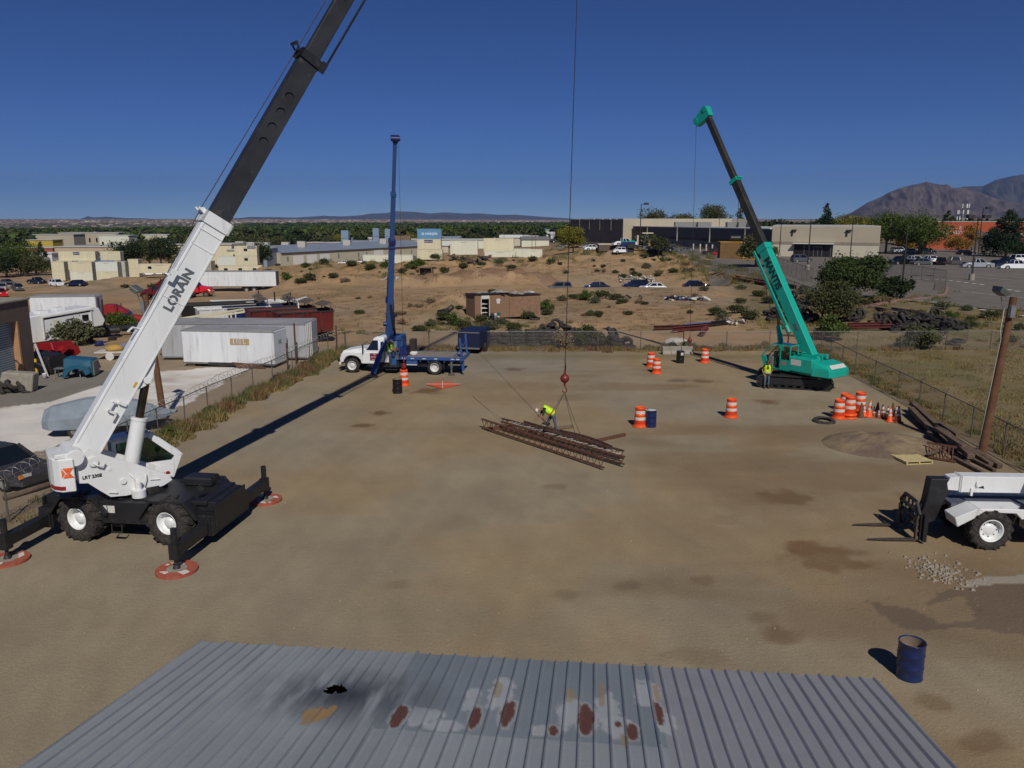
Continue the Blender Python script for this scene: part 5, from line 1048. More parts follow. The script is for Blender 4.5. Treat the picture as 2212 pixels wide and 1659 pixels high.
# ================================================================ people
def person(label, loc, rz, J, shirt_m, hat_m, vest_on=True, gloves=False, seat=None, hatbrim=.15):
    """J: joint positions in metres (local frame, facing +x, +y to the figure's left)"""
    root = thing('person', label, 'person', loc, rz)
    bm_v = []; edges = []; radii = []; region = []
    def V(p, r, reg): bm_v.append(tuple(p)); radii.append(r); region.append(reg); return len(bm_v)-1
    P = {k: Vector(v) for k, v in J.items()}
    pel = V(P['pelvis'], (.155, .12), 'leg'); be = V(P['pelvis'].lerp(P['chest'], .45), (.15, .11), 'shirt'); ch = V(P['chest'], (.175, .125), 'shirt'); nk = V(P['neck'], (.062, .06), 'skin'); hd0 = V(P['neck'].lerp(P['head'], .45), (.06, .06), 'skin')
    edges += [(pel, be), (be, ch), (ch, nk), (nk, hd0)]
    for s in ('l', 'r'):
        sh = V(P['sh_'+s], (.072, .068), 'shirt'); el = V(P['el_'+s], (.046, .046), 'sleeve'); um = V(P['sh_'+s].lerp(P['el_'+s], .5), (.056, .054), 'shirt'); wr = V(P['wr_'+s], (.030, .028), 'skin')
        fm = V(P['el_'+s].lerp(P['wr_'+s], .35), (.043, .042), 'sleeve'); edges += [(ch, sh), (sh, um), (um, el), (el, fm), (fm, wr)]
        d = (P['wr_'+s]-P['el_'+s]).normalized(); pm = V(P['wr_'+s]+d*.05, (.040, .022), 'hand'); edges.append((wr, pm))
        sd = d.cross(Vector((0, 0, 1))); sd = sd.normalized() if sd.length > .1 else Vector((0, 1, 0)); dn = d.cross(sd)
        for k, (o, L_) in enumerate(((-.028, .065), (-.009, .078), (.010, .072), (.028, .055))):
            a = V(P['wr_'+s]+d*.095+sd*o, (.011, .010), 'hand'); b_ = V(P['wr_'+s]+d*(.095+L_*.55)+sd*o*1.1+dn*.012, (.0095, .009), 'hand'); c_ = V(P['wr_'+s]+d*(.095+L_*.85)+sd*o*1.1+dn*.036, (.008, .008), 'hand'); edges += [(pm, a), (a, b_), (b_, c_)]
        t0 = V(P['wr_'+s]+d*.045+sd*(-.045 if s == 'l' else .045), (.013, .012), 'hand'); t1 = V(P['wr_'+s]+d*.09+sd*(-.062 if s == 'l' else .062)+dn*.015, (.010, .010), 'hand'); edges += [(pm, t0), (t0, t1)]
        hp = V(P['hip_'+s], (.105, .10), 'leg'); kn = V(P['kn_'+s], (.066, .066), 'leg'); tm = V(P['hip_'+s].lerp(P['kn_'+s], .5), (.088, .086), 'leg'); cm = V(P['kn_'+s].lerp(P['an_'+s], .35), (.062, .060), 'leg'); an = V(P['an_'+s], (.048, .046), 'boot')
        toe = V(P['toe_'+s], (.045, .036), 'boot'); bl = V(P['an_'+s].lerp(P['toe_'+s], .5)-Vector((0, 0, .012)), (.050, .042), 'boot'); edges += [(pel, hp), (hp, tm), (tm, kn), (kn, cm), (cm, an), (an, bl), (bl, toe)]
    me = bpy.data.meshes.new('b'); me.from_pydata(bm_v, edges, []); ob = bpy.data.objects.new('b', me); col.objects.link(ob)
    sk = ob.modifiers.new('s', 'SKIN'); ss = ob.modifiers.new('u', 'SUBSURF'); ss.levels = 1; ss.render_levels = 1
    for i, r in enumerate(radii): me.skin_vertices[0].data[i].radius = r
    me.skin_vertices[0].data[pel].use_root = True
    dg = bpy.context.evaluated_depsgraph_get(); em_ = bpy.data.meshes.new_from_object(ob.evaluated_get(dg)); bpy.data.objects.remove(ob)
    hx = P.get('look', Vector((1, 0, 0))).normalized(); hu = (P['head']-P['neck']).normalized(); hx = (hx-hu*hx.dot(hu)).normalized(); hy = hu.cross(hx); hc = P['head']
    bmm = bmesh.new(); bmm.from_mesh(em_); n0 = len(bmm.faces)
    q = MB(); q.T = Matrix(((hx.x, hy.x, hu.x, hc.x), (hx.y, hy.y, hu.y, hc.y), (hx.z, hy.z, hu.z, hc.z), (0, 0, 0, 1)))
    q.ball((0, 0, .02), .098, .078, .115, 16, 12); q.ball((.03, 0, -.05), .068, .058, .065, 12, 8); q.hexa([(.085, -.018, -.02), (.125, -.01, -.015), (.125, .01, -.015), (.085, .018, -.02), (.09, -.008, .035), (.1, -.005, .035), (.1, .005, .035), (.09, .008, .035)])
    for sy in (-1, 1): q.ball((.0, sy*.08, .0), .022, .01, .032, 8, 6)
    vs = [bmm.verts.new(v) for v in q.v]
    for f in q.f:
        try: bmm.faces.new([vs[i] for i in f])
        except ValueError: pass
    bmm.to_mesh(em_); bmm.free()
    mats = [skin, shirt_m, jeans, boot, glove if gloves else skin]; [em_.materials.append(m) for m in mats]
    segs = [(np.array(bm_v[a]), np.array(bm_v[b_]), region[a], region[b_]) for a, b_ in edges]
    idx = {'skin': 0, 'sleeve': 0, 'shirt': 1, 'leg': 2, 'boot': 3, 'hand': 4}
    for i, f in enumerate(em_.polygons):
        f.use_smooth = True
        if i >= n0: f.material_index = 0; continue
        c = np.array(f.center); best = 9; bi = 0
        for a, b_, ra, rb in segs:
            d = b_-a; L2 = d.dot(d)+1e-9; t = min(1, max(0, (c-a).dot(d)/L2)); dd = np.linalg.norm(c-a-d*t)
            if dd < best: best = dd; bi = idx[ra if t < .5 else rb] if not (ra == 'shirt' and rb == 'skin') else (1 if t < .5 else 0)
        f.material_index = bi
    body = bpy.data.objects.new('body', em_); col.objects.link(body); body.parent = root
    T = q.T
    e = MB(); e.T = T; [e.ball((.09, sy*.032, .012), .012, n=8, m=6) for sy in (-1, 1)]; e.build('eyes', blackp, root)
    e = MB(); e.T = T; e.lathe([(.001, .165), (.05, .160), (.09, .130), (.112, .08), (.118, .045)], 20); e.lathe([(.112, .048), (hatbrim, .038), (hatbrim, .030), (.112, .036)], 20); e.hexa([(.08, -.07, .034), (.19, -.04, .026), (.19, .04, .026), (.08, .07, .034), (.08, -.07, .044), (.19, -.04, .034), (.19, .04, .034), (.08, .07, .044)]); e.build('hard_hat', hat_m, root)
    if vest_on:
        up = (P['chest']-P['pelvis']).normalized(); side = (P['sh_l']-P['sh_r']).normalized(); fw = side.cross(up).normalized(); side = up.cross(fw)
        L_ = (P['neck']-P['pelvis']).length; M_ = Matrix(((fw.x, side.x, up.x, P['pelvis'].x), (fw.y, side.y, up.y, P['pelvis'].y), (fw.z, side.z, up.z, P['pelvis'].z), (0, 0, 0, 1)))
        rings = [(-.02, .165, .205, .0), (.12, .165, .20, .0), (.28, .172, .205, .0), (L_-.17, .165, .205, 0), (L_-.07, .145, .185, 0), (L_-.01, .11, .13, 0)]
        v = MB(); v.T = M_; n = 22
        vs = []
        for z, a, b_, o in rings:
            for i in range(n): t = 2*math.pi*i/n; vs.append((a*math.cos(t), b_*math.sin(t), z))
        fs = []
        for j in range(len(rings)-1):
            for i in range(n):
                t = (2*math.pi*(i+.5)/n+math.pi) % (2*math.pi)-math.pi
                if abs(t) < .30-(j*.0) and j >= 2: continue
                if abs(abs(t)-math.pi/2) < .42 and j >= 3: continue
                fs.append((j*n+i, j*n+(i+1) % n, (j+1)*n+(i+1) % n, (j+1)*n+i))
        v.add(vs, fs, True); vo = v.build('safety_vest', vest, root); sl_ = vo.modifiers.new('thick', 'SOLIDIFY'); sl_.thickness = .012; sl_.offset = 1
        o = MB(); o.T = M_
        for z in (.10,):
            o.lathe([(1, z), (1, z+.06)], 22)
            for i in range(len(o.v)): pass
        k = MB(); k.T = M_; vs = []
        for z in (.06, .13):
            for i in range(n): t = 2*math.pi*i/n; vs.append((.182*math.cos(t), .218*math.sin(t), z))
        k.add(vs, [(i, (i+1) % n, n+(i+1) % n, n+i) for i in range(n)], True); k.build('reflective_band', vesto if 'bending' in label else refl, vo)
        k = MB(); k.T = M_
        for sy in (-1, 1): k.add([(.172, sy*.06, .2), (.172, sy*.10, .2), (.160, sy*.10, L_-.12), (.160, sy*.06, L_-.12)], [(0,1,2,3)]); k.add([(-.180, sy*.06, .2), (-.180, sy*.10, .2), (-.168, sy*.10, L_-.12), (-.168, sy*.06, L_-.12)], [(0,1,2,3)])
        k.build('shoulder_bands', vesto, vo)
    return root
pr = G(1189, 952, .0)
person('person in a white hard hat and lime vest bending over the rusty joists', (pr.x, pr.y+.05, .42), math.pi, dict(
    pelvis=(-.12, 0, .90), chest=(.26, 0, 1.12), neck=(.42, 0, 1.13), head=(.56, .0, 1.07), look=(.3, 0, -1), sh_l=(.33, .19, 1.06), sh_r=(.33, -.19, 1.06),
    el_l=(.38, .24, .78), el_r=(.48, -.22, .80), wr_l=(.30, .18, .56), wr_r=(.66, -.18, .60), hip_l=(-.12, .12, .86), hip_r=(-.12, -.12, .86), kn_l=(-.20, .20, .46), kn_r=(.12, -.16, .46), an_l=(-.28, .22, .08), an_r=(.16, -.18, .08), toe_l=(-.10, .25, .04), toe_r=(.34, -.18, .04)), shirt, hatw)
po = G(835, 806, 0.)
tw = Tr(TK.x, TK.y, 0) @ Matrix.Rotation(th_, 4, 'Z'); pp_ = tw @ Vector((.22, 1.0, .56))
person('person in white hard hat and lime vest working the levers of the blue truck crane', (pp_.x, pp_.y, .56), th_+math.pi, dict(
    pelvis=(0, 0, .94), chest=(.03, 0, 1.32), neck=(.05, 0, 1.50), head=(.10, 0, 1.62), look=(1, 0, -.5), sh_l=(.03, .20, 1.42), sh_r=(.03, -.20, 1.42), el_l=(.10, .24, 1.14), el_r=(.14, -.24, 1.14),
    wr_l=(.36, .16, 1.08), wr_r=(.38, -.14, 1.06), hip_l=(0, .10, .90), hip_r=(0, -.10, .90), kn_l=(.03, .12, .48), kn_r=(.06, -.12, .48), an_l=(-.02, .13, .08), an_r=(.02, -.13, .08), toe_l=(.17, .15, .04), toe_r=(.21, -.15, .04)), shirt, hatw, gloves=True)
ps = G(1655, 838, 0.)
brsh = mat('brown_shirt', (.10, .025, .018), .85, 0, .2, 10)
person('person in brown hard hat and lime vest leaning on the teal crane track', (ps.x, ps.y-.05, 0), rad(-100), dict(
    pelvis=(-.16, 0, .92), chest=(-.10, 0, 1.28), neck=(-.08, 0, 1.46), head=(-.04, 0, 1.58), look=(1, 0, -.2), sh_l=(-.10, .20, 1.38), sh_r=(-.10, -.20, 1.38), el_l=(-.14, .30, 1.12), el_r=(-.14, -.30, 1.12),
    wr_l=(-.06, .20, .93), wr_r=(-.06, -.22, .92), hip_l=(-.14, .10, .88), hip_r=(-.14, -.10, .88), kn_l=(.02, .10, .48), kn_r=(.04, -.12, .48), an_l=(.04, .10, .08), an_r=(.14, -.14, .08), toe_l=(.22, .12, .04), toe_r=(.32, -.16, .04)), brsh, hatb)
hm_ = Tr(*MC) @ Rz(MH) @ HT; ha = math.atan2(hm_[1][0], hm_[0][0]); oc = hm_ @ Vector((.12, .70, 1.1))
person('person in a white hard hat sitting at the controls inside the teal crane cab', (oc.x, oc.y, 1.1), ha, dict(
    pelvis=(0, 0, .50), chest=(.0, 0, .86), neck=(.02, 0, 1.05), head=(.06, 0, 1.20), look=(1, 0, 0), sh_l=(.0, .19, .96), sh_r=(.0, -.19, .96), el_l=(.12, .22, .72), el_r=(.12, -.22, .72),
    wr_l=(.36, .18, .70), wr_r=(.36, -.18, .70), hip_l=(.02, .10, .48), hip_r=(.02, -.10, .48), kn_l=(.42, .12, .50), kn_r=(.42, -.12, .50), an_l=(.46, .12, .10), an_r=(.46, -.12, .10), toe_l=(.64, .14, .05), toe_r=(.64, -.14, .05)), shirt, hatw, vest_on=False)

# ================================================================ fences
def wire_mat(name, dens, colr):
    m = bpy.data.materials.new(name); m.use_nodes = True; nt = m.node_tree; N = nt.nodes; L = nt.links; N.clear()
    tc = N.new('ShaderNodeTexCoord'); fs = []
    for sg in (1, -1):
        mp = N.new('ShaderNodeMapping'); mp.inputs['Rotation'].default_value = (0, 0, rad(45*sg)); L.new(tc.outputs['UV'], mp.inputs[0])
        wv = N.new('ShaderNodeTexWave'); wv.inputs['Scale'].default_value = 1/.07/6.283*3.14; wv.bands_direction = 'X'; L.new(mp.outputs[0], wv.inputs[0])
        gt = N.new('ShaderNodeMath'); gt.operation = 'GREATER_THAN'; gt.inputs[1].default_value = 1-dens; L.new(wv.outputs['Fac'], gt.inputs[0]); fs.append(gt.outputs[0])
    mx = N.new('ShaderNodeMath'); mx.operation = 'MAXIMUM'; L.new(fs[0], mx.inputs[0]); L.new(fs[1], mx.inputs[1])
    tr = N.new('ShaderNodeBsdfTransparent'); df = N.new('ShaderNodeBsdfPrincipled'); df.inputs['Base Color'].default_value = colr+(1,); df.inputs['Roughness'].default_value = .6
    ms = N.new('ShaderNodeMixShader'); L.new(mx.outputs[0], ms.inputs[0]); L.new(tr.outputs[0], ms.inputs[1]); L.new(df.outputs[0], ms.inputs[2])
    o = N.new('ShaderNodeOutputMaterial'); L.new(ms.outputs[0], o.inputs[0]); return m
wire = wire_mat('chain_link', .022, (.16, .15, .14)); post_m = mat('fence_post', (.13, .115, .10), .6, .3, .25, 4, dirt=(.16, .09, .05), dirt_amt=.3)
def fence(label, pts, h, spacing=3., razor=None, arms=False, rail=True, name='chain_link_fence', rr=.024, mesh=True, posts=None):
    f = thing(name, label, 'fence', (pts[0][0], pts[0][1], zt(*pts[0])))
    o = Vector(f.location); P = [Vector((x, y, 0)) for x, y in pts]; stations = []
    for a, b_ in zip(P[:-1], P[1:]):
        n = max(1, round((b_-a).length/spacing)); stations += [a.lerp(b_, i/n) for i in range(n)]
    stations.append(P[-1]); stations = [on(p)-o for p in stations]
    proto = None; up = Vector((0, 0, h))
    for i, p in enumerate(stations):
        lean = Vector((RND.uniform(-.03, .03), RND.uniform(-.03, .03), 0))
        if proto is None:
            q = MB(); q.cyl((0, 0, -.2), (0, 0, h+.03), .034, n=8)
            if arms: q.bar((0, 0, h), (arms*.25, 0, h+.28), .03)
            proto = q.build('post', post_m, f); proto.location = p
        else:
            c = proto.copy(); col.objects.link(c); c.parent = f; c.location = p; c.rotation_euler = (RND.uniform(-.02, .02), RND.uniform(-.02, .02), 0)
    if rail:
        q = MB()
        q.tube([p+up for p in stations], rr, 6); q.build('top_rail', post_m if not rail == 'light' else galv, f)
    if mesh:
        me = bpy.data.meshes.new('wire_mesh'); vs = []; fs = []; u = [0]
        for p, q_ in zip(stations[:-1], stations[1:]): u.append(u[-1]+(q_-p).length)
        for p in stations: vs += [tuple(p+Vector((0, 0, .02))), tuple(p+up)]
        fs = [(2*i, 2*i+2, 2*i+3, 2*i+1) for i in range(len(stations)-1)]
        me.from_pydata(vs, [], fs); uv = me.uv_layers.new(name='UVMap')
        for i in range(len(stations)-1):
            for k, (a, b_) in enumerate(((u[i], 0), (u[i+1], 0), (u[i+1], h), (u[i], h))): uv.data[4*i+k].uv = (a, b_)
        me.materials.append(wire); mo = bpy.data.objects.new('wire_mesh', me); col.objects.link(mo); mo.parent = f
    if razor:
        a0, a1 = razor; q = MB(); tot = 0; run = []
        for p, q_ in zip(stations[:-1], stations[1:]):
            L_ = (q_-p).length; n = int(L_/.045)
            for i in range(n): run.append((p.lerp(q_, i/n)+Vector((0, 0, h+.20)), (q_-p).normalized()))
        run = run[int(len(run)*a0):int(len(run)*a1)]; pts_ = []
        for i, (p, d) in enumerate(run):
            a = i*.62+.5*math.sin(i*.05); s = Vector((-d.y, d.x, 0)); r_ = .25*(1+.18*math.sin(i*.031)+.1*math.sin(i*.11)); pts_.append(p+s*math.cos(a)*r_+Vector((0, 0, math.sin(a)*r_*.9-.1+.06*math.sin(i*.02)))+d*.05*math.sin(a*.5))
        q.tube(pts_, .010, 4); q.build('razor_wire', mat('razor_wire', (.32, .31, .30), .4, .7), f)
    return f
fence('chain link fence with coiled razor wire along the left side of the yard', FENCE_L, 1.55, 3.0, razor=(0, .97), arms=.0)
fence('chain link fence along the back of the yard in front of the tyres', [(-13.2, 62.9), (0, 63.3), (24, 63.2), (42, 63.6), (62, 64)], 1.5, 3.45, rail='light', rr=.02)
fence('chain link fence along the right side of the yard ending by the timbers', FENCE_R[::-1], 1.5, 3.0, arms=.5, rr=.028)
def pxl(l): return [tuple(G(a, b_)[:2]) for a, b_ in l]
fence('dark chain link fence in front of the warehouse parking lot', pxl([(1440, 552), (1500, 553), (1560, 557), (1640, 566), (1700, 590), (1755, 612)]), 2.3, 4.5, rr=.04, name='lot_fence')
fence('lower chain link fence on the slope below the warehouse lot', pxl([(1506, 575), (1560, 592), (1640, 612), (1715, 640), (1800, 672)]), 1.9, 4., rr=.035, name='slope_fence')
fence('leaning wire fence between the sand field and the grass by the tyres', pxl([(1782, 668), (1850, 683), (1938, 700), (2010, 715), (2090, 735)]), 1.5, 4., name='wire_fence')
fence('chain link corner fence with barbed arms round the red kerb', pxl([(1865, 590), (1925, 596), (1990, 606), (2042, 616), (2040, 632)]), 2.1, 4., arms=.5, rr=.035, name='corner_fence')
for (a, b_, lab) in (((1120, 1070), (1140, 1325), 'tall rusty post standing behind the left fence'), ):
    pass
for i, (px, py, hh, lab) in enumerate([(622, 800, 1.9, 'short dark pole beside the fence in front of the white trailer'), (640, 788, 3.0, 'tall dark pole beside the fence in front of the white trailer'), (728.5, 768, 2.3, 'rusty pipe post at the back left fence corner'), (1700, 775, 1.9, 'brown post behind the teal crane cab')]):
    p = G(px, py); q = MB(); q.cyl((0, 0, -.2), (0, 0, hh), .06, n=8); o = q.build('pipe_post', rust2); o.location = p; tag(o, lab, 'post')
def pole(label, base, top, r0, r1, lampdir, twin=False):
    b0 = Vector(base); t0 = Vector(top); th = thing('utility_pole', label, 'utility pole', b0); q = MB(); pts_ = 8
    q.cyl((0, 0, -.3), t0-b0, r0, r1, n=14); q.build('shaft', polew, th)
    d = Vector(lampdir); e = (t0-b0)*.93; q = MB(); q.tube([e, e+d*.35+Vector((0, 0, -.05)), e+d*.45+Vector((0, 0, .3)), e+d*.5+Vector((0, 0, .5))], .02, 6); a = q.build('lamp_arm', galv, th)
    q = MB(); q.T = Tr(*(e+d*.55+Vector((0, 0, .72)))) @ Matrix.Rotation(rad(35), 4, 'Y'); q.hexa([(-.16, -.3, -.12), (.16, -.3, -.12), (.16, .3, -.12), (-.16, .3, -.12), (-.26, -.38, .12), (.26, -.38, .12), (.26, .38, .12), (-.26, .38, .12)]); q.build('flood_light', mat('lamp_housing', (.13, .14, .125), .5, .2), th, .02)
    q = MB(); q.box(-.1, .1, -.1, .1, -.25, .25); k = q.build('junction_box', galv, th); k.location = e+Vector((-.1, -.22, -.1))
    q = MB(); f = lambda u: (t0-b0)*u+Vector((-r0*1.1, -.05, 0)); q.tube([e+d*.3, e+d*.35+Vector((0, 0, -1.0)), f(.75), f(.70), f(.4), f(.02)], .012, 5); q.build('cable', blackp if twin else refl, th)
    return th
g1 = G(2118, 985, 0.); pole('brown utility pole with a tilted flood light leaning beside the right fence', g1, (21.25, g1.y, 7.0), .19, .14, (-1, 0, 0))
g2 = G(356, 907, 0.); pole('brown utility pole with flood lights behind the white boom, left fence', g2, (-18.5, g2.y, 6.5), .16, .13, (-.7, -.3, 0), True)
# ================================================================ logs and kerb timber by the fences
for (a, b_, w_, lab) in (((362, 935), (440, 905), .16, 'long dark log lying beside the left fence behind the crane'), ((10, 1082), (150, 1038), .18, 'weathered log along the left fence behind the crane wheels'), ((1000, 803), (1015, 800), .05, 'x')):
    if lab == 'x': continue
    p, q_ = G(*a), G(*b_); q = MB(); q.tube([(p.x, p.y, .10), ((p.x+q_.x)/2+.1, (p.y+q_.y)/2, .14), (q_.x, q_.y, .10)], w_*.6, 8); tag(q.build('log', wood2), lab, 'log')
p, q_ = G(1790, 762), G(1862, 774); q = MB(); q.tube([(p.x-3, p.y+2, 1.1), (p.x+1.2, p.y+1.7, 1.0)], .09, 8); tag(q.build('rusty_pipe', rust2), 'rusty pipe laid across behind the teal crane counterweight', 'pipe')

# ================================================================ foliage tools
def leaf_quads(centers, radii, n, size, squash=1., shell=.55, seed=1, lw=.6):
    r = np.random.RandomState(seed); centers = np.array(centers, float); radii = np.array(radii, float); w_ = radii**2; w_ = w_/w_.sum()
    k = r.choice(len(centers), n, p=w_); d = r.normal(size=(n, 3)); d /= np.linalg.norm(d, axis=1)[:, None]
    rad_ = radii[k]*(shell+(1-shell)*r.rand(n))**.6*(1+.75*r.rand(n)**5); c = centers[k]+d*rad_[:, None]*np.array([1, 1, squash])
    a = r.normal(size=(n, 3)); a += d*.3; a /= np.linalg.norm(a, axis=1)[:, None]; b_ = np.cross(a, r.normal(size=(n, 3))); b_ /= np.linalg.norm(b_, axis=1)[:, None]
    s = size*(.6+.8*r.rand(n))[:, None]; V = np.stack([c-a*s, c-b_*s*lw, c+a*s, c+b_*s*lw], 1); return V.reshape(-1, 3)
def foliage(name, rgb, rgb2, isl=.35):
    m = mat(name, rgb, .75, 0, .2, .35, rgb2=rgb2, island=isl, spec=.2); return m
lf_green = foliage('leaves_green', (.045, .075, .014), (.075, .10, .02)); lf_dark = foliage('leaves_dark', (.018, .032, .012), (.03, .045, .014)); lf_yel = foliage('leaves_yellow_green', (.13, .14, .018), (.17, .15, .02))
lf_olive = foliage('leaves_olive', (.045, .055, .02), (.075, .075, .028)); lf_or = foliage('leaves_orange', (.20, .09, .02), (.22, .14, .02)); lf_pine = foliage('needles', (.014, .03, .014), (.022, .038, .016))
lf_sage = foliage('sage_leaves', (.075, .085, .045), (.11, .105, .055)); lf_dry = foliage('dry_twigs', (.17, .12, .06), (.22, .16, .09)); bark = mat('bark', (.09, .065, .045), .9, 0, .3, 5)
def tree_mesh(kind, h, w_, n, seed, leaf=.3):
    r = np.random.RandomState(seed); cs = []; rs = []
    if kind == 'round':
        for i in range(26):
            d = r.normal(size=3); d /= np.linalg.norm(d); f = .25+.6*r.rand(); cs.append((d[0]*w_*.5*f, d[1]*w_*.5*f, h*.6+d[2]*h*.34*f)); rs.append(w_*(.11+.12*r.rand()))
    elif kind == 'cone':
        for i in range(46):
            t = (i+.5)/46; a = r.rand()*6.3; rr = w_*.5*(1-t)**.75*(.45+.5*r.rand()); cs.append((math.cos(a)*rr, math.sin(a)*rr, h*(.12+.85*t))); rs.append(w_*(.05+.13*(1-t)))
    elif kind == 'bush':
        for i in range(34):
            d = r.normal(size=3); d /= np.linalg.norm(d); f = .3+.65*r.rand(); cs.append((d[0]*w_*.48*f, d[1]*w_*.48*f, h*.42+abs(d[2])*h*.45*f-h*.12*(d[2] < 0))); rs.append(w_*(.08+.10*r.rand()))
    V = leaf_quads(cs, rs, n, leaf, .8, .35, seed); V[:, 2] = np.maximum(V[:, 2], .02)
    return V, cs
def tree(name, label, loc, kind, h, w_, m, n=3500, leaf=.28, seed=1, group=None, trunk=True, trunk_h=None, rz=0.):
    t = thing(name, label, 'tree' if 'bush' not in name and 'shrub' not in name else 'bush', loc, rz, group)
    V, cs = tree_mesh(kind, h, w_, n, seed, leaf); me = quads_mesh('crown', V); me.materials.append(m); o = bpy.data.objects.new('crown', me); col.objects.link(o); o.parent = t
    if trunk:
        q = MB(); top = h*(.9 if kind == 'cone' else .5); q.tube([(0, 0, -.3), (.05, 0, top*.5), (0, .03, top)], w_*.022+.04, 7)
        if kind != 'cone':
            for c in cs[:9]: q.tube([(0, 0, top*.55), (c[0]*.5, c[1]*.5, (top*.6+c[2])*.5), c], w_*.010+.015, 5)
        q.build('trunk', bark, t)
    return t
def blades(name, label, spots, m, kind='stuff', seed=3):
    """spots: (x, y, radius, height, count) tufts of thin dry blades"""
    r = np.random.RandomState(seed); V = []
    for x, y, rad_, h, n in spots:
        a = r.rand(n)*6.283; d = np.sqrt(r.rand(n))*rad_; px_ = x+np.cos(a)*d; py_ = y+np.sin(a)*d; z = terr(px_, py_)
        hh = h*(.4+.6*r.rand(n))*(1-.5*d/rad_); w0 = .012+.02*r.rand(n)+h*.012; ta = r.rand(n)*6.283; ln = hh*(.15+.45*r.rand(n)); wa = r.rand(n)*3.14
        b0 = np.stack([px_-np.cos(wa)*w0, py_-np.sin(wa)*w0, z-.02], 1); b1 = np.stack([px_+np.cos(wa)*w0, py_+np.sin(wa)*w0, z-.02], 1); tp_ = np.stack([px_+np.cos(ta)*ln, py_+np.sin(ta)*ln, z+hh], 1)
        V.append(np.stack([b0, b1, tp_], 1).reshape(-1, 3))
    me = quads_mesh(name, np.concatenate(V), 3); me.materials.append(m); o = bpy.data.objects.new(name, me); col.objects.link(o); return tag(o, label, kind=kind)
grass_dry = foliage('dry_grass', (.24, .17, .07), (.16, .13, .05), .3); grass_green = foliage('weed_green', (.085, .10, .03), (.13, .12, .045), .3); grass_rust = foliage('weed_rust', (.14, .085, .045), (.20, .12, .06), .3)
sp = []; sg = []; sr = []
for i in range(1, len(FENCE_L)-1):
    a, b_ = FENCE_L[i], FENCE_L[i+1]
    for k in range(26):
        f = NR.rand(); x = a[0]+(b_[0]-a[0])*f+NR.normal(0, .4)+(.5 if i < 5 else .1); y = a[1]+(b_[1]-a[1])*f; dens = 1 if i != 1 else .4
        (sg if NR.rand() < .55 else (sr if NR.rand() < .5 else sp)).append((x, y, .45+.3*NR.rand(), (.35+.65*NR.rand())*(1.15 if i >= 2 else .6), int(190*dens)))
for k in range(230):
    x = -13+38*NR.rand()+(30*NR.rand() if NR.rand() < .3 else 0); y = BACKY+NR.normal(.3, .6); (sp if NR.rand() < .6 else sr).append((x, y, .5, .25+.45*NR.rand(), 90))
for k in range(200):
    i = NR.randint(0, len(FENCE_R)-1); a, b_ = FENCE_R[i], FENCE_R[i+1]; f = NR.rand(); x = a[0]+(b_[0]-a[0])*f+abs(NR.normal(.3, .7)); y = a[1]+(b_[1]-a[1])*f; (sp if NR.rand() < .7 else sg).append((x, y, .4, .15+.3*NR.rand(), 90))
for k in range(850):   # grass field right of the fence
    y = 24+60*NR.rand(); xr_ = np.interp(y, [p[1] for p in FENCE_R], [p[0] for p in FENCE_R]); x = xr_+1+NR.rand()*(y*.72-xr_+2 if y*.72 > xr_ else 3); (sp if NR.rand() < .75 else sg).append((x, y, .9, .10+.15*NR.rand(), 70))
def pxspots(lst, out, h, cnt, spread):
    for px, py, n in lst:
        for k in range(n):
            p = G(px+NR.normal(0, spread[0]), py+NR.normal(0, spread[1])); s_ = max(.5, p.y/110); out.append((p.x, p.y, .6*s_, h*(.5+NR.rand())*s_, cnt))
pxspots([(1700, 700, 30), (1760, 690, 30), (1650, 610, 20), (1550, 590, 25), (1600, 600, 25), (1480, 575, 20), (1400, 545, 18), (1350, 535, 18), (1240, 530, 16), (1850, 655, 20), (1960, 680, 30), (2080, 690, 30), (2160, 680, 30), (2190, 740, 20), (1950, 645, 20)], sp, .7, 60, (35, 7))
pxspots([(1560, 583, 25), (1620, 605, 25), (1500, 560, 25), (1430, 545, 25), (1250, 538, 20), (1180, 560, 10), (2100, 700, 20), (2020, 650, 20), (1680, 640, 14)], sg, .8, 60, (30, 6))
pxspots([(px_, py_, 16) for px_ in range(620, 1560, 75) for py_ in (566, 580, 596, 634, 650, 668, 686, 704)], sr, .28, 26, (38, 8))
pxspots([(980, 705, 18), (1060, 705, 20), (1150, 705, 12), (930, 708, 12), (760, 718, 12), (1000, 560, 20), (900, 566, 20), (800, 570, 20), (700, 572, 20), (1100, 565, 20), (860, 600, 12)], sg, .6, 60, (30, 5))
blades('dry_grass', 'dry straw coloured grass along the fences and over the field at the right', sp, grass_dry); blades('green_weeds', 'green weeds growing along the fences and banks', sg, grass_green, seed=5); blades('rust_weeds', 'rusty brown dead weeds along the fences', sr, grass_rust, seed=7)
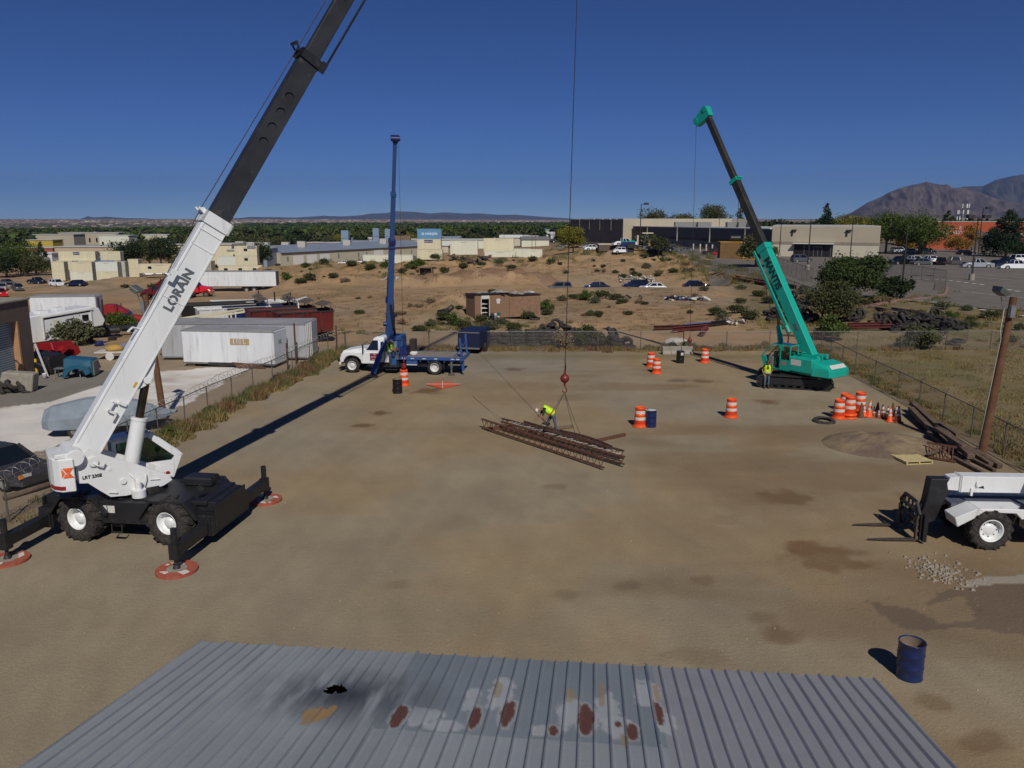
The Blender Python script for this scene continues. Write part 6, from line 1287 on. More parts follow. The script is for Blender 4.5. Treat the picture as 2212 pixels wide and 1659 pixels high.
# ================================================================ generic vehicles
def make_car(kind, m, nm='parked_car'):
    """proto facing +x, ground at z=0; parts: body, windows, wheels, lights"""
    t = thing(nm, 'car', 'car' if kind != 'pickup' else 'pickup truck', (0, 0, -50))
    if kind == 'sedan': L_, Wd, zb, zr, prof, cab = 4.7, 1.8, .84, 1.42, [(2.35, .35), (2.32, .62), (1.9, .78), (.95, .90), (-1.5, .92), (-2.25, .88), (-2.35, .60), (-2.3, .32)], [(1.05, -1.65), (.35, -1.05)]
    elif kind == 'suv': L_, Wd, zb, zr, prof, cab = 4.7, 1.85, .98, 1.70, [(2.3, .4), (2.3, .8), (1.9, .98), (1.05, 1.04), (-2.2, 1.06), (-2.33, .9), (-2.35, .4)], [(1.1, -2.25), (.45, -1.95)]
    else: L_, Wd, zb, zr, prof, cab = 5.7, 1.95, 1.08, 1.82, [(2.8, .45), (2.8, .95), (2.5, 1.08), (1.3, 1.14), (-2.8, 1.08), (-2.85, .6), (-2.8, .45)], [(1.35, -.65), (.65, -.5)]
    wr = .33 if kind != 'pickup' else .40; wx = L_*.30; hw = Wd/2
    b = MB(); ws = [wx, -wx]; xs_top = sorted(prof, key=lambda p: -p[0])
    def ztop(x):
        pts = sorted([(px_, pz) for px_, pz in prof if pz > .5]); return float(np.interp(x, [p[0] for p in pts], [p[1] for p in pts]))
    xs = sorted(set([-L_/2, L_/2, 0, cab[0][0], cab[0][1]]+[w_+wr*1.15*math.cos(a) for w_ in ws for a in np.linspace(0, math.pi, 7)]))
    def zbot(x):
        for w_ in ws:
            if abs(x-w_) < wr*1.15: return max(.28, wr*.9+math.sqrt(max(0, (wr*1.15)**2-(x-w_)**2)))
        return .28
    for xa, xb in zip(xs[:-1], xs[1:]):
        e = 1e-4; za, zb_ = zbot(xa+e if any(abs(xa-w_) < wr*1.16 and abs(xb-w_) < wr*1.16 for w_ in ws) else xa), zbot(xb-e)
        inw = any(abs((xa+xb)/2-w_) < wr*1.15 for w_ in ws); za = zbot(xa) if inw else .28; zb_ = zbot(xb) if inw else .28
        ta, tb = ztop(xa), ztop(xb); ia = .04 if abs(xa) > L_/2-.05 else 0; ib = .04 if abs(xb) > L_/2-.05 else 0
        for y0, y1, s in ((-hw, 0, 1), (0, hw, -1)):
            ya0, ya1 = (y0+ia*3, 0) if s > 0 else (0, y1-ia*3); yb0, yb1 = (y0+ib*3, 0) if s > 0 else (0, y1-ib*3); tp0 = .07 if s > 0 else 0; tp1 = 0 if s > 0 else .07
            b.hexa([(xa, ya0, za), (xb, yb0, zb_), (xb, yb1, zb_), (xa, ya1, za), (xa, ya0+tp0, ta), (xb, yb0+tp0, tb), (xb, yb1-tp1, tb), (xa, ya1-tp1, ta)])
    zt0 = .90 if kind == 'sedan' else (1.04 if kind == 'suv' else 1.12)
    (f0, r0), (f1, r1) = cab; iw = hw-.06; jw = hw-.24
    b.hexa([(f1-.02, -jw, zr-.06), (r1+.02, -jw, zr-.06), (r1+.02, jw, zr-.06), (f1-.02, jw, zr-.06), (f1-.12, -jw+.05, zr), (r1+.12, -jw+.05, zr), (r1+.12, jw-.05, zr), (f1-.12, jw-.05, zr)])
    for sy in (-1, 1):
        for xa, xb in ((f0, f1), (r0, r1), ((f0*.45+r0*.55), (f1*.45+r1*.55))): b.bar((xa, sy*iw, zt0-.02), (xb, sy*jw, zr-.03), .09, .07, up=(0, 1, 0))
    if kind == 'pickup':
        pass
    b.build('body', m, t)
    g = MB(); k = .03; g.hexa([(f0-k, -iw+k, zt0-.02), (r0+k, -iw+k, zt0-.02), (r0+k, iw-k, zt0-.02), (f0-k, iw-k, zt0-.02), (f1-k, -jw+k, zr-.03), (r1+k, -jw+k, zr-.03), (r1+k, jw-k, zr-.03), (f1-k, jw-k, zr-.03)]); g.build('windows', glassd, t)
    if kind == 'pickup': g = MB(); g.box(-2.7, -.75, -hw+.15, hw-.15, 1.06, 1.13); g.build('bed', blackp, t)
    w0 = None
    for sx in ws:
        for sy in (-1, 1):
            if w0 is None:
                q = MB(); q.cyl((0, -.11, 0), (0, .11, 0), wr, n=18); w0 = q.build('wheel', rubber, t); q = MB(); q.cyl((0, -.12, 0), (0, .12, 0), wr*.6, n=14); q.build('rim', silver, w0); w0.location = (sx, sy*(hw-.1), wr)
            else: c = copy_tree(w0, t); c.location = (sx, sy*(hw-.1), wr)
    for sy in (-1, 1):
        q = MB(); q.box(L_/2-.06, L_/2+.005, sy*(hw-.35)-.17, sy*(hw-.35)+.17, .62 if kind == 'sedan' else .8, .74 if kind == 'sedan' else .95); q.build('headlight', refl, t)
        q = MB(); q.box(-L_/2-.01, -L_/2+.06, sy*(hw-.3)-.14, sy*(hw-.3)+.14, .7, .85); q.build('tail_light', redp, t)
    return t
PROTO = {}; CARM = dict(white=whitecar, silver=silver, grey=greyp, black=blackcar, navy=navycar, red=redcar, tan=tancar)
def car(kind, colr, px, py, hd, label, group, pos=None, s=1.):
    k = (kind, colr); p = pos if pos is not None else G(px, py)
    if k not in PROTO:
        t = make_car(kind, CARM[colr]); PROTO[k] = t; t.location = p; t.rotation_euler = (0, 0, rad(hd)); t['label'] = label; t['group'] = group; return t
    return again(PROTO[k], label, p, rad(hd), group)
LOTG, LEFTG, WAREG, LANEG = 'cars parked in the lot right of the yard', 'cars parked in the dirt lot at far left', 'cars parked by the long warehouse', 'cars parked behind the dirt bank'
for a in [('pickup', 'black', 1945, 572, 200, 'black pickup leftmost in the front row beside the big bush'), ('sedan', 'grey', 1993, 573, 5, 'grey sedan in the front row right of the black pickup'), ('suv', 'black', 2032, 573, 60, 'black vehicle nose out in the front row under the big tree'),
          ('suv', 'grey', 2058, 572, 75, 'dark grey vehicle in the shade right of the black one'), ('pickup', 'silver', 2110, 579, -10, 'silver pickup side on in the front row by the light pole'), ('sedan', 'navy', 2157, 577, 20, 'navy sedan between the two silver pickups'),
          ('pickup', 'white', 2192, 582, -8, 'white pickup cut by the right picture edge'), ('sedan', 'white', 1972, 566, 100, 'white car behind the grey sedan'), ('sedan', 'black', 1960, 561, 95, 'black car in the second row behind the black pickup'), ('sedan', 'white', 2008, 566, 95, 'white car second row under the big tree'),
          ('suv', 'white', 1942, 546, 10, 'white car in the back row left of the big tree'), ('sedan', 'silver', 1968, 548, 10, 'silver car in the back row beside the tree trunk'), ('suv', 'grey', 2003, 549, 10, 'grey car in the back row behind the tree trunk'), ('sedan', 'black', 2086, 551, 0, 'dark car alone on the road before the red store'),
          ('suv', 'grey', 1731, 566, 5, 'grey hatchback in front of the glass entrance'), ('sedan', 'black', 2180, 570, 10, 'dark car behind the white pickup at the right edge'), ('suv', 'white', 2205, 566, 10, 'white car behind the white pickup at the picture edge'),
          ('pickup', 'red', 1291, 528, 5, 'left one of two red pickups by the dark wall'), ('pickup', 'red', 1320, 529, -5, 'right one of two red pickups by the dark wall'), ('pickup', 'white', 1348, 531, 12, 'white pickup right of the red pickups'), ('sedan', 'white', 1280, 541, 15, 'white car behind the yellow green tree'),
          ('sedan', 'silver', 1262, 535, 170, 'silver car half hidden by the yellow green tree'), ('sedan', 'white', 1344, 547, 8, 'white sports car in front of the tan dumpster'), ('suv', 'grey', 1452, 544, 10, 'grey hatchback left of the white bollards'), ('sedan', 'grey', 1482, 545, 5, 'dark grey sedan nearest the white bollards'),
          ('suv', 'black', 1432, 543, 20, 'black vehicle behind the small bush left of the grey hatchback'), ('sedan', 'red', 1556, 552, 30, 'red car against the orange rack'), ('pickup', 'black', 1537, 551, 25, 'black pickup beside the red car by the orange rack'), ('suv', 'silver', 1217, 533, 10, 'silver car left of the yellow green tree'),
          ('sedan', 'silver', 1208, 538, 20, 'silver car in front left of the yellow green tree'), ('sedan', 'navy', 1192, 524, 10, 'navy car in the street left of the red roof'), ('suv', 'black', 1130, 521, 5, 'black car in the far street, left one'), ('sedan', 'red', 1150, 521, 5, 'dark red car in the far street'), ('suv', 'white', 1238, 524, 10, 'white car before the dark wall left end')]:
    car(*a, LOTG)
for a in [('suv', 'silver', 6, 627, -60, 'silver car at the left picture edge in the dirt lot'), ('sedan', 'grey', 16, 614, -30, 'grey car behind the silver one at the left edge'), ('suv', 'grey', 40, 628, -50, 'grey hatchback nose to the yard in the dirt lot'), ('sedan', 'tan', 24, 622, -80, 'tan car left of the grey hatchback'),
          ('pickup', 'black', 80, 613, -20, 'black pickup left of the white hatchback in the dirt lot'), ('suv', 'white', 124, 618, -35, 'white hatchback in front of the cream containers'), ('sedan', 'navy', 165, 618, 175, 'dark blue car in weeds before the cream containers'), ('suv', 'red', 0, 641, -40, 'red car cut by the left picture edge')]:
    car(*a, LEFTG)
for px, zc, k, c_, lab in [(742, 318, 'pickup', 'white', 'white pickup by the warehouse doors'), (760, 322, 'sedan', 'silver', 'silver car by the warehouse doors'), (783, 326, 'pickup', 'white', 'white pickup in the middle of the warehouse row'), (800, 332, 'suv', 'grey', 'grey car in the warehouse row'),
                           (817, 338, 'suv', 'black', 'black car in the warehouse row left of the blue boom'), (836, 346, 'sedan', 'navy', 'navy car right behind the blue boom'), (866, 360, 'suv', 'white', 'white car right of the blue boom by the warehouse'), (880, 362, 'sedan', 'red', 'dark red car near the blue container'), (893, 364, 'sedan', 'grey', 'grey car right beside the cream container stack'),
                           (320, 252, 'pickup', 'white', 'white pickup behind the low container, left one'), (342, 252, 'suv', 'white', 'white pickup with topper behind the low container'), (364, 250, 'pickup', 'white', 'white pickup right one behind the low container')]:
    pp_ = W(px, zc); pp_.z = pp_.z+(2.3 if px > 600 else 1.6); 
    car(k, c_, 0, 0, 8, lab, WAREG, pos=W(px, zc))
for px, zc, k, c_, hd, lab in [(1207, 141, 'suv', 'grey', 185, 'dark car left most behind the dirt bank, only its roof shows'), (1289, 138.5, 'sedan', 'navy', 183, 'dark blue sedan behind the dirt bank'), (1373, 141, 'suv', 'navy', 184, 'navy car behind the white coupe'), (1412, 136.5, 'sedan', 'white', 184, 'white coupe behind the dirt bank'), (1505, 139, 'sedan', 'black', 4, 'black car rightmost behind the dirt bank')]:
    pos = W(px, zc)+Vector((0, 0, .38 if px != 1207 else -.05)); car(k, c_, 0, 0, hd, lab, LANEG, pos=on(pos, .3 if px != 1207 else -.2))
sd_ = G(14, 1050, 0.); dc = make_car('sedan', mat('old_grey_car', (.05, .048, .055), .35, .3, .1, 2, dirt=(.15, .12, .09), dirt_amt=.3)); dc.location = (sd_.x-.6, sd_.y+.6, .02); dc.rotation_euler.z = rad(-22); tag(dc, 'old dark grey sedan with amber corner lamp parked outside the left fence', 'car')
q = MB(); q.box(2.30, 2.37, -.88, -.74, .60, .74); q.build('corner_lamp', mat('amber', (.8, .25, .02), .3), dc)
def box_trailer(label, loc, rz, L_, Wd, z0, z1, m, wheels=(), roof=None, name='semi_trailer', group=None, rear=True):
    t = thing(name, label, 'trailer', loc, rz, group)
    b = MB(); b.box(0, L_, 0, Wd, z0, z1); b.build('body', m, t, .06)
    r_ = MB(); r_.box(.03, L_-.03, .03, Wd-.03, z1+.003, z1+.03); r_.build('roof', roof or mat('trailer_roof', (.28, .28, .29), .7, 0, .15, .6, dirt=(.2, .17, .13), dirt_amt=.2), t)
    e = MB(); e.box(-.015, L_+.015, -.015, .02, z1-.10, z1-.02); e.box(-.015, L_+.015, -.015, .02, z0, z0+.12); e.build('side_rail', galv, t)
    n = int(L_/1.2); pn = MB()
    for k in range(1, n): pn.box(k*L_/n-.015, k*L_/n+.015, -.008, .004, z0+.12, z1-.10)
    pn.build('panel_seams', m, t)
    for x in wheels:
        for y in (.25, Wd-.25):
            q = MB(); q.cyl((x, y-.25, .5), (x, y+.25, .5), .5, n=18); w_ = q.build('wheel', rubber, t); q = MB(); q.cyl((x, y-.26, .5), (x, y+.26, .5), .27, n=14); q.build('rim', silver, w_)
    if wheels: q = MB(); q.box(min(wheels)-.9, max(wheels)+.9, .3, Wd-.3, .75, z0); q.box(L_*.12, L_*.12+.1, .4, .55, .1, z0); q.build('bogie', blackp, t)
    return t
il = G(396.5, 791.4, 0.); ir = G(588.6, 796.0, 0.); ia = math.atan2(ir.y-il.y, ir.x-il.x); IL = (ir-il).length+.2
iml = box_trailer('old white box trailer body lettered IML resting on blocks by the fence', (il.x, il.y, .0), ia, IL, 2.3, .22, 2.62, wht2, name='box_trailer')
q = MB(); [q.box(x, x+.5, y, y+.3, 0, .22) for x in (.3, 2.6, 5.2) for y in (.1, 1.9)]; q.build('blocks', wood2, iml)
q = MB(); q.box(3.62, 5.02, -.012, -.004, 1.62, 2.06); sgn = q.build('faded_sign', mat('sign_ochre', (.42, .27, .06), .7, 0, .15, 2, rgb2=(.27, .24, .21), dirt=(.45, .43, .4), dirt_amt=.2), iml)
text('lettering', 'I M L', .44, refl, sgn, frame((4.30, -.014, 1.84), (1, 0, 0), (0, 0, 1)), ext=.002, off=.02); text('lettering', 'I M L', .38, mat('faded_letter_grey', (.18, .17, .16), .8), sgn, frame((4.30, -.018, 1.84), (1, 0, 0), (0, 0, 1)), ext=.003, off=-.004)
text('side_lettering', 'IML', .42, mat('faded_green', (.30, .34, .26), .8), iml, frame((IL+.006, 1.1, 1.75), (0, 1, 0), (0, 0, 1)), ext=.002, off=.02)
q = MB(); q.box(1.9, 3.9, -.03, -.01, .12, .35); q.build('loose_panel', darkm, iml); q = MB(); q.prism([(3.8, .45), (5.9, .30), (6.3, .02), (4.2, .02)], -.32, -.28); tag(q.build('bent_sheet', rust, iml), 'bent rusty sheet leaning on the trailer')
t2 = box_trailer('long silver white trailer body with ribbed end right behind the lettered one', (-26.0, 58.6, 0), rad(-1), 10.8, 3.4, .15, 2.72, mat('trailer_silver', (.42, .43, .45), .55, .2, .1, .8, dirt=(.3, .28, .25), dirt_amt=.3, streak=True), name='box_trailer')
q = MB(); [q.box(10.8, 10.86, y, y+.07, .15, 2.7) for y in (.1, .5, .62, 1.0, 1.12, 1.5)]; q.build('door_ribs', refl, t2)
tw_ = W(66, 88); box_trailer('plain white box trailer behind the caravan', tw_, rad(10), 6.8, 2.5, .5, 3.0, wht2, (1.,))
def semi_tractor(label, loc, rz, m, group='parked truck tractors', sleeper=True):
    t = thing('truck_tractor', label, 'truck', loc, rz, group)
    b = MB(); b.hexa([(1.3, -.75, .8), (3.2, -.65, .8), (3.2, .65, .8), (1.3, .75, .8), (1.3, -.62, 1.9), (3.15, -.5, 1.55), (3.15, .5, 1.55), (1.3, .62, 1.9)]); b.build('hood', m, t, .08)
    for sy in (-1, 1):
        f = MB(); f.prism([(1.75, .75), (1.85, 1.1), (2.2, 1.32), (2.8, 1.30), (3.15, 1.0), (3.25, .7), (2.95, .7), (2.75, 1.05), (2.2, 1.05), (2.0, .75)], min(sy*.62, sy*1.15), max(sy*.62, sy*1.15)); f.build('fender', m, t)
    b = MB(); b.hexa([(-.2, -1.0, .75), (1.35, -1.0, .75), (1.35, 1.0, .75), (-.2, 1.0, .75), (-.2, -.95, 2.45), (.95, -.9, 2.4), (.95, .9, 2.4), (-.2, .95, 2.45)]); b.build('cab', m, t, .06)
    if sleeper: b = MB(); b.hexa([(-2.0, -1.1, .9), (-.15, -1.1, .9), (-.15, 1.1, .9), (-2.0, 1.1, .9), (-2.0, -1.05, 3.5), (-.6, -1.0, 3.45), (-.6, 1.0, 3.45), (-2.0, 1.05, 3.5)]); b.prism([(-.65, 2.3), (.9, 2.4), (-.6, 3.42)], -.95, .95); b.build('sleeper', m, t, .1)
    g = MB(); g.add([(1.30, -.85, 1.75), (1.30, .85, 1.75), (.98, .8, 2.35), (.98, -.8, 2.35)], [(0,1,2,3)]); g.build('windscreen', glassd, t)
    for sy in (-1, 1): g = MB(); g.add([(.25, sy*1.0, 1.65), (1.15, sy*1.0, 1.65), (.9, sy*.955, 2.25), (.25, sy*.96, 2.25)], [(0,1,2,3)]); g.build('side_window', glassd, t)
    for sy in (-1, 1): q = MB(); q.cyl((-.25 if sleeper else -.35, sy*1.12, .9), (-.25 if sleeper else -.35, sy*1.12, 3.5), .075, n=8); q.build('exhaust_stack', darkm, t)
    q = MB(); q.box(3.18, 3.3, -1.1, 1.1, .45, .75); q.box(3.16, 3.2, -.4, .4, .8, 1.5); q.build('grille_and_bumper', chrome, t)
    q = MB(); q.box(-5.2, 3.0, -.4, .4, .6, .85); q.cyl((-1.6, -.85, .6), (.6, -.85, .6), .3, n=12); q.cyl((-1.6, .85, .6), (.6, .85, .6), .3, n=12); q.build('frame', darkm, t)
    for x in (2.45, -3.2, -4.5):
        for sy in (-1, 1): q = MB(); q.cyl((x, sy*.7, .5), (x, sy*1.12, .5), .5, n=18); w_ = q.build('wheel', rubber, t); q = MB(); q.cyl((x, sy*.69, .5), (x, sy*1.13, .5), .28, n=12); q.build('rim', chrome, w_)
    return t
wt = G(440, 634); ws_ = G(588, 628); sta = rad(4)
zw = G(520, 632); st = box_trailer('long white semi trailer with a grey arrow patch behind the white boom', W(413, 148), rad(3), 15.4, 2.5, 1.1, 3.95, wht2, (9.9, 11.3), name='semi_trailer')
q = MB(); q.add([(.6, -.012, 2.6), (.6, -.012, 3.2), (6.0, -.012, 2.95)], [(0,1,2)]); q.build('pale_patch', white, st); q = MB(); q.box(15.41, 15.44, .1, 2.4, 1.1, 3.9); q.build('rear_doors', mat('door_grey', (.12, .11, .10), .7), st)
mt_ = G(352, 646); semi_tractor('maroon sleeper truck tractor facing left, coupled ahead of the white trailer', mt_, rad(184), maroon)
semi_tractor('bright red truck tractor facing right, mostly hidden by the white boom', G(418, 641), rad(2), redcar, sleeper=True)
rs_ = semi_tractor('red sleeper truck tractor behind the caravan facing right', W(262, 92, -.5), rad(12), redp); rs_.scale = (.85, .85, .75)
semi_tractor('dark green truck tractor nose showing beside the caravan', W(214, 74), rad(215), mat('truck_dark_green', (.015, .035, .03), .4), sleeper=False)
semi_tractor('blue truck tractor among the dump trailers', W(585, 81), rad(60), dblue, sleeper=False)
def dump_trailer(label, loc, rz, L_, m, inner, hb=1.6, tilt=0, tarp=True):
    t = thing('dump_trailer', label, 'dump trailer', loc, rz, 'open dump trailers parked behind the trailers'); b = MB(); z0, z1, w_ = .95, .95+hb, 1.22
    for s in (-1, 1): b.hexa([(0, s*(w_-.35), z0), (L_, s*(w_-.35), z0), (L_, s*(w_-.30), z0), (0, s*(w_-.30), z0), (0, s*w_, z1), (L_, s*w_, z1), (L_, s*(w_-.06), z1), (0, s*(w_-.06), z1)])
    b.hexa([(0, -(w_-.35), z0), (.06, -(w_-.35), z0), (.06, w_-.35, z0), (0, w_-.35, z0), (0, -w_, z1), (.06, -w_, z1), (.06, w_, z1), (0, w_, z1)]); b.hexa([(L_-.06, -(w_-.35), z0), (L_, -(w_-.35), z0), (L_, w_-.35, z0), (L_-.06, w_-.35, z0), (L_-.06, -w_, z1+.2), (L_, -w_, z1+.2), (L_, w_, z1+.2), (L_-.06, w_, z1+.2)])
    n = int(L_/1.); [b.box(k*L_/n-.04, k*L_/n+.04, -w_-.05, -w_+.02, z0+.3, z1) for k in range(1, n)]; b.build('body', m, t)
    q = MB(); q.box(.05, L_-.05, -w_+.3, w_-.3, z0, z0+.06); q.build('floor', inner, t); q = MB(); q.box(-.1, L_+.1, -w_-.04, -w_+.08, z1-.02, z1+.08); q.box(-.1, L_+.1, w_-.08, w_+.04, z1-.02, z1+.08); q.build('top_rail', refl if m is wht2 else darkm, t)
    q = MB(); q.box(.3, L_-.3, -.4, .4, .55, .95); [q.cyl((x, -1.1, .5), (x, 1.1, .5), .48, n=16) for x in (.9, 2.1)]; q.build('running_gear', blackp, t)
    if tarp: q = MB(); q.tube([(L_-.3, -w_, z1), (L_-.2, -w_, z1+.7), (L_-.2, w_, z1+.7), (L_-.3, w_, z1)], .04, 6); q.prism([(L_-.9, z1+.45), (L_-.2, z1+.68), (L_-.2, z1+.75), (L_-.9, z1+.5)], -w_, w_); q.build('tarp_roll', mat('tarp_brown', (.09, .07, .055), .9, 0, .3, 4), t)
    return t
dred = mat('dump_red', (.13, .015, .012), .6, 0, .2, 1, dirt=(.07, .035, .03), dirt_amt=.4); rin = mat('rusty_bed', (.10, .06, .045), .85, 0, .3, 2, rgb2=(.15, .10, .075))
for px, zc, rz, L_, m, lab in [(395, 76, 24, 7.5, blackp, 'black dump trailer with tarp frame left of the row'), (430, 70, 28, 6, wht2, 'white edged dump trailer in front of the row'), (492, 71, 30, 6, dblue, 'blue sided dump trailer in the middle of the row'),
                              (600, 66.5, 30, 4.5, redp, 'short red dump body behind the right end of the silver trailer'), (540, 68.5, 30, 5.5, maroon, 'red dump body second from the silver trailer'), (455, 80, 10, 8, wht2, 'white dump trailer at the back of the row')]:
    dump_trailer(lab, W(px, zc), rad(rz), L_, dred if m in (redp, maroon) else m, rin, 1.75)
dt = thing('dump_truck', 'black cab dump truck with a raised white headboard at the right of the row', 'dump truck', W(665, 73), rad(20)); d_ = semi_tractor('x', (0, 0, 0), 0, blackcar, sleeper=False)
for ch in list(d_.children): ch.parent = dt
bpy.data.objects.remove(d_)
for ch in dt.children: ch.location = (-1.2, 0, 0)
q = MB(); q.box(-4.6, -.75, -1.2, -1.1, 1.2, 2.5); q.box(-4.6, -.75, 1.1, 1.2, 1.2, 2.5); q.box(-4.6, -.75, -1.1, 1.1, 1.15, 1.25); q.box(-.85, -.75, -1.15, 1.15, 1.2, 3.1); q.prism([(-.85, 3.05), (.1, 3.3), (.1, 3.4), (-.85, 3.15)], -1.15, 1.15); q.build('dump_body', white, dt)
lb_ = G(455, 700); lw = thing('lowboy_frame', 'cream steel gooseneck frame lying across the white trailer roof line', 'trailer frame', W(404, 64.0), rad(20)); q = MB()
q.bar((-1.5, -1, 2.3), (4.5, -1, 3.0), .14); q.bar((-1.5, 1, 2.3), (4.5, 1, 3.0), .14); q.bar((4.5, -1, 3.0), (4.5, 1, 3.0), .12); q.bar((1, -1, 2.6), (4.5, 1, 3.0), .1); q.bar((-1.5, -1, 2.3), (-1.5, 1, 2.3), .14); q.bar((0, -1, 2.4), (0, -1, 0), .12); q.bar((3.5, -1, 2.9), (3.5, -1, 0), .12); q.bar((3.5, 1, 2.9), (3.5, 1, 0), .12); q.build('frame', creamp, lw)
rv0, rv1 = W(66, 66.0, -.35), W(205, 71., -.35); rva = math.atan2(rv1.y-rv0.y, rv1.x-rv0.x); rv = thing('caravan', 'long white fifth wheel caravan with rounded roof by the garage', 'caravan', (rv0.x, rv0.y, rv0.z), rva); RL_ = (rv1-rv0).length+1.2; rv.scale = (1, 1, .92)
q = MB(); q.prism([(-1.5, .6), (RL_-2.2, .6), (RL_-2.2, 1.3), (RL_-.3, 1.4), (RL_, 1.9), (RL_-.5, 3.15), (RL_-1.1, 3.35), (2.5, 3.15), (-1.5, 2.9)], 0, 2.4); q.build('body', white, rv, .08)
q = MB(); q.prism([(1.2, 2.75), (RL_-1.2, 3.05), (RL_-1.2, 3.15), (1.2, 2.85)], -.12, 0); q.box(RL_-1.4, RL_-1.32, -.1, 0, 1.3, 3.05); q.box(1.2, 1.27, -.1, 0, .9, 2.8); q.build('awning_frame', refl, rv); q = MB(); q.prism([(1.3, 2.6), (RL_-1.4, 2.9), (RL_-1.4, 3.02), (1.3, 2.74)], -.03, -.005); q.build('dark_band', glassd, rv)
for x, z, w2_, h2_, n_ in ((RL_-2.2, 2.05, .6, .6, 'window'), (2.35, 1.5, .25, .6, 'door_window')): q = MB(); q.box(x, x+w2_, -.012, -.004, z, z+h2_); q.build(n_, glassd, rv)
q = MB(); q.box(2.1, 2.9, -.010, -.002, .8, 2.5); q.build('door', cream2, rv)
for x, z in ((1.5, 3.0), (3.0, 3.15)): q = MB(); q.box(x, x+.9, .8, 1.6, z, z+.3); q.build('roof_unit', white, rv, .06)
q = MB(); q.prism([(1.3, .7), (1.7, .95), (1.5, 1.5)], -.014, -.004); q.prism([(RL_-2.6, 1.5), (RL_-1.4, 1.72), (RL_-1.3, 1.65)], -.014, -.004); q.build('swoosh', gryl, rv)
for x in (1.8, 2.7): q = MB(); q.cyl((x, -.02, .38), (x, .25, .38), .38, n=16); q.build('wheel', rubber, rv)
gg = thing('garage', 'brown block garage with a blue grey roll up door at the left edge', 'garage', (-31.7, 52.4, 0)); brk = mat('brown_block', (.12, .085, .065), .9, 0, .12, 1.5, bump=.2)
q = MB(); q.box(-13, 0, -14, 0, 3.85, 5.1); q.box(-13, 0, -1.35, 0, 0, 3.85); q.box(-13, 0, -14, -9.6, 0, 3.85); q.box(-13, -.6, -9.6, -1.35, 0, 3.85); q.build('wall', brk, gg)
q = MB(); q.box(-13.1, .1, -14.1, .1, 5.1, 5.2); q.build('roof', concrete, gg)
dm = mat('roll_door', (.27, .32, .35), .5, .1, .08, 1); q = MB()
for k in range(26): q.prism([(-.45, k*.145), (-.38, k*.145+.03), (-.38, k*.145+.115), (-.45, k*.145+.145), (-.5, k*.145+.145), (-.5, k*.145)], -9.6, -1.35)
q.build('roll_up_door', dm, gg); q = MB(); q.box(-.45, .02, -1.5, -1.32, 0, 3.85); q.build('door_jamb', mat('jamb_orange', (.36, .20, .10), .7), gg)
q = MB(); q.tube([(.0, -5.2, 4.6), (.5, -5.2, 4.7), (.7, -5.2, 4.4)], .04); q.hexa([(.5, -5.35, 4.1), (.9, -5.35, 4.1), (.9, -5.05, 4.1), (.5, -5.05, 4.1), (.6, -5.3, 4.4), (.8, -5.3, 4.4), (.8, -5.1, 4.4), (.6, -5.1, 4.4)]); q.build('wall_lamp', darkm, gg)
q = MB(); q.cyl((0, 0, 0), (0, 0, 1.15), .10, n=12); o = q.build('bollard', mat('safety_yellow', (.70, .42, .01), .5)); o.location = G(80, 812); tag(o, 'yellow steel bollard at the corner of the garage', 'bollard')
def hood(label, px, py, rz, m, s=1., tilt=0, grille=None):
    p = G(px, py); t = thing('truck_hood', label, 'truck hood', p, rad(rz)); t.rotation_euler.x = rad(tilt); t.scale = (s, s, s)
    q = MB(); q.hexa([(0, -.75, .55), (1.7, -.85, .6), (1.7, .85, .6), (0, .75, .55), (0, -.6, 1.15), (1.7, -.75, 1.3), (1.7, .75, 1.3), (0, .6, 1.15)]); q.box(-.02, .1, -.7, .7, .1, 1.1); q.build('shell', m, t, .08)
    for sy in (-1, 1): q = MB(); q.prism([(.0, .35), (.1, .75), (.5, .95), (1.2, .92), (1.6, .6), (1.75, .1), (1.5, .1), (1.3, .45), (.85, .68), (.45, .55), (.3, .2)], min(sy*.7, sy*1.15), max(sy*.7, sy*1.15)); q.build('fender', m, t, .03)
    if grille: q = MB(); q.box(-.06, -.02, -.55, .55, .1, 1.05); [q.box(-.08, -.05, -.5+.09*k, -.46+.09*k, .12, 1.03) for k in range(12)]; q.build('grille', grille, t)
    return t
hood('red truck hood with a white emblem standing in the grass', 150, 775, 250, redp, 1.15, 8); hood('blue truck hood with its grey grille beside the gravel', 208, 811, 190, mat('hood_blue', (.015, .09, .15), .4, 0, .1), 1.0, 0, galv); hood('black truck hood lying by the garage corner', 128, 806, 170, blackp, 1.1, -4)
emb = MB(); emb.cyl((0, 0, 0), (0, 0, .01), .22, n=14, smooth=False)
def at_(o, px, py, dz=0, rz=0.): p = G(px, py); o.location = p+Vector((0, 0, dz)); o.rotation_euler.z = rz; return o
q = MB(); q.box(-.8, .8, -.35, .35, .62, .66); [q.bar((x, y, .62), (x*1.12, y*1.3, 0), .05) for x in (-.7, .7) for y in (-.25, .25)]; tag(at_(q.build('workbench', galv), 150, 815, 0, .2), 'small grey metal workbench in front of the black hood', 'workbench')
q = MB(); q.bar((0, 0, 0), (-.8, .3, 2.2), .12, .05); tag(at_(q.build('plank', refl), 104, 815), 'long white board leaning from the garage corner', 'board'); q = MB(); q.lathe([(.001, .02), (.12, .02), (.14, .33), (.15, .35)], 16); tag(at_(q.build('bucket', white), 97, 818), 'white bucket by the garage bollard', 'bucket')
q = MB(); q.lathe([(.001, .0), (.28, .0), (.33, .9), (.35, .92), (.001, 1.0)], 16); cn_ = tag(at_(q.build('trash_can', greyp), 357, 757), 'left one of two grey trash cans beside the white trailer', 'trash can', 'grey trash cans'); c = cn_.copy(); col.objects.link(c); c.location = G(378, 758); c['label'] = 'right one of two grey trash cans beside the white trailer'
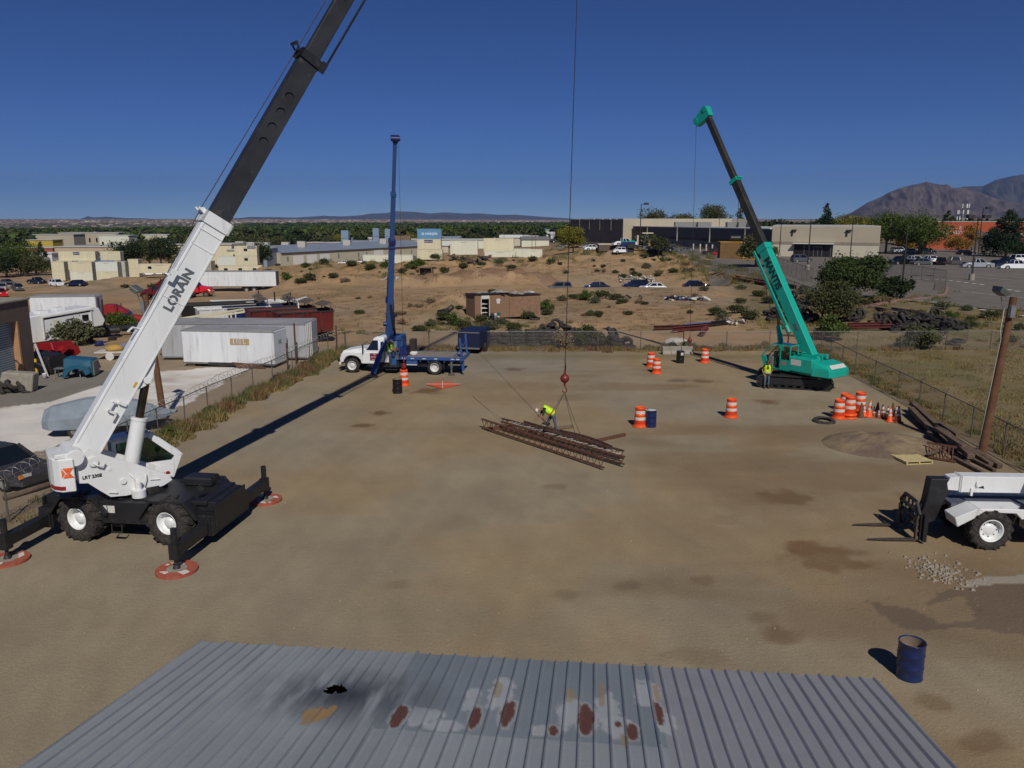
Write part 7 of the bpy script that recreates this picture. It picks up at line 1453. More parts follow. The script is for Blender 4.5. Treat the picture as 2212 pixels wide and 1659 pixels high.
q = MB(); q.cyl((-.9, 0, .25), (.9, .1, .25), .09, n=8); q.ball((0, .05, .28), .24, .2, .22); q.cyl((.85, -.1, .25), (1.0, .2, .25), .22, n=12); tag(at_(q.build('truck_axle', rust), 372, 772), 'rusty truck axle lying on the ground by the trash cans', 'axle')
q = MB(); q.box(-1.3, 1.3, -.7, .7, .55, .62); q.cyl((-.2, -.75, .3), (-.2, -.6, .3), .3, n=14); q.bar((1.3, 0, .55), (2.1, 0, .3), .08); ut = q.build('utility_trailer', refl); tag(at_(ut, 252, 775, 0, .1), 'small white flat trailer loaded with a yellow tarp bundle', 'trailer'); q = MB(); q.ball((-.1, 0, .8), .7, .5, .28, 10, 6); yt = q.build('tarp_bundle', mat('tarp_yellow', (.45, .28, .07), .9, 0, .3, 5, bump=.8)); yt.location = ut.location; tag(yt, 'yellow tarp bundle on the small flat trailer', 'tarp')
q = MB(); q.prism([(-1.1, 0), (.9, 0), (1.1, 1.1), (-.7, 1.25)], -.4, .4); tag(at_(q.build('concrete_block', concrete, None, .05), 42, 845, 0, .1), 'big rough concrete block with tyres piled against it at the left edge', 'concrete block')
for k in range(16):
    px, py = 70+RND.random()*230, 700+RND.random()*55; p = G(px, py); s = .25+.35*RND.random(); q = MB(); q.T = Rz(RND.uniform(0, 180)) @ Rx(RND.uniform(-25, 25)); q.hexa([(-s, -s*.6, 0), (s, -s*.5, 0), (s*.9, s*.6, 0), (-s, s*.6, 0), (-s*.7, -s*.4, s), (s*.8, -s*.5, s*1.2), (s*.7, s*.4, s), (-s*.8, s*.5, s*.8)])
    q.bar((0, 0, s*.5), (s*2.2, s*.5, s*.7), .08); o = q.build('scrap_part', (rust, darkm, dblue, greyp)[k % 4]); o.location = p+Vector((0, 0, .05)); tag(o, 'vehicle scrap part lying in the junk left of the white trailer', 'scrap part', 'scrap parts in the left lot')
bt = G(176, 935); bo = thing('covered_boat', 'boat under a grey blue tarp on its trailer behind the white crane', 'boat', (bt.x, bt.y, 0), rad(12)); q = MB(); ss = [(-1.5, .62, .45, 1.25), (-1.1, 1.0, .42, 1.45), (.3, 1.15, .45, 1.75), (1.6, 1.1, .48, 1.85), (2.8, .85, .5, 1.5), (3.9, .35, .65, 1.05), (4.5, .05, .85, .95)]
vs = []; 
for x, w_, z0, z1 in ss: vs += [(x, -w_, z0), (x, -w_*1.02, z0+(z1-z0)*.45), (x, -w_*.3, z1-.05), (x, 0, z1), (x, w_*.3, z1-.05), (x, w_*1.02, z0+(z1-z0)*.45), (x, w_, z0)]
q.add(vs, [(i*7+j, i*7+j+1, (i+1)*7+j+1, (i+1)*7+j) for i in range(6) for j in range(6)]+[tuple(range(7))], False); q.build('tarp', mat('tarp_grey_blue', (.20, .235, .27), .8, 0, .15, 1.5, bump=.8, bscale=3), bo)
q = MB(); q.box(-1.2, 4.2, -.1, .1, .38, .48); q.box(-.1, .1, -1, 1, .3, .4); q.build('trailer', darkm, bo)
for s in (-1, 1): q = MB(); q.cyl((0, s*.8, .32), (0, s*1.02, .32), .32, n=18); w_ = q.build('wheel', rubber, bo); q = MB(); q.cyl((0, s*.79, .32), (0, s*1.03, .32), .16, n=12); q.build('rim', galv, w_)
bt = G(1000, 764); cg = box_trailer('dark blue enclosed cargo trailer behind the rear of the flatbed truck', (bt.x-.4, bt.y, 0), rad(18), 1.75, 3.2, .40, 1.75, mat('trailer_navy', (.008, .012, .045), .5, 0, .1), (), roof=MATS['trailer_navy'], name='cargo_trailer'); cg.rotation_euler.z = rad(-14)
for s in (.0, 1.75): q = MB(); q.cyl((s-.12, 1.6, .36), (s+.12, 1.6, .36), .36, n=16); q.build('wheel', rubber, cg)
def torus_tyre():
    t = MB(); t.lathe([(.29, -.10), (.30, -.13), (.44, -.14), (.50, -.11), (.52, -.06), (.52, .06), (.50, .11), (.44, .14), (.30, .13), (.29, .10), (.42, .08), (.42, -.08)], 20, close=True); return t.build('tyre', rubber2)
ty0 = torus_tyre(); tag(ty0, cat='tyre'); tyc = [0]
def tyre(loc, rx=0., ry=0., rz=0., s=1., lab='', grp=''):
    o = ty0 if tyc[0] == 0 else ty0.copy()
    if tyc[0]: col.objects.link(o)
    tyc[0] += 1; o.location = loc; o.rotation_euler = (rx, ry, rz); o.scale = (s, s, s); o['label'] = lab; o['group'] = grp; return o
la = 'black tyre in the stacks along the back fence'; ga = 'tyres stacked along the back fence'
for zx, hgt in [(300, 3), (470, 4), (560, 4), (610, 4), (675, 4), (740, 5), (800, 4), (860, 4), (985, 5), (1040, 4), (1100, 4), (1165, 5), (1230, 4), (1290, 5), (1345, 4)]:
    px = (1800+zx/3.687)/1.8083; b_ = G(px, 751+RND.uniform(-2, 0)); lean = RND.uniform(-.08, .08)
    for k in range(hgt): tyre((b_.x+lean*k+RND.uniform(-.04, .04), b_.y+.8+RND.uniform(-.06, .06), b_.z+.14+k*.265), RND.uniform(-.12, .12), RND.uniform(-.12, .12), 0, RND.uniform(.9, 1.08), la, ga)
def heap(px, py, wpx, dep, n, hgt, lab, grp, s=1.):
    c = G(px, py); sc = FP/(c.y*CP+H*SP); w_ = wpx/sc/2
    for k in range(n):
        u = RND.uniform(-1, 1); v = RND.uniform(-.5, .5); hz = max(0, hgt*(1-u*u))*RND.random(); x, y = c.x+u*w_, c.y+v*dep+.4
        up = RND.random() < .25; tyre((x, y, zt(x, y)+.13+hz+(.3 if up else 0)), (1.2 if up else RND.uniform(-.35, .35)), RND.uniform(-.35, .35), RND.uniform(0, 3), s*RND.uniform(.85, 1.1), lab, grp)
heap(1215, 722, 90, 3, 18, .9, 'black tyre heaped above the stacks at the back fence near the bush', 'tyres heaped by the bush'); heap(1318, 752, 88, 1.6, 24, .9, 'black tyre in the low heap right of the bush by the back fence', 'tyres in the low heap by the fence')
lt, gt_ = 'black tyre in the heap left of the low tree beyond the fence', 'tyres heaped left of the low tree'
heap(1715, 672, 50, 6, 26, 1.6, lt, gt_); heap(1690, 690, 70, 3, 18, .7, lt, gt_); heap(1745, 694, 70, 3, 16, .5, lt, gt_)
lt, gt_ = 'black tyre in the big heap beyond the right end of the fence', 'tyres in the big heap at right'
heap(1835, 692, 80, 3, 14, .4, lt, gt_); heap(1990, 706, 140, 3, 56, .85, lt, gt_); heap(2055, 715, 60, 2.5, 8, .4, lt, gt_); heap(2000, 735, 60, 2, 9, .5, lt, gt_); heap(1920, 694, 80, 3, 10, .4, lt, gt_)
for px, py, lab in ((2070, 740, 'single tyre lying in the grass at the right, upper one'), (2058, 745, 'single tyre lying in the grass at the right, lower one'), (1155, 691, 'single tyre lying on the sand right of the shack'), (1780, 911, 'flat worn tyre lying on the dirt left of the dirt mound')):
    tyre(G(px, py)+Vector((0, 0, .13 if px != 1780 else -.02)), .1, 0, 0, 1.1, lab, 'single tyres')
for k in range(9): tyre(G(8+k*6.5, 846+RND.uniform(-3, 4))+Vector((0, 0, .2+.3*(k % 2))), RND.uniform(.3, 1.3), 0, RND.uniform(0, 3), .85, 'black tyre piled against the concrete block at the left edge', 'tyres by the concrete block')
sh0 = G(1026, 689); sh1 = G(1166, 688); sk = thing('shack', 'small brown plywood and plank shack with a scrap covered roof', 'shack', sh0, math.atan2(sh1.y-sh0.y, sh1.x-sh0.x)); SL = (sh1-sh0).length; ml = SL*.52
ply = mat('plywood_brown', (.20, .115, .065), .85, 0, .1, 1.2, rgb2=(.24, .14, .085), streak=True); plk = mat('plank_brown', (.24, .14, .085), .85, 0, .2, 2.5)
q = MB(); q.box(0, .7, 0, .06, 0, 2.5); q.box(1.62, ml, 0, .06, 0, 2.5); q.box(.7, 1.62, 0, .06, 2.2, 2.5); q.box(0, .06, .06, 2.4, 0, 2.5); q.box(0, SL, 2.4, 2.46, 0, 2.3); q.build('plywood_wall', ply, sk)
q = MB(); [q.box(ml+.02, SL, -.02+(k % 2)*.012, .04, k*.15, k*.15+.14) for k in range(15)]; q.box(SL-.02, SL+.03, 0, 2.4, 0, 2.2); q.build('plank_wall', plk, sk)
q = MB(); q.box(.66, .74, -.03, .05, .1, 2.35); q.box(1.58, 1.64, -.03, .05, .1, 2.35); q.box(.66, 1.64, -.03, .05, 2.0, 2.35); q.build('door_frame', refl, sk); q = MB(); [q.box(.8, 1.6, .5, .8, z, z+.04) for z in (.5, .95, 1.4)]; q.build('shelf', white, sk)
q = MB(); [q.box(.85+.13*i, .95+.13*i, .5, .6, z+.04, z+.04+.12*RND.random()+.05) for z in (.5, .95, 1.4) for i in range(5) if RND.random() < .8]; q.build('shelf_goods', refl, sk); q = MB(); q.prism([(2.45, 1.5), (2.75, 1.45), (2.85, 1.9), (2.7, 2.0), (2.4, 1.95)], -.02, -.005); q.build('torn_notice', refl, sk)
for x0, x1, z, m in ((-.12, ml+.12, 2.52, None), (ml+.05, SL+.1, 2.28, None)):
    q = MB(); q.hexa([(x0, -.2, z), (x1, -.2, z), (x1, 2.6, z-.15), (x0, 2.6, z-.15), (x0, -.2, z+.06), (x1, -.2, z+.06), (x1, 2.6, z-.09), (x0, 2.6, z-.09)]); q.build('roof', darkm, sk)
    q = MB()
    for k in range(16): x = RND.uniform(x0, x1-.7); y = RND.uniform(-.25, 1.8); q.T = Tr(x, y, z+.09+.06*RND.random()-.05*max(0, y)/2) @ Rz(RND.uniform(-30, 30)) @ Ry(RND.uniform(-6, 6)); q.box(0, RND.uniform(.5, 1.1), 0, RND.uniform(.1, .4), 0, .04)
    q.build('roof_scraps', mat('pale_scrap', (.36, .35, .30), .8, 0, .3, 4, dirt=(.15, .13, .1), dirt_amt=.4), sk)
bk = [(1300, 540, creamp, 'yellow'), (1330, 575, mat('bucket_yellow', (.6, .5, .03), .5), 'bright yellow'), (1378, 585, white, 'white'), (1382, 540, dblue, 'blue'), (1460, 540, dblue, 'dark blue'), (1500, 545, galv, 'grey'), (1540, 545, white, 'white'), (1455, 490, greyp, 'grey'), (1500, 470, white, 'tall white'), (1550, 470, mat('bucket_teal', (.02, .2, .25), .5), 'teal')]
for i, (x, y, m, cn) in enumerate(bk):
    p = G((1800+(x-1000+1000)/3.687-0*1000)/1.8083-0, (1100+555/3.687)/1.8083); p = G((1800+(x-1000)*1.0/3.687)/1.8083 if x > 1000 else 0, 690+(i % 3)*1.0)
    q = MB(); q.lathe([(.001, .01), (.14, .01), (.16, .36), (.17, .38), (.001, .39)], 14); o = q.build('bucket', m); o.location = p+Vector((0, -.15-.2*(i % 3), .38 if 450 < y < 500 else 0)); tag(o, '%s bucket, number %d from the left by the shack door' % (cn, i+1) if False else {0: 'pale yellow bucket leftmost by the shack door', 1: 'bright yellow bucket by the shack door', 2: 'white bucket in front of the shack door', 3: 'blue bucket behind the front white one', 4: 'dark blue bucket in the shack bucket pile', 5: 'grey bucket low in the shack bucket pile', 6: 'white bucket at the right end of the shack bucket pile', 7: 'grey bucket high in the shack bucket pile', 8: 'white bucket on top of the shack bucket pile', 9: 'teal bucket on top of the shack bucket pile'}[i], 'bucket', 'buckets by the shack')
q = MB(); q.box(0, 1.25, 0, 1.4, 0, 1.2); cbx = MB(); 
cr = thing('wooden_crate', 'open fronted wooden box on the sandy hill', 'crate', G(905, 597), rad(-4)); q = MB()
for bx_ in ((0, 2.6, 0, .1, 0, .25), (0, 2.6, 0, .1, 1.6, 1.8), (0, .18, 0, .1, .2, 1.7), (2.42, 2.6, 0, .1, .2, 1.7), (0, .1, .1, 1.8, 0, 1.75), (2.5, 2.6, .1, 1.8, 0, 1.75), (0, 2.6, 1.7, 1.8, 0, 1.75), (-.1, 2.7, .1, 1.8, 1.7, 1.8)): q.box(*bx_)
q.build('frame', wood, cr); q = MB(); q.bar((.3, .4, .4), (2.2, .5, .9), .12); q.bar((.5, .6, .3), (1.6, .6, 1.4), .1); q.build('contents', darkm, cr)
def beam(px0, y0, px1, y1, w_, m, lab, nm='steel_beam', zz=.15, grp=None):
    p, q_ = G(px0, y0), G(px1, y1); t = MB(); u = Vector((0, 0, 1)); d = (q_-p).normalized(); t.bar((p.x, p.y, p.z+zz), (q_.x, q_.y, q_.z+zz), w_, .03); t.bar((p.x, p.y, p.z+zz+w_), (q_.x, q_.y, q_.z+zz+w_), w_, .03); t.bar((p.x, p.y, p.z+zz+.015), (q_.x, q_.y, q_.z+zz+.015), .03, w_); 
    t2 = MB(); t2.bar((p.x, p.y, p.z+zz+w_/2), (q_.x, q_.y, q_.z+zz+w_/2), .03, w_*.94); t.add(t2.v, t2.f); o = t.build(nm, m); tag(o, lab, 'steel beam', grp); return o
redst = mat('red_primer_steel', (.16, .035, .028), .7, 0, .2, 3, dirt=(.08, .04, .03)); gs = 'steel beams lying beyond the fence'
for i, (a, b_, c, d, w_, m, lab) in enumerate([(1412, 714, 1480, 712, .3, rust, 'rusty beam lying left of the white tarp heap'), (1452, 719, 1530, 712, .35, redst, 'red beam beneath the blue tarp'), (1515, 728, 1525, 716, .35, redst, 'short red beam end turned toward the yard'), (1480, 712, 1570, 702, .35, darkm, 'dark beam under the blue sheet'),
                                 (1582, 607, 1700, 628, .5, redst, 'dark red beams lying along the foot of the slope, front one'), (1590, 603, 1720, 625, .45, rust, 'dark red beams lying along the foot of the slope, back one'), (1530, 598, 1552, 593, .3, rust, 'short rusty beam on the slope, left one'), (1548, 599, 1566, 594, .3, rust, 'short rusty beam on the slope, right one'),
                                 (1815, 712, 1985, 709, .25, redst, 'long red beam in the grass below the tyres, front one'), (1830, 706, 1990, 702, .22, redst, 'long red beam in the grass below the tyres, back one'), (1890, 671, 1985, 689, .3, rust2, 'long rusty beam sloping down to the tyre heap'), (1905, 674, 1975, 690, .2, refl, 'white steel channel lying beside the rusty beam'), (1925, 672, 2000, 684, .3, rust2, 'second rusty beam behind the white channel')]):
    beam(a, b_, c, d, w_, m, lab, grp=gs)
p = G(1462, 742); n = 40; a = np.linspace(-1, 1, n); U, V_ = np.meshgrid(a, a); r = np.sqrt(U**2+V_**2); X = p.x+U*1.15; Y = p.y+V_*1.0; Z = terr(X.ravel(), Y.ravel())+(.5*np.clip(1-r**2, 0, 1)**.6*(.75+.35*fbm(U*3, V_*3, 3, 4))+.12*np.abs(fbm(U*9, V_*3, 3, 5)-.5)).ravel()-.1*(r.ravel() > 1)
me = grid_mesh('white_tarp', np.stack([X.ravel(), Y.ravel(), Z], 1), n, n); me.materials.append(mat('tarp_white', (.52, .48, .42), .8, 0, .15, 3, dirt=(.3, .25, .2), dirt_amt=.3)); o = bpy.data.objects.new('white_tarp', me); col.objects.link(o); tag(o, 'crumpled off white tarp heap just beyond the back fence', 'tarp')
q = MB(); q.hexa([(0, 0, .5), (2.6, .3, .7), (2.6, .8, .7), (0, .5, .5), (0, 0, .54), (2.6, .3, .74), (2.6, .8, .74), (0, .5, .54)]); tag(at_(q.build('blue_sheet', mat('sheet_blue', (.13, .17, .30), .6, 0, .2, 4)), 1478, 713), 'blue patterned sheet draped over the dark beam', 'sheet')
def junk(px, py, n, sx, sy, s, mats_, lab, nm='scrap_heap'):
    p = G(px, py); q = MB()
    for k in range(n):
        x, y = RND.uniform(-sx, sx), RND.uniform(-sy, sy); q.T = Tr(x, y, .1+.3*RND.random()*s+terr(np.array([p.x+x]), np.array([p.y+y]))[0]-p.z) @ Rz(RND.uniform(0, 180)) @ Ry(RND.uniform(-30, 30)); a = s*RND.uniform(.3, 1.); q.m = RND.randrange(len(mats_)); q.box(-a, a, -a*.25, a*.25, -.05, .08+.2*a*RND.random())
    o = q.build(nm, mats_); o.location = p; return tag(o, lab, 'scrap heap')
junk(1480, 648, 34, 2.6, 1.2, .7, [darkm, dblue, refl, galv], 'dark scrap heap on the sand below the parked cars'); junk(1345, 646, 16, 3.0, 1., .5, [refl, darkm, wood], 'thin line of pale rubbish left of the dark scrap heap'); junk(1130, 633, 10, 1.5, 1., .4, [refl, concrete], 'few pale broken pieces on the hill')
junk(1375, 607, 40, 3.2, 2.2, .8, [concrete, refl, concrete], 'heap of broken concrete slabs at the foot of the hill'); junk(1015, 567, 50, 4., 1.5, 1.4, [wood2, wood, darkm], 'heap of broken boards on the hill crest before the containers'); junk(1580, 700, 14, 1.6, 1., .5, [concrete, darkm, refl], 'rubbish heap right of the red beams'); junk(845, 604, 10, 2, 1, .6, [refl, concrete], 'pale rocks below the hill')
lp = W(948, 83); q = MB(); q.tube([(0, 0, .2), (1.0, -.6, .5), (1.5, -.8, .9)], .28, 10); o = q.build('old_pipe', darkm); o.location = lp; tag(o, 'dark pipe end sticking out of the small dirt mound', 'pipe')
def shrub_protos():
    P = []
    for i, (m, h, w_, n, lf) in enumerate([(lf_sage, 1.0, 1.7, 1500, .065), (lf_olive, 1.15, 1.9, 1600, .07), (lf_dry, .9, 1.6, 1200, .06), (lf_green, 1.25, 2.0, 1600, .07)]): P.append((m, h, w_, n, lf, i))
    return P
SHR = []
for m, h, w_, n, lf, i in shrub_protos():
    V, cs = tree_mesh('bush', h, w_, n, 40+i, lf); me = quads_mesh('shrub', V); me.materials.append(m); SHR.append(me)
def shrub(p, k, s, lab, grp):
    if in_poly(np.array([p.x]), np.array([p.y]), lotp)[0]: return
    o = bpy.data.objects.new('shrub', SHR[k]); col.objects.link(o); o.location = p-Vector((0, 0, .08)); o.scale = (s, s, s*RND.uniform(.7, 1.1)); o.rotation_euler.z = RND.uniform(0, 6); return tag(o, lab, 'shrub', grp)
gl, gr_ = 'low dusty shrub dotted over the sandy hills', 'shrubs dotted over the sandy hills'
for px, py, k, s in [(1065, 690, 1, .8), (958, 692, 1, 1.1), (980, 702, 3, 1.0), (1040, 698, 1, .9), (1085, 700, 0, .9), (1140, 683, 1, 1.0), (1177, 668, 3, 1.3), (1180, 680, 1, .9), (905, 715, 1, .9), (930, 705, 0, .8), (870, 700, 2, .8), (1005, 712, 1, 1.0), (1060, 712, 0, 1.2), (1110, 714, 1, .9),
                     (1140, 690, 1, .9), (1240, 645, 1, 1.0), (1265, 648, 3, 1.3), (1300, 645, 1, 1.3), (1330, 648, 1, 1.2), (1345, 655, 1, .9), (1285, 655, 0, 1.), (1215, 650, 0, .9), (1380, 655, 2, .9), (1545, 680, 1, 1.2), (1560, 690, 0, 1.), (1590, 675, 1, 1.3), (1620, 690, 1, 1.1), (1600, 655, 1, .9), (1520, 628, 0, .9),
                     (1345, 600, 1, 1.1), (1330, 590, 0, 1.), (1370, 595, 1, 1.), (1305, 588, 2, 1.), (1420, 597, 1, .9), (1395, 580, 0, 1.2), (1600, 625, 0, 1.1), (1640, 640, 1, 1.2), (1660, 655, 1, 1.4), (1500, 640, 2, .8), (930, 655, 2, .9), (905, 665, 2, .8), (885, 662, 2, .7), (845, 685, 1, .8), (868, 680, 2, .7),
                     (760, 575, 1, 1.5), (800, 582, 1, 1.5), (835, 580, 3, 1.5), (870, 590, 1, 1.3), (650, 612, 1, 1.4), (670, 605, 1, 1.5), (620, 605, 3, 1.4), (580, 590, 1, 1.3), (720, 600, 1, 1.2), (745, 610, 2, 1.2), (905, 575, 3, 1.4), (890, 580, 3, 1.7), (960, 590, 1, 1.3), (1000, 580, 1, 1.3), (1040, 575, 1, 1.3), (1080, 572, 0, 1.4), (940, 562, 1, 1.6),
                     (850, 560, 1, 1.4), (1150, 565, 1, 1.3), (1190, 570, 1, 1.2), (1105, 583, 1, 1.2), (810, 563, 1, 1.5), (700, 570, 1, 1.6), (660, 578, 1, 1.5), (600, 575, 1, 1.4), (355, 615, 1, 1.3), (330, 625, 1, 1.3), (300, 630, 2, 1.2), (270, 622, 1, 1.2), (430, 620, 1, 1.1)]:
    shrub(G(px, py), k, s, gl, gr_)
for k in range(55):
    px = RND.uniform(560, 1540); py = RND.choice([RND.uniform(562, 600), RND.uniform(632, 705)]); shrub(G(px, py), RND.choice([0, 1, 2, 1]), RND.uniform(.35, .8), gl, gr_)
gl, gr_ = 'grey green shrub on the grassy slope at right', 'shrubs on the grassy slope'
for k in range(82):
    px = RND.uniform(1380, 2210); py = RND.uniform(548+max(0, (px-1500))*.14, min(592+max(0, px-1500)*.22, 760)); shrub(G(px, py), RND.choice([0, 1, 1, 3, 2]), RND.uniform(.6, 1.3), gl, gr_)
gl, gr_ = 'weedy bush growing along the back fence', 'bushes along the back fence'
for k in range(28): x = RND.uniform(-14, 26); shrub(on(Vector((x, BACKY+RND.uniform(.5, 2.5), 0))), RND.choice([1, 2, 2, 0]), RND.uniform(.3, .65), gl, gr_)
gl, gr_ = 'bushy weed clump along the left fence', 'weed clumps along the left fence'
for k in range(34):
    y = RND.uniform(33, 62); x = np.interp(y, [p[1] for p in FENCE_L], [p[0] for p in FENCE_L])+RND.uniform(-.4, .7); shrub(on(Vector((x, y, 0))), RND.choice([1, 3, 2, 0, 2]), RND.uniform(.3, .62), gl, gr_)
lf_mid = foliage('leaves_mid', (.026, .045, .013), (.055, .075, .02), .45)
tree('bush', 'leafy green bush growing on the back fence between the tyres', G(1270, 752), 'bush', 1.9, 2.6, lf_olive, 2600, .10, 5); tree('bush', 'dry brown bush on the back fence left of the leafy one', G(1222, 752), 'bush', 1.4, 2.4, lf_dry, 2200, .08, 6)
tree('bush', 'dry tan and olive bush in the junk beside the caravan', G(165, 744), 'bush', 2.2, 4.2, lf_sage, 3600, .13, 7); tree('bush', 'bright green bush left of the white boom among the scrap', G(262, 716), 'bush', 2.2, 3.0, lf_green, 3000, .12, 8); tree('bush', 'rounded green bush below the tyre heap right of the teal crane', G(2005-20, 752), 'bush', 1.9, 3.6, lf_olive, 3600, .11, 9)
tree('bush', 'big dense green bush behind the teal crane', G(1828, 660), 'bush', 7.6, 9.6, lf_mid, 26000, .14, 10); tree('bush', 'small tree with drooping branches left of the tyre heap', G(1800, 700), 'round', 4.2, 5.2, lf_olive, 9000, .11, 11)
tree('bush', 'dark green bush at the foot of the light pole', G(1925, 647), 'bush', 3.3, 5.0, lf_dark, 5500, .17, 12); tree('bush', 'green bush low behind the teal boom', G(1795, 735), 'bush', 2.4, 3.0, lf_green, 2600, .12, 13); tree('bush', 'rounded grey green bush on the slope before the lot', W(1393, 198), 'bush', 4., 7., lf_sage, 4200, .26, 14)
# ================================================================ shipping containers
ribm = {}
def container(label, loc, rz, L_, m, group='cream storage containers', z=0., windows=0, sign=None, h=2.59, vent=True):
    t = thing('shipping_container', label, 'container', loc+Vector((0, 0, z)), rz, group); W_ = 2.44
    b = MB(); b.box(0, L_, 0, W_, .0, h); b.build('shell', m, t)
    b = MB(); n = int(L_/.28); [b.box(.15+k*(L_-.3)/n, .15+(k+.45)*(L_-.3)/n, -.025, 0, .15, h-.15) for k in range(n)]; b.box(-.02, L_+.02, -.04, 0, h-.12, h+.02); b.box(-.02, L_+.02, -.04, 0, 0, .12); b.build('corrugated_side', m, t)
    d = MB(); d.box(L_, L_+.03, .05, 1.2, .1, h-.1); d.box(L_, L_+.03, 1.24, W_-.05, .1, h-.1); d.build('doors', mat('container_door', (.33, .32, .26), .6, 0, .1, 1), t); d = MB(); [d.cyl((L_+.05, y, .1), (L_+.05, y, h-.1), .03, n=6) for y in (.35, .85, 1.55, 2.05)]; d.build('lock_rods', galv, t)
    for k in range(windows): x = L_*(k+.5)/windows-.5; d = MB(); d.box(x, x+1.0, -.06, -.04, 1.2, 1.9); d.build('window', glassd, t)
    if vent: d = MB(); d.box(L_*.38, L_*.62, -.045, -.03, h-.45, h-.36); d.build('faded_marking', mat('marking_grey', (.34, .33, .27), .8), t)
    return t
navy_s = mat('sign_navy', (.02, .02, .13), .5)
def minisign(par, x, z, w_, h_, txt):
    d = MB(); d.box(x, x+w_, -.07, -.045, z, z+h_); s = d.build('sign', navy_s, par); text('lettering', txt, h_*.62, refl, s, frame((x+w_/2, -.075, z+h_/2), (1, 0, 0), (0, 0, 1)), ext=.003, off=.01)
def Wz(px, zc, z): X, Y = PXW(px, zc); return Vector((X, Y, z))
zl = lambda x: x/4.424/1.8083
B0 = -6.4
c = container('lower cream container leftmost of the left stack', Wz(zl(868), 222, B0), rad(4), 3.4, creamp, vent=False); container('upper cream container leftmost of the left stack', Wz(zl(868), 222, B0), rad(4), 3.4, creamp, z=2.62, vent=False)
container('lower pale container in the middle of the left stack', Wz(zl(1180), 221, B0), rad(3), 6.06, cream2); container('upper cream container in the middle of the left stack', Wz(zl(1180), 221, B0), rad(3), 6.06, creamp, z=2.62)
container('lower cream container right of the middle in the left stack', Wz(zl(1635), 221, B0), rad(3), 5.9, creamp); container('white container above it, right of the middle in the left stack', Wz(zl(1635), 221, B0), rad(3), 5.9, mat('container_white', (.60, .62, .56), .6, 0, .06), z=2.62)
container('pale door end container low at the right of the left stack', Wz(zl(1960), 224, B0), rad(3), 2.9, mat('container_grey', (.42, .43, .37), .6, 0, .08), vent=False); container('grey end container upper right of the left stack', Wz(zl(1960), 224, B0), rad(3), 2.9, MATS['container_grey'], z=2.62, vent=False)
c = container('long cream container on top of the left stack with a dark blue sign', Wz(zl(1010), 232, B0+5.1), rad(3), 10.4, creamp, vent=False); minisign(c, 4.2, 1.6, 1.8, .75, 'mobile mini')
c = container('cream container on top at the right of the left stack', Wz(zl(1735), 231, B0+5.1), rad(3), 5.6, creamp); c = container('long cream container behind the middle of the left stack', Wz(zl(960), 231, B0+2.5), rad(3), 10.8, creamp, vent=False); minisign(c, 4.4, 1.9, 1.8, .6, 'mobile mini')
container('small cream container right behind the left stack, lower one', Wz(zl(2195), 236, B0), rad(3), 3.0, creamp, vent=False); container('small cream container right behind the left stack, upper one', Wz(zl(2195), 236, B0), rad(3), 3.0, creamp, z=2.62, vent=False)
z3 = lambda x: (500+x/2.765)/1.8083
container('long low cream container with windows left of the white boom', Wz(z3(105), 226, -4.6), rad(3), 12.2, creamp, windows=2); container('cream container end with lock rods behind the white semi trailer', Wz(z3(835), 220, -3.3), rad(-80), 6., creamp, vent=False)
container('white container behind the semi trailer', Wz(z3(960), 226, -2.6), rad(2), 6.3, MATS['container_white'], vent=False); container('cream container with small windows low behind the semi trailer', Wz(z3(970), 214, -4.4), rad(2), 11.5, creamp, windows=3, vent=False)
c = container('lower cream office container behind the semi trailer', Wz(z3(1155), 222, -2.1), rad(3), 6.06, creamp, windows=1); c = container('upper cream office container with a dark blue sign', Wz(z3(1155), 222, -2.1), rad(3), 6.06, creamp, z=2.62, windows=1); minisign(c, 3.6, 1.9, 2.2, .6, 'mobile mini')
sz = lambda x: (1000+x/2.212)/1.8083
c = container('cream container under the blue one with a dark blue sign', Wz(sz(1398), 208, .45-.0), rad(-1), 6.06, creamp, z=2.3); minisign(c, 1.8, 1.7, 2.2, .7, 'mobile mini')
c = container('pale container at the bottom of the stack below the blue one', Wz(sz(1395), 208, .0), rad(-1), 6.5, creamp, z=.1); blc = mat('container_blue', (.10, .25, .42), .55, 0, .12, 1, dirt=(.2, .25, .3), dirt_amt=.2)
c = container('blue container lettered HANJIN on top of the cream stack', Wz(sz(1398), 208, .45), rad(-1), 6.06, blc, z=4.92, vent=False); hl = mat('hanjin_white', (.75, .78, .8), .5)
text('lettering', 'HANJIN', .85, hl, c, frame((3.65, -.034, 1.3), (1, 0, 0), (0, 0, 1)), ext=.003, off=.012, space=1.1)
d = MB(); d.T = frame((1.45, -.034, 1.3), (1, 0, 0), (0, 0, 1)); vs = [(r_*math.cos(2*math.pi*i/20), r_*math.sin(2*math.pi*i/20), 0) for r_ in (.27, .36) for i in range(20)]; d.add(vs, [(i, (i+1) % 20, 20+(i+1) % 20, 20+i) for i in range(20)]); d.box(-.12, -.05, -.15, .15, 0, .01); d.box(.05, .12, -.15, .15, 0, .01); d.box(-.05, .05, -.03, .03, 0, .01); d.build('emblem', hl, c)
container('long low white container in front of the warehouse cars, left of the cream stack', Wz(sz(925), 196, -.2), rad(-1), 12.2, cream2, h=2.0, vent=False); container('pale container right of the cream stack', Wz(sz(1680), 212, 1.2), rad(-1), 7.2, cream2, h=3.6); container('long cream container at the right end of the hill crest', Wz(sz(1968), 214, 1.8), rad(-1), 8.0, creamp, h=3.6)
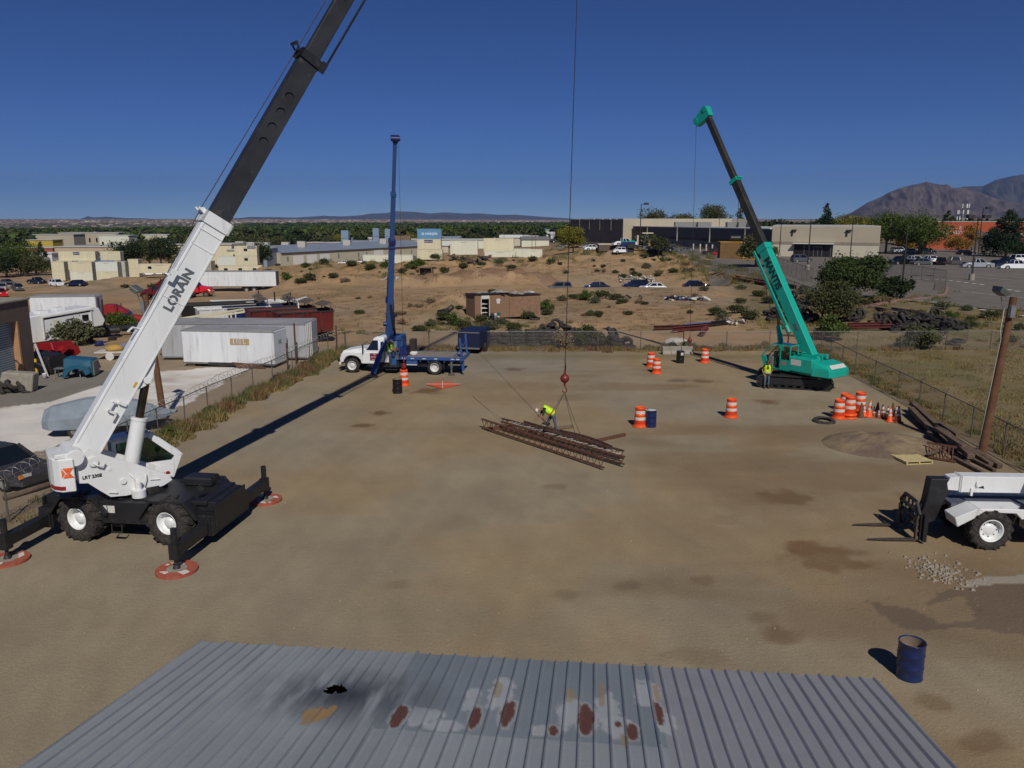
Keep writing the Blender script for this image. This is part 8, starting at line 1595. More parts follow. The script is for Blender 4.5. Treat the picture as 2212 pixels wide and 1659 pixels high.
container('low cream container under the long one at the right end', Wz(sz(1975), 211, .6), rad(-1), 8.1, cream2, h=1.6); zr3 = lambda x: (1700+x/3.16)/1.8083; container('small white container farthest right on the hill crest', Wz(zr3(1100), 206, .6), rad(-1), 4.6, cream2, h=2.2); container('pale container behind the small white one', Wz(zr3(975), 212, .6), rad(-1), 4.2, cream2, h=2.1, vent=False)
# ================================================================ buildings
def block(name, label, P, z0, z1, m, cat='building', roof=None, group=None):
    """building from a plan polygon"""
    t = thing(name, label, cat, (P[0][0], P[0][1], z0), 0, group); o = Vector((P[0][0], P[0][1], 0)); Q = [(p[0]-o.x, p[1]-o.y) for p in P]
    q = MB(); q.prism(Q, -1.5, z1-z0, 'z'); q.build('wall', m, t)
    if roof: q = MB(); q.prism([(x*1.0, y*1.0) for x, y in Q], z1-z0+.02, z1-z0+.15, 'z'); q.build('roof', roof, t)
    return t
beige = mat('stucco_beige', (.40, .35, .26), .85, 0, .04, .3); beige2 = mat('stucco_pale', (.52, .47, .36), .85, 0, .04, .3); dgrey = mat('wall_shade_grey', (.085, .085, .09), .85, 0, .06, .3); mgrey = mat('wall_grey', (.16, .155, .155), .85, 0, .05, .3); roofw = mat('roof_white', (.62, .62, .60), .6, 0, .05)  # dark grey carries the shade of the warehouse side walls
tfr = lambda p, q: (Vector((q[0]-p[0], q[1]-p[1], 0))).normalized()
def wallbox(mb, o, p, q, s0, s1, z0, z1, out=.05, th=.04):
    """box on the wall that runs from plan point p to q, s measured in metres along it, standing out to its right-hand side"""
    d = tfr(p, q); n = Vector((d.y, -d.x, 0)); P = Vector((p[0], p[1], 0))-o; a = P+d*s0+n*out; b_ = P+d*s1+n*out; a2 = P+d*s0+n*(out-th); b2 = P+d*s1+n*(out-th)
    mb.hexa([(a2.x, a2.y, z0), (b2.x, b2.y, z0), (b_.x, b_.y, z0), (a.x, a.y, z0), (a2.x, a2.y, z1), (b2.x, b2.y, z1), (b_.x, b_.y, z1), (a.x, a.y, z1)])
A_ = PXW(1232, 392); B_ = PXW(1345, 328); C_ = PXW(1578, 330); LB = (Vector(B_)-Vector(A_)).length
t = block('warehouse_hall', 'tall beige warehouse hall with its side wall dark in shade', [A_, B_, C_, (C_[0]+30, C_[1]+70), (A_[0]+30, A_[1]+70)], .4, 10.7, beige, roof=None); o_ = Vector((A_[0], A_[1], 0))
q = MB(); wallbox(q, o_, A_, B_, 0, LB, 0, 9.9, .1, .1); q.build('shaded_side_wall', dgrey, t); q = MB(); [wallbox(q, o_, A_, B_, s, s+.5, 5.5 if k else 4, 10, .2, .08) for k, s in enumerate((LB*.2, LB*.4, LB*.6, LB*.8))]; q.build('downpipes', beige, t)  # side wall's shade put into a dark grey sheet over the beige
q = MB(); [wallbox(q, o_, A_, B_, LB*a, LB*b_, 9.9, 10.32, .2, .3) for a, b_ in ((.03, .2), (.28, .5), (.6, .66), (.74, .79), (.85, .9))]; q.build('roof_edge', roofw, t); q = MB(); [wallbox(q, o_, A_, B_, LB*a, LB*a+1.6, 0, 2.2, .2, .05) for a in (.35, .5, .62, .85)]; q.build('doorways', blackp, t)
D_ = PXW(1367, 327); E_ = PXW(1662, 232); F_ = PXW(1664, 214); G_ = PXW(1894, 201); LE = (Vector(E_)-Vector(D_)).length; LG = (Vector(G_)-Vector(F_)).length
t = block('warehouse', 'long low warehouse with striped side wall grey in shade, beige front and glass entrance', [D_, E_, F_, G_, (G_[0]+14, G_[1]+60), (D_[0]+50, D_[1]+40)], .3, 7.5, mgrey, roof=mat('flat_roof', (.45, .44, .42), .7)); o_ = Vector((D_[0], D_[1], 0))
q = MB(); wallbox(q, o_, D_, E_, 0, LE, 3.3, 7.25, .1, .1); q.build('upper_wall', dgrey, t); q = MB(); wallbox(q, o_, D_, E_, 0, LE, 3.0, 3.9, .16, .06); q.build('dark_stripe', mat('stripe_dark', (.045, .038, .035), .85), t); q = MB(); wallbox(q, o_, D_, E_, 0, LE*.12, -1, 7.2, .2, .03); q.build('brown_wall_panel', mat('wall_brown', (.10, .075, .06), .85), t)  # this side lies in shade, put into the dark grey upper wall
q = MB(); wallbox(q, o_, D_, E_, 0, LE, 7.25, 7.5, .3, .5); q.build('roof_edge', roofw, t); q = MB(); [wallbox(q, o_, D_, E_, LE*a, LE*a+.5, 2.5, 7.3, .35, .3) for a in (.14, .4, .64, .86)]; q.build('downpipes', beige2, t); q = MB(); [wallbox(q, o_, D_, E_, LE*a, LE*a+1.1, -.2, 2.1, .13, .1) for a in (.36, .45, .52, .59, .65, .71, .77)]; q.build('doorways', blackp, t)
t = block('front_block', 'beige front block of the warehouse with the glass entrance', [(F_[0]-.1, F_[1]-.6), (G_[0], G_[1]-.6), (G_[0]+14, G_[1]+40), (F_[0]+14, F_[1]+40)], 1., 8.6, beige2, roof=MATS['flat_roof']); o_ = Vector((F_[0]-.1, F_[1]-.6, 0)); p_, q_2 = (F_[0]-.1, F_[1]-.6), (G_[0], G_[1]-.6)  # front of the warehouse, built as a thing of its own
q = MB(); wallbox(q, o_, p_, q_2, 0, LG, 2.9, 3.6, .06, .05); q.build('grey_band', mat('band_taupe', (.25, .215, .165), .85), t); q = MB(); wallbox(q, o_, p_, q_2, 0, LG, 3.6, 7.5, .04, .03); q.build('upper_wall', beige, t)
fx_ = (1733-1664)/(1894-1664)*LG; q = MB(); wallbox(q, o_, p_, q_2, fx_-2.0, fx_+7.6, -.1, 3.0, .2, .18); q.build('entrance_recess', blackp, t); q = MB(); wallbox(q, o_, p_, q_2, fx_-2.2, fx_+7.8, 3.1, 3.3, 1.6, 1.6); q.build('canopy', roofw, t)
q = MB(); [wallbox(q, o_, p_, q_2, fx_+a, fx_+a+.12, -.1, h_, .3, .08) for a, h_ in ((.5, 3.), (2.9, 2.4), (3.9, 2.4), (4.9, 2.4), (7.0, 3.))]; wallbox(q, o_, p_, q_2, fx_+2.9, fx_+5, 2.3, 2.42, .3, .08); q.build('door_frames', galv, t)
for s_ in (.19, .70): q = MB(); s0 = LG*s_; wallbox(q, o_, p_, q_2, s0, s0+.35, 5.2, 6.5, .3, .3); wallbox(q, o_, p_, q_2, s0, s0+1.3, 6.5, 6.75, .6, .4); q.build('wall_lamp', darkm, t)
units = [(1480, 302, 8), (1520, 300, 5), (1590, 285, 7), (1605, 283, 4), (1625, 280, 3)]
for i, (px, zc, w_) in enumerate(units): q = MB(); w2 = w_*.5; q.box(-w2, w2, 0, 3, 0, 2.0); q.box(-w2+.2, w2-.2, -.03, 0, .3, 1.7); o = q.build('roof_unit', galv); X, Y = PXW(px, zc); o.location = (X, Y, 7.45); tag(o, 'grey air conditioning unit on the low warehouse roof', 'roof unit', 'units on the warehouse roof')
H_ = PXW(2000, 255); I_ = PXW(2290, 240); LS = (Vector(I_)-Vector(H_)).length; t = block('store', 'big orange red store with white lettering behind the trees', [H_, I_, (I_[0]+20, I_[1]+60), (H_[0]+20, H_[1]+60)], 1., 9.6, mat('store_orange', (.42, .085, .035), .8, 0, .05, .3), roof=MATS['flat_roof']); o_ = Vector((H_[0], H_[1], 0))
q = MB(); wallbox(q, o_, H_, I_, LS*.32, LS*.5, 0, 5.6, .2, .2); q.build('grey_wall_panel', mat('wall_grey_brown', (.12, .10, .095), .85), t); q = MB(); wallbox(q, o_, H_, I_, LS*.5, LS*.58, 0, 5.4, .25, .2); wallbox(q, o_, H_, I_, LS*.58, LS, 4.4, 5.2, .6, .5); q.build('white_wall_panel', beige2, t); q = MB(); wallbox(q, o_, H_, I_, LS*.58, LS, 0, 4.4, .2, .1); q.build('dark_entrance', mat('entrance_brown', (.08, .025, .015), .8), t)  # entrance panel in flat dark brown
d = tfr(H_, I_); text('lettering', 'L -------- E\nSEYLAND\'S', 1.5, roofw, t, frame(((Vector((H_[0], H_[1], 0))-o_)+d*6.2+Vector((d.y, -d.x, 0))*.1+Vector((0, 0, 6.0)))[:], d, (0, 0, 1)), ext=.02, off=.0)
J_ = PXW(605, 312); K_ = PXW(948, 412); n_ = Vector((-(K_[1]-J_[1]), K_[0]-J_[0], 0)).normalized()*38; LK = (Vector(K_)-Vector(J_)).length
t = thing('long_warehouse', 'long pale warehouse with a blue grey roof beyond the sand hills', 'building', (J_[0], J_[1], -7.4)); o_ = Vector((J_[0], J_[1], 0)); kx, ky = K_[0]-J_[0], K_[1]-J_[1]; q = MB(); q.prism([(0, 0), (kx, ky), (kx+n_.x, ky+n_.y), (n_.x, n_.y)], -1, 4.9, 'z'); q.build('wall', mat('warehouse_tan', (.42, .40, .31), .8, 0, .05, .3), t)
q = MB(); u_ = Vector((0, 0, 0)); e = n_*.5; q.add([(-n_.x*.02, -n_.y*.02, 4.95), (kx-n_.x*.02, ky-n_.y*.02, 4.95), (kx+e.x, ky+e.y, 7.2), (e.x, e.y, 7.2), (kx+n_.x, ky+n_.y, 4.95), (n_.x, n_.y, 4.95)], [(0, 1, 2, 3), (3, 2, 4, 5), (0, 3, 5), (1, 4, 2)]); q.build('roof', mat('roof_blue_grey', (.24, .28, .34), .5, .1, .08, .2), t)
q = MB(); [wallbox(q, o_, J_, K_, LK*a, LK*a+6, 0, 3.6, .1, .05) for a in (.06, .13, .2)]; wallbox(q, o_, J_, K_, LK*.52, LK*.52+7, 0, 4, .1, .05); q.build('roll_up_doors', roofw, t); q = MB(); wallbox(q, o_, J_, K_, 0, LK, 4.7, 5.0, .3, .3); [wallbox(q, o_, J_, K_, LK*a, LK*a+.8, 1.5, 3.4, .1, .05) for a in (.03, .30, .42, .47, .62, .7, .78, .85, .93)]; q.build('eave_and_lamps', mgrey, t)
for i, (f, g_) in enumerate([(.0, .55), (.05, .35), (.10, .7), (.16, .75), (.22, .3), (.33, .85), (.40, .8), (.48, .3), (.72, .3), (.2, .8)]):
    p = Vector((J_[0], J_[1], 0))+Vector((kx, ky, 0))*f+n_*g_; q = MB(); q.box(-1.6, 1.6, -1.5, 1.5, 0, 2.3); q.box(-1.3, -.1, -1.54, -1.5, .3, 2.); q.box(.1, 1.3, -1.54, -1.5, .3, 2.); o = q.build('roof_cooler', mat('cooler_tan', (.42, .40, .36), .7)); o.location = (p.x, p.y, -7.4+4.9+2.2*(1-abs(g_-.5)*2)); tag(o, 'boxy cooler on the long warehouse roof', 'roof cooler', 'coolers on the long warehouse roof')
for i, (px, zc, w_, h_, m, lab) in enumerate([(745, 395, 3.5, 9, mat('stack_blue', (.18, .25, .33), .5), 'blue grey vent tower on the long warehouse, left one'), (812, 410, 3, 10, MATS['stack_blue'], 'blue grey vent tower on the long warehouse, middle one'), (838, 415, 3, 9.5, MATS['stack_blue'], 'blue grey vent tower on the long warehouse, right one'), (868, 420, 9, 6, wood, 'brown roof screen right of the vent towers')]):
    q = MB(); q.box(-w_/2, w_/2, 0, 3, 0, h_); q.box(-w_/2-.2, w_/2+.2, -.2, 3.2, h_*.6, h_*.62); o = q.build('vent_tower', m); X, Y = PXW(px, zc); o.location = (X, Y, -7.4+3.5); tag(o, lab, 'vent tower')
SEE = []
simple = [(430, 296, 24, -4.0, 5.2, creamp, 'plain cream building left of the office containers'), (520, 262, 9, -3.2, 3.6, creamp, 'cream building end with two windows by the dark tree'), (500, 300, 26, -6, 5.5, MATS['roof_blue_grey'], 'low building with blue grey roof behind the office containers'), (712, 520, 34, -10, 5.5, mat('wall_salmon', (.50, .22, .14), .8), 'long salmon building behind the long warehouse'),
          (935, 470, 70, -8, 6.5, cream2, 'long cream building behind the blue container'), (66, 420, 22, -14, 536, mat('wall_redbrown', (.30, .075, .045), .8), 'long red brown roofed building at far left'), (182, 380, 29, -12, 534, mat('wall_tan', (.42, .33, .22), .8), 'long tan shop row with a blue stripe behind the left containers'), (112, 640, 34, -16, 507, beige, 'tan building block far left among trees'),
          (84, 520, 17, -14, 519, mat('wall_ochre', (.42, .32, .05), .8), 'ochre yellow building at far left'), (85, 318, 9, -11, 548, roofw, 'pale building half hidden by trees left of the containers'), (190, 800, 60, -17, 503, beige, 'long tan building far off among the trees'), (245, 640, 24, -16, 509, cream2, 'white roofed building far off left of the boom'), (330, 800, 34, -17, 507, beige2, 'white building far beyond the trees left of the boom'),
          (1290, 470, 18, -1, 4, mat('wall_red', (.40, .03, .03), .7), 'small red roofed building left of the dark wall'), (1190+60, 500, 16, -2, 3.5, beige2, 'pale building beside the red roofed one'), (1010, 520, 22, -8, 5, beige, 'small tan house in front of the trees'), (1165-40, 560, 24, -6, 5, beige2, 'pale house left of the far street')]
for px, zc, w_, z0, h_, m, lab in simple:
    if h_ > 100: h_ = 10.2-(h_-HZ)*zc*CP/FP-z0
    SEE.append((px-w_/2*FP/zc-4, px+w_/2*FP/zc+4, zc)); X, Y = PXW(px, zc); t = thing('far_building', lab, 'building', (X-w_/2, Y, z0)); q = MB(); q.box(0, w_, 0, w_*.35+6, -2, h_); q.build('wall', m, t); q = MB(); q.box(-.4, w_+.4, -.4, w_*.35+6.4, h_, h_+.35); q.build('roof', roofw if 'white' in lab or 'pale' in lab else MATS['flat_roof'], t)
    for k in range(int(w_/7)): q = MB(); q.box(2+k*7, 3.6+k*7, -.05, .0, h_*.35, h_*.65); q.build('window', glassd, t)
    if 'stripe' in lab: q = MB(); q.box(w_*.35, w_*.95, -.12, -.02, h_*.2, h_*.5); q.build('blue_stripe', mat('stripe_blue', (.05, .12, .32), .6), t); minisign(t, w_*.7, h_*.55, 6, 1.6, 'mobile mini')
hr = MB(); NR.seed(12)
for k in range(60):
    px = NR.uniform(10, 1240); zc = NR.uniform(420, 1000) if k % 3 else NR.uniform(1000, 1700); SEE.append((px-12, px+12, zc)); X, Y = PXW(px, zc); w_ = NR.uniform(9, 22); h_ = NR.uniform(3.5, 5.5); z = zt(X, Y)
    t = thing('house', 'small pale house among the distant trees', 'house', (X, Y, z), NR.uniform(-.3, .3), 'small houses among the distant trees'); q = MB(); q.box(-w_/2, w_/2, -5, 5, -.5, h_); q.build('wall', (beige2, cream2, beige, roofw)[k % 4], t); q = MB(); q.prism([(-5.6, h_), (0, h_+1.8), (5.6, h_)], -w_/2-.5, w_/2+.5, 'x'); q.build('roof', (roofw, MATS['flat_roof'], MATS['roof_blue_grey'], mgrey)[(k*7) % 4], t)
def dumpster(px, py, w_, m, lid, lab): p = G(px, py); t = thing('dumpster', lab, 'dumpster', p, rad(5)); t.scale = (.72, .72, .7); q = MB(); q.box(-w_/2, w_/2, 0, 3, .1, 2.2); q.build('bin', m, t); q = MB(); q.hexa([(-w_/2-.05, -.1, 2.22), (w_/2+.05, -.1, 2.22), (w_/2+.05, 3.1, 2.5), (-w_/2-.05, 3.1, 2.5), (-w_/2-.05, -.1, 2.3), (w_/2+.05, -.1, 2.3), (w_/2+.05, 3.1, 2.6), (-w_/2-.05, 3.1, 2.6)]); q.build('lid', lid, t)
dumpster(1313, 543, 6, MATS['wall_brown'], creamp, 'brown walled dumpster shed with a tan side before the white car'); dumpster(1358, 537, 4.5, dblue, teal, 'blue dumpster with a teal lid behind the white sports car')
for k, (px, py) in enumerate([(1497, 543), (1512, 544), (1525, 545), (1538, 546), (1386, 530), (1377, 530)]): p = G(px, py); q = MB(); q.cyl((0, 0, 0), (0, 0, 2.4), .25, n=10); o = q.build('bollard', beige2); o.location = p; tag(o, 'tall pale bollard before the grey warehouse wall', 'bollard', 'bollards before the warehouse wall')
p = G(1590, 561); t = thing('pallet_rack', 'orange and brown stack of racks with a black tank on top', 'rack', p, rad(-3)); q = MB(); q.box(-3.8, 1.2, 0, 3, 0, 4.0); q.build('orange_box', mat('rack_brown', (.11, .06, .02), .7, 0, .2, 1, rgb2=(.17, .09, .02)), t); q = MB(); [q.box(1.5, 4.2, 0, 2.6, k*.42, k*.42+.16) for k in range(9)]; [q.box(x, x+.15, 0, .15, 0, 3.8) for x in (1.5, 2.8, 4.1)]; q.build('stacked_pallets', mat('rack_yellow', (.50, .27, .02), .7), t); q = MB(); q.box(-3.9, 1.3, -.1, 3.1, 4.0, 4.15); q.build('rim', MATS['rack_yellow'], t)
q = MB(); q.cyl((-1.3, 1.2, 4.9), (.9, 1.2, 4.9), .75, n=16); [q.cyl((-1.2+k*.5, 1.2, 4.9), (-1.1+k*.5, 1.2, 4.9), .82, n=16) for k in range(5)]; q.build('black_tank', blackp, t)
p = G(1398, 545); t = thing('skid_loader', 'small loader with a cream canopy and raised bucket by the light pole', 'loader', p, rad(175)); q = MB(); q.box(-1.2, 1.0, -.8, .8, .5, 1.4); q.build('body', mgrey, t); q = MB(); q.box(-1.2, 1.3, -1, 1, 4.3, 4.5); q.build('canopy', creamp, t); q = MB(); [q.bar((x, y, 1.4), (x, y, 4.3), .12) for x in (-1, .8) for y in (-.8, .8)]; q.bar((1, 0, 1.2), (3, 0, 1.6), .4); q.box(2.8, 4.6, -1, 1, 1.0, 1.9); q.build('frame_and_bucket', darkm, t)
for x in (-.8, .7): q = MB(); q.cyl((x, -.95, .4), (x, .95, .4), .4, n=14); q.build('wheel', rubber, t)
def lightpole(px, py, h, arm, lab, base=True, zc=None):
    p = G(px, py); t = thing('light_pole', lab, 'light pole', p, 0, 'parking lot light poles'); q = MB(); q.cyl((0, 0, .4), (0, 0, h), .14, .09, n=8); q.build('shaft', darkm, t); 
    if base: q = MB(); q.cyl((0, 0, -.3), (0, 0, 1.1), .42, n=14); q.build('concrete_base', concrete, t)
    for s in arm: q = MB(); q.bar((0, 0, h), (s*.9, 0, h), .12); q.box(s*.7 if s > 0 else s*1.7, s*1.7 if s > 0 else s*.7, -.4, .4, h-.15, h+.35); q.build('lamp_head', darkm, t)
lightpole(1382, 540, 10.5, (1,), 'dark light pole with one arm in front of the low warehouse'); lightpole(1683, 556, 10., (), 'thin dark pole at the left of the beige front'); lightpole(1744, 584, 9.8, (), 'dark pole on a concrete base left of the big bush'); lightpole(1836, 560, 9.6, (.6,), 'dark light pole right of the glass entrance', False)
lightpole(1947, 633, 8.9, (), 'dark pole on a concrete base by the dark green bush'); lightpole(2098, 607, 9.6, (-1, 1), 'tall light pole with two lamp boxes in the parking lot'); lightpole(2112, 556, 12, (1,), 'thin light pole behind the two lamp one', False)
t = thing('cell_tower', 'grey cell tower with antenna panels beyond the orange store', 'cell tower', Wz(2074, 420, -2)); q = MB(); q.cyl((0, 0, 0), (0, 0, 17.5), .7, .5, n=10); q.build('mast', galv, t)
for i in range(14): a = i*2.4; z = 12+3.2*(i % 3); q = MB(); q.box(-.25, .25, -.12, .12, 0, 2.0); q.bar((0, 0, 1), (-math.cos(a)*2.2, -math.sin(a)*2.2, 1), .12); o = q.build('antenna_panel', refl, t); o.location = (math.cos(a)*2.5, math.sin(a)*2.5, z)
for i, (px, py, top, w_, lab) in enumerate([(1551, 520, 7., 0, 'thin mast over the low warehouse, left one'), (1590, 518, 9.5, 0, 'thin mast over the low warehouse, right one')]): X, Y = PXW(px, 300); q = MB(); q.cyl((0, 0, 0), (0, 0, top), .09, n=6); o = q.build('mast', darkm); o.location = (X, Y, 7.4); tag(o, lab, 'mast')
for k in range(26):
    px = RND.uniform(20, 1230); zc = RND.uniform(330, 800); p = W(px, zc); q = MB(); q.cyl((0, 0, 0), (0, 0, 9.5), .14, .1, n=6); q.bar((-1.1, 0, 9), (1.1, 0, 9), .15); o = q.build('power_pole', wood2); o.location = p; tag(o, 'thin power pole among the distant trees', 'power pole', 'power poles among the distant trees')
kb = MB(); ks = [G(1868, 662, .3), G(1930, 652, .3), G(2010, 646, .3), G(2042, 640, .3), G(2046, 630, .3)]
for a, b_ in zip(ks[:-1], ks[1:]): a, b_ = on(a), on(b_); kb.bar((a.x, a.y, a.z+.1), (b_.x, b_.y, b_.z+.1), .35, .3)
tag(kb.build('kerb', mat('kerb_red', (.26, .15, .13), .85, 0, .15, 2)), 'faded red painted kerb along the corner of the parking lot', kind='structure')
# ================================================================ trees of the middle distance
gt = 'trees around the warehouse and the store'
for a in [('yellow green tree before the left end of the dark wall', G(1238, 546), 'round', 10.5, 12.5, lf_yel, 9000, .32, 21), ('tree top above the warehouse hall, left one', Wz(1405, 400, 0), 'round', 16.5, 17, lf_olive, 4000, .5, 22), ('tree top above the warehouse hall, middle one', Wz(1478, 400, 0), 'round', 16, 14, lf_olive, 3500, .5, 23),
          ('big tree top above the warehouse hall, right one', Wz(1540, 400, 0), 'round', 18.5, 18, lf_olive, 6000, .5, 24), ('ragged dark tree right of the hall roof', Wz(1596, 400, 0), 'cone', 18, 9, lf_dark, 2500, .4, 25), ('olive tree behind the teal boom against the warehouse', G(1632, 578), 'bush', 7.5, 9.5, lf_olive, 7000, .28, 26),
          ('dark conifer behind the beige front', Wz(1780, 300, .5), 'cone', 16, 9, lf_pine, 4500, .4, 27), ('yellow green tree behind the beige front', Wz(1842, 300, .5), 'round', 13, 14, lf_yel, 4500, .4, 28), ('tall green tree at the right corner of the beige front', Wz(1912, 225, 1), 'round', 11.8, 12, lf_green, 7500, .32, 29),
          ('big broad green tree in front of the orange store', G(1985, 550), 'round', 11.5, 15.5, lf_green, 13000, .30, 30), ('dark conifer beside the right picture edge', G(2172, 556), 'cone', 11.8, 12, lf_pine, 13000, .28, 31), ('dark conifer behind the big green tree', Wz(2040, 262, 1), 'cone', 12.5, 8, lf_pine, 3500, .35, 32),
          ('small orange autumn tree left of the right conifer', G(2070, 545), 'bush', 5.0, 8, lf_or, 3500, .25, 33), ('orange brown tree behind the two lamp light pole', G(2098, 542), 'round', 8.5, 6, lf_or, 2500, .25, 34), ('dark yellow tree left of the orange autumn one', G(1952, 545), 'bush', 5.5, 7, lf_or, 2500, .3, 35), ('green bush before the low warehouse wall', G(1422, 556), 'bush', 6.5, 4.2, lf_olive, 3500, .22, 36),
          ('green tree with brown tinge left of the corner trees', Wz(1885, 320, .5), 'round', 11, 14, lf_olive, 3500, .4, 37), ('dark green tree at the far right edge behind the cars', Wz(2215, 190, 1), 'bush', 4.5, 8, lf_dark, 3000, .25, 38)]:
    tree('tree', a[0], a[1], a[2], a[3], a[4], a[5], a[6], a[7]*.72, a[8], gt)
gt = 'big trees behind the left containers'
for a in [('tall dark tree by the warehouse left end', Wz(565, 262, -6.6), 'round', 10.5, 9.5, lf_dark, 5200, .30, 41), ('dark tree behind the white boom', Wz(395, 300, -8), 'round', 13, 16, lf_dark, 4500, .42, 42), ('bright yellow green tree behind the white boom', Wz(420, 292, -7.5), 'round', 13.5, 9, lf_yel, 3500, .38, 43), ('yellow green tree at the left edge before the pale building', Wz(40, 268, -8.5), 'round', 12.5, 15, lf_green, 6500, .34, 44),
          ('dark green tree at the left picture edge', Wz(8, 256, -8.5), 'bush', 10, 14, lf_dark, 5500, .34, 45), ('broad dark tree between the edge and the containers', Wz(72, 262, -8.5), 'bush', 8.5, 13, lf_olive, 5500, .32, 46), ('dark pointed tree beside the pale building', Wz(88, 285, -8.5), 'cone', 11.5, 6.5, lf_dark, 3500, .32, 47), ('dark round tree right of the left container stack', Wz(275, 300, -8.5), 'round', 12, 16, lf_dark, 4500, .42, 48),
          ('olive tree farther right of the left container stack', Wz(320, 330, -9), 'round', 12, 17, lf_olive, 4500, .45, 49), ('dark tree left of the tall boom', Wz(345, 290, -8), 'round', 13.5, 12, lf_dark, 4200, .4, 50), ('dark tree right of the white boom top', Wz(480, 330, -8), 'round', 12, 20, lf_dark, 4500, .45, 51), ('olive tree right of the dark ones by the boom', Wz(530, 360, -8), 'round', 11.5, 20, lf_olive, 4500, .5, 52)]:
    tree('tree', a[0], a[1], a[2], a[3], a[4], a[5], a[6], a[7]*.72, a[8], gt)
TP = []
for i, (k, h, w_, m) in enumerate([('round', 11, 13, lf_green), ('round', 12, 12, lf_dark), ('round', 10, 13, lf_olive), ('round', 12, 11, lf_yel), ('cone', 12, 7, lf_dark)]):
    V, cs = tree_mesh(k, h, w_, 1500, 60+i, .55); me = quads_mesh('crown', V); me.materials.append(m); q = MB(); q.cyl((0, 0, -1), (0, 0, h*.5), .35, .2, n=6); TP.append((me, q))
trk_ = None
for k in range(170):
    px = RND.uniform(-20, 1240); zc = RND.uniform(400, 760) if px > 560 else RND.uniform(340, 760)
    if 560 < px < 960 and zc < 470: zc += 120
    if any(a < px < b_ and z*.5 < zc < z+8 for a, b_, z in SEE): continue
    me, q = TP[RND.choice([0, 0, 1, 1, 2, 2, 3, 4])]; t = thing('tree', 'leafy tree at the near edge of the distant wood', 'tree', W(px, zc), RND.uniform(0, 6), 'trees at the near edge of the distant wood'); s = RND.uniform(.6, 1.05); t.scale = (s, s, s)
    o = bpy.data.objects.new('crown', me); col.objects.link(o); o.parent = t
    if trk_ is None: trk_ = q.build('trunk', bark, t)
    else: c = trk_.copy(); col.objects.link(c); c.parent = t
def hides(px, zc):
    for a, b_, z in SEE:
        if a < px < b_ and z*.55 < zc < z+6: return True
    return False
def wood_mass(name, label, n, pxr, zr, hr_, lf_n, m, seed):
    r = np.random.RandomState(seed); V = []
    zc = np.exp(r.uniform(math.log(zr[0]), math.log(zr[1]), n)); px = r.uniform(pxr[0], pxr[1], n); X, Y = PXW(px, zc); Z = terr(X, Y, False)
    for i in range(n):
        if hides(px[i], zc[i]) or (px[i] < 520 and zc[i] > 1500+px[i]*2): continue
        k = int(lf_n*(zr[0]/zc[i])**.6)+24; h = r.uniform(*hr_); w_ = h*r.uniform(.8, 1.3)*.5*(1+zc[i]/5000); c = r.normal(size=(k, 3)); c /= np.linalg.norm(c, axis=1)[:, None]; c *= (r.rand(k)**.35)[:, None]*np.array([w_, w_, h*.42]); c += np.array([X[i], Y[i], Z[i]+h*.55]); s = (h*.10*(1+zc[i]/2500))*(.6+.8*r.rand(k))[:, None]
        a = r.normal(size=(k, 3)); a /= np.linalg.norm(a, axis=1)[:, None]; b_ = np.cross(a, r.normal(size=(k, 3))); b_ /= np.linalg.norm(b_, axis=1)[:, None]; V.append(np.stack([c-a*s, c-b_*s*.8, c+a*s, c+b_*s*.8], 1).reshape(-1, 3))
    me = quads_mesh(name, np.concatenate(V)); me.materials.append(m); o = bpy.data.objects.new(name, me); col.objects.link(o); tag(o, label, kind='stuff')
wood_mass('far_wood', 'dark wooded river valley filling the distance', 2600, (-40, 1260), (620, 4200), (9, 15), 110, lf_green, 5); wood_mass('far_wood', 'darker trees mixed through the distant wooded valley', 2200, (-40, 1300), (560, 4200), (9, 14), 110, lf_dark, 6)
wood_mass('far_wood', 'olive and yellowish trees in the distant wooded valley', 1100, (-40, 1300), (560, 3800), (9, 14), 90, lf_olive, 7); wood_mass('far_wood', 'trees of the far town behind the store and the warehouse', 700, (1560, 2260), (420, 2500), (6, 11), 70, lf_dark, 8)
r = np.random.RandomState(9); tb = MB(); n = 2600
for i in range(n):
    px = r.uniform(-40, 1250) if i % 5 else r.uniform(1700, 2260); zc = r.uniform(2000 if px < 520 and i % 2 else 4600, 11500); X, Y = PXW(px, zc if px < 1300 else zc*.45); z = float(terr(np.array([X]), np.array([Y]), False)[0]); k = max(.55, 1+(zc-4600)/6000) if px < 1300 else .7; w_, h_ = r.uniform(5, 15)*k, r.uniform(2.5, 4.5)*k
    tb.m = r.choice([0, 0, 0, 0, 0, 1, 2, 2, 2]); tb.box(X-w_, X+w_, Y, Y+12*k, z-2, z+h_)
tag(tb.build('far_town', [mat('town_tan', (.26, .20, .16), .9), beige2, mat('town_brown', (.14, .10, .085), .9)], fix=False), 'pale houses of the far town spread over the slope beyond the valley', kind='stuff')
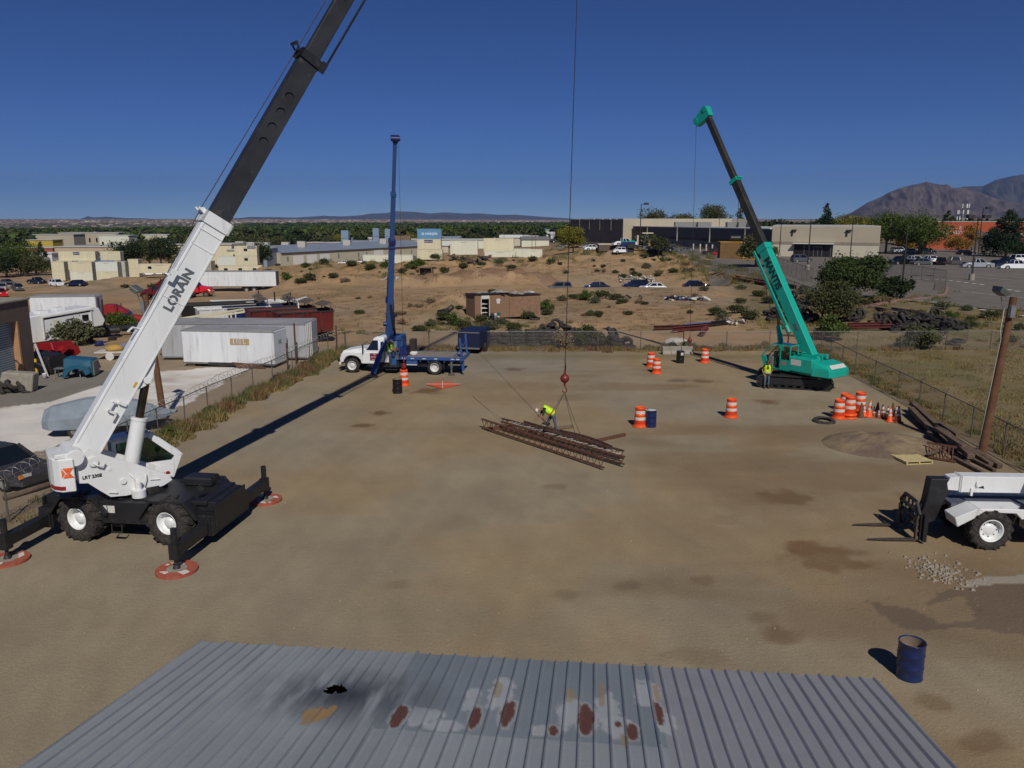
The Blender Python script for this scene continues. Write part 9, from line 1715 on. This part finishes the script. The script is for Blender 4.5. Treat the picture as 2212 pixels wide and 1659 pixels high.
# ================================================================ mountains
def ridge(name, label, prof, zc, depth, c1, c2, rough, seed, zbase=0., nx=420, ny=60):
    xs = np.linspace(prof[0][0], prof[-1][0], nx); yy = np.interp(xs, [p[0] for p in prof], [p[1] for p in prof]); hgt = (HZ-yy)*zc*CP/FP; U, T_ = np.meshgrid(xs, np.linspace(-1, 1, ny)); Hh = np.repeat(hgt[None, :], ny, 0)
    D = zc*(1+T_*depth); X = (U-CX)/FP*D; Y = (D-H*SP)/CP; sh_ = np.clip(1-np.abs(T_)**1.25, 0, 1); gul = 1-rough*np.abs(fbm(U/26.+T_*1.5, T_*2.2+U/90., 5, seed)-.5)*2*(1-np.abs(T_))**0*np.clip(np.abs(T_)*2.2, 0, 1)
    Z = H+Hh*sh_*gul*(1+T_*depth*np.clip(T_, 0, 1))-(np.abs(T_) > .98)*120+zbase; me = grid_mesh(name, np.stack([X.ravel(), Y.ravel(), Z.ravel()], 1), ny, nx); k = np.clip((fbm(U/18., T_*5, 5, seed+5)-.35)*3, 0, 1).ravel()[:, None]
    add_color(me, np.array(c1)*(1-k)+np.array(c2)*k); m = tint_mat(name+'_rock', .95, .2, .004, .03, 0, False); me.materials.append(m); o = bpy.data.objects.new(name, me); col.objects.link(o); tag(o, label, kind='structure')
ridge('mountain', 'rocky purple brown mountain rising at the right edge', [(1790, 475), (1810, 470), (1840, 458), (1870, 438), (1900, 424), (1918, 414), (1926, 411), (1945, 404), (1962, 400), (1978, 397), (1993, 393), (2010, 397), (2028, 399), (2038, 398), (2050, 406), (2062, 405), (2085, 407), (2110, 416), (2150, 430), (2200, 440), (2260, 455), (2340, 472)], 8200, .16, (.065, .047, .045), (.13, .098, .085), .55, 11)
ridge('mountain', 'higher blue forested ridge behind the rocky mountain at the right', [(1980, 474), (2040, 412), (2075, 403), (2115, 402), (2140, 389), (2170, 382), (2212, 375), (2260, 366), (2330, 362), (2480, 390)], 11500, .14, (.035, .036, .042), (.075, .064, .06), .4, 13)
ridge('mountain', 'low blue mountain range along the horizon', [(395, 475), (420, 473), (520, 471), (540, 468.5), (600, 469), (640, 470), (700, 466), (740, 467.5), (783, 464.5), (800, 461.5), (835, 460), (857, 456), (898, 458), (930, 461), (960, 458.5), (1000, 461), (1040, 461), (1075, 464), (1110, 463.5), (1170, 468), (1219, 471), (1260, 474)], 19500, .07, (.07, .075, .09), (.10, .10, .11), .3, 15)
ridge('mountain', 'small blue hill on the horizon at the left', [(165, 475), (180, 471), (190, 467), (203, 469.5), (230, 468), (270, 471), (320, 472), (345, 475)], 19800, .05, (.07, .075, .09), (.10, .10, .11), .3, 17)
w = bpy.data.worlds.new('World'); bpy.context.scene.world = w; w.use_nodes = True
sky = w.node_tree.nodes.new('ShaderNodeTexSky'); sky.sky_type = 'NISHITA'; sky.sun_disc = False
SUN_EL, SUN_AZ = 42., 168.      # compass: Y is north, the sun stands behind the camera to the right
sky.sun_elevation = rad(SUN_EL); sky.sun_rotation = rad(SUN_AZ); sky.altitude = 3000; sky.air_density = .6; sky.dust_density = 0; sky.ozone_density = 7
hsv = w.node_tree.nodes.new('ShaderNodeHueSaturation'); hsv.inputs['Saturation'].default_value = SAT; hsv.inputs['Hue'].default_value = .511; w.node_tree.links.new(sky.outputs[0], hsv.inputs['Color']); w.node_tree.links.new(hsv.outputs[0], w.node_tree.nodes['Background'].inputs[0]); w.node_tree.nodes['Background'].inputs[1].default_value = SKY
sl = bpy.data.lights.new('sun', 'SUN'); sl.energy = SUNP; sl.angle = rad(.53); sl.color = (1, .95, .87)
so = bpy.data.objects.new('sun', sl); col.objects.link(so)
sd = Vector((math.sin(rad(SUN_AZ))*math.cos(rad(SUN_EL)), math.cos(rad(SUN_AZ))*math.cos(rad(SUN_EL)), math.sin(rad(SUN_EL))))
so.rotation_euler = sd.to_track_quat('Z', 'Y').to_euler(); so.location = (0, -20, 60)
if HAZE:
    hb = MB(); hb.box(-21000, 21000, -60, 25000, -60, 1200)
    hm = bpy.data.materials.new('air'); hm.use_nodes = True; nt = hm.node_tree; nt.nodes.clear()
    pv = nt.nodes.new('ShaderNodeVolumePrincipled'); pv.inputs['Color'].default_value = (.36, .56, 1, 1); pv.inputs['Density'].default_value = HAZE
    pv.inputs['Anisotropy'].default_value = .2
    ou = nt.nodes.new('ShaderNodeOutputMaterial'); nt.links.new(pv.outputs[0], ou.inputs['Volume'])
    tag(hb.build('haze', hm), 'thin haze in the air', kind='stuff')
cam = bpy.data.cameras.new('camera'); cam.lens = FP/2212*36; cam.sensor_width = 36; cam.clip_end = 60000; cam.clip_start = .3
co = bpy.data.objects.new('camera', cam); col.objects.link(co); co.location = (0, 0, H); co.rotation_euler = (math.pi/2-PIT, 0, 0)
sc = bpy.context.scene; sc.camera = co
sc.view_settings.view_transform = 'Standard'; sc.view_settings.look = 'None'; sc.view_settings.gamma = 1; sc.view_settings.exposure = EXPO
sc.cycles.volume_bounces = 0; sc.cycles.max_bounces = 6; sc.cycles.transparent_max_bounces = 24; sc.cycles.use_denoising = True
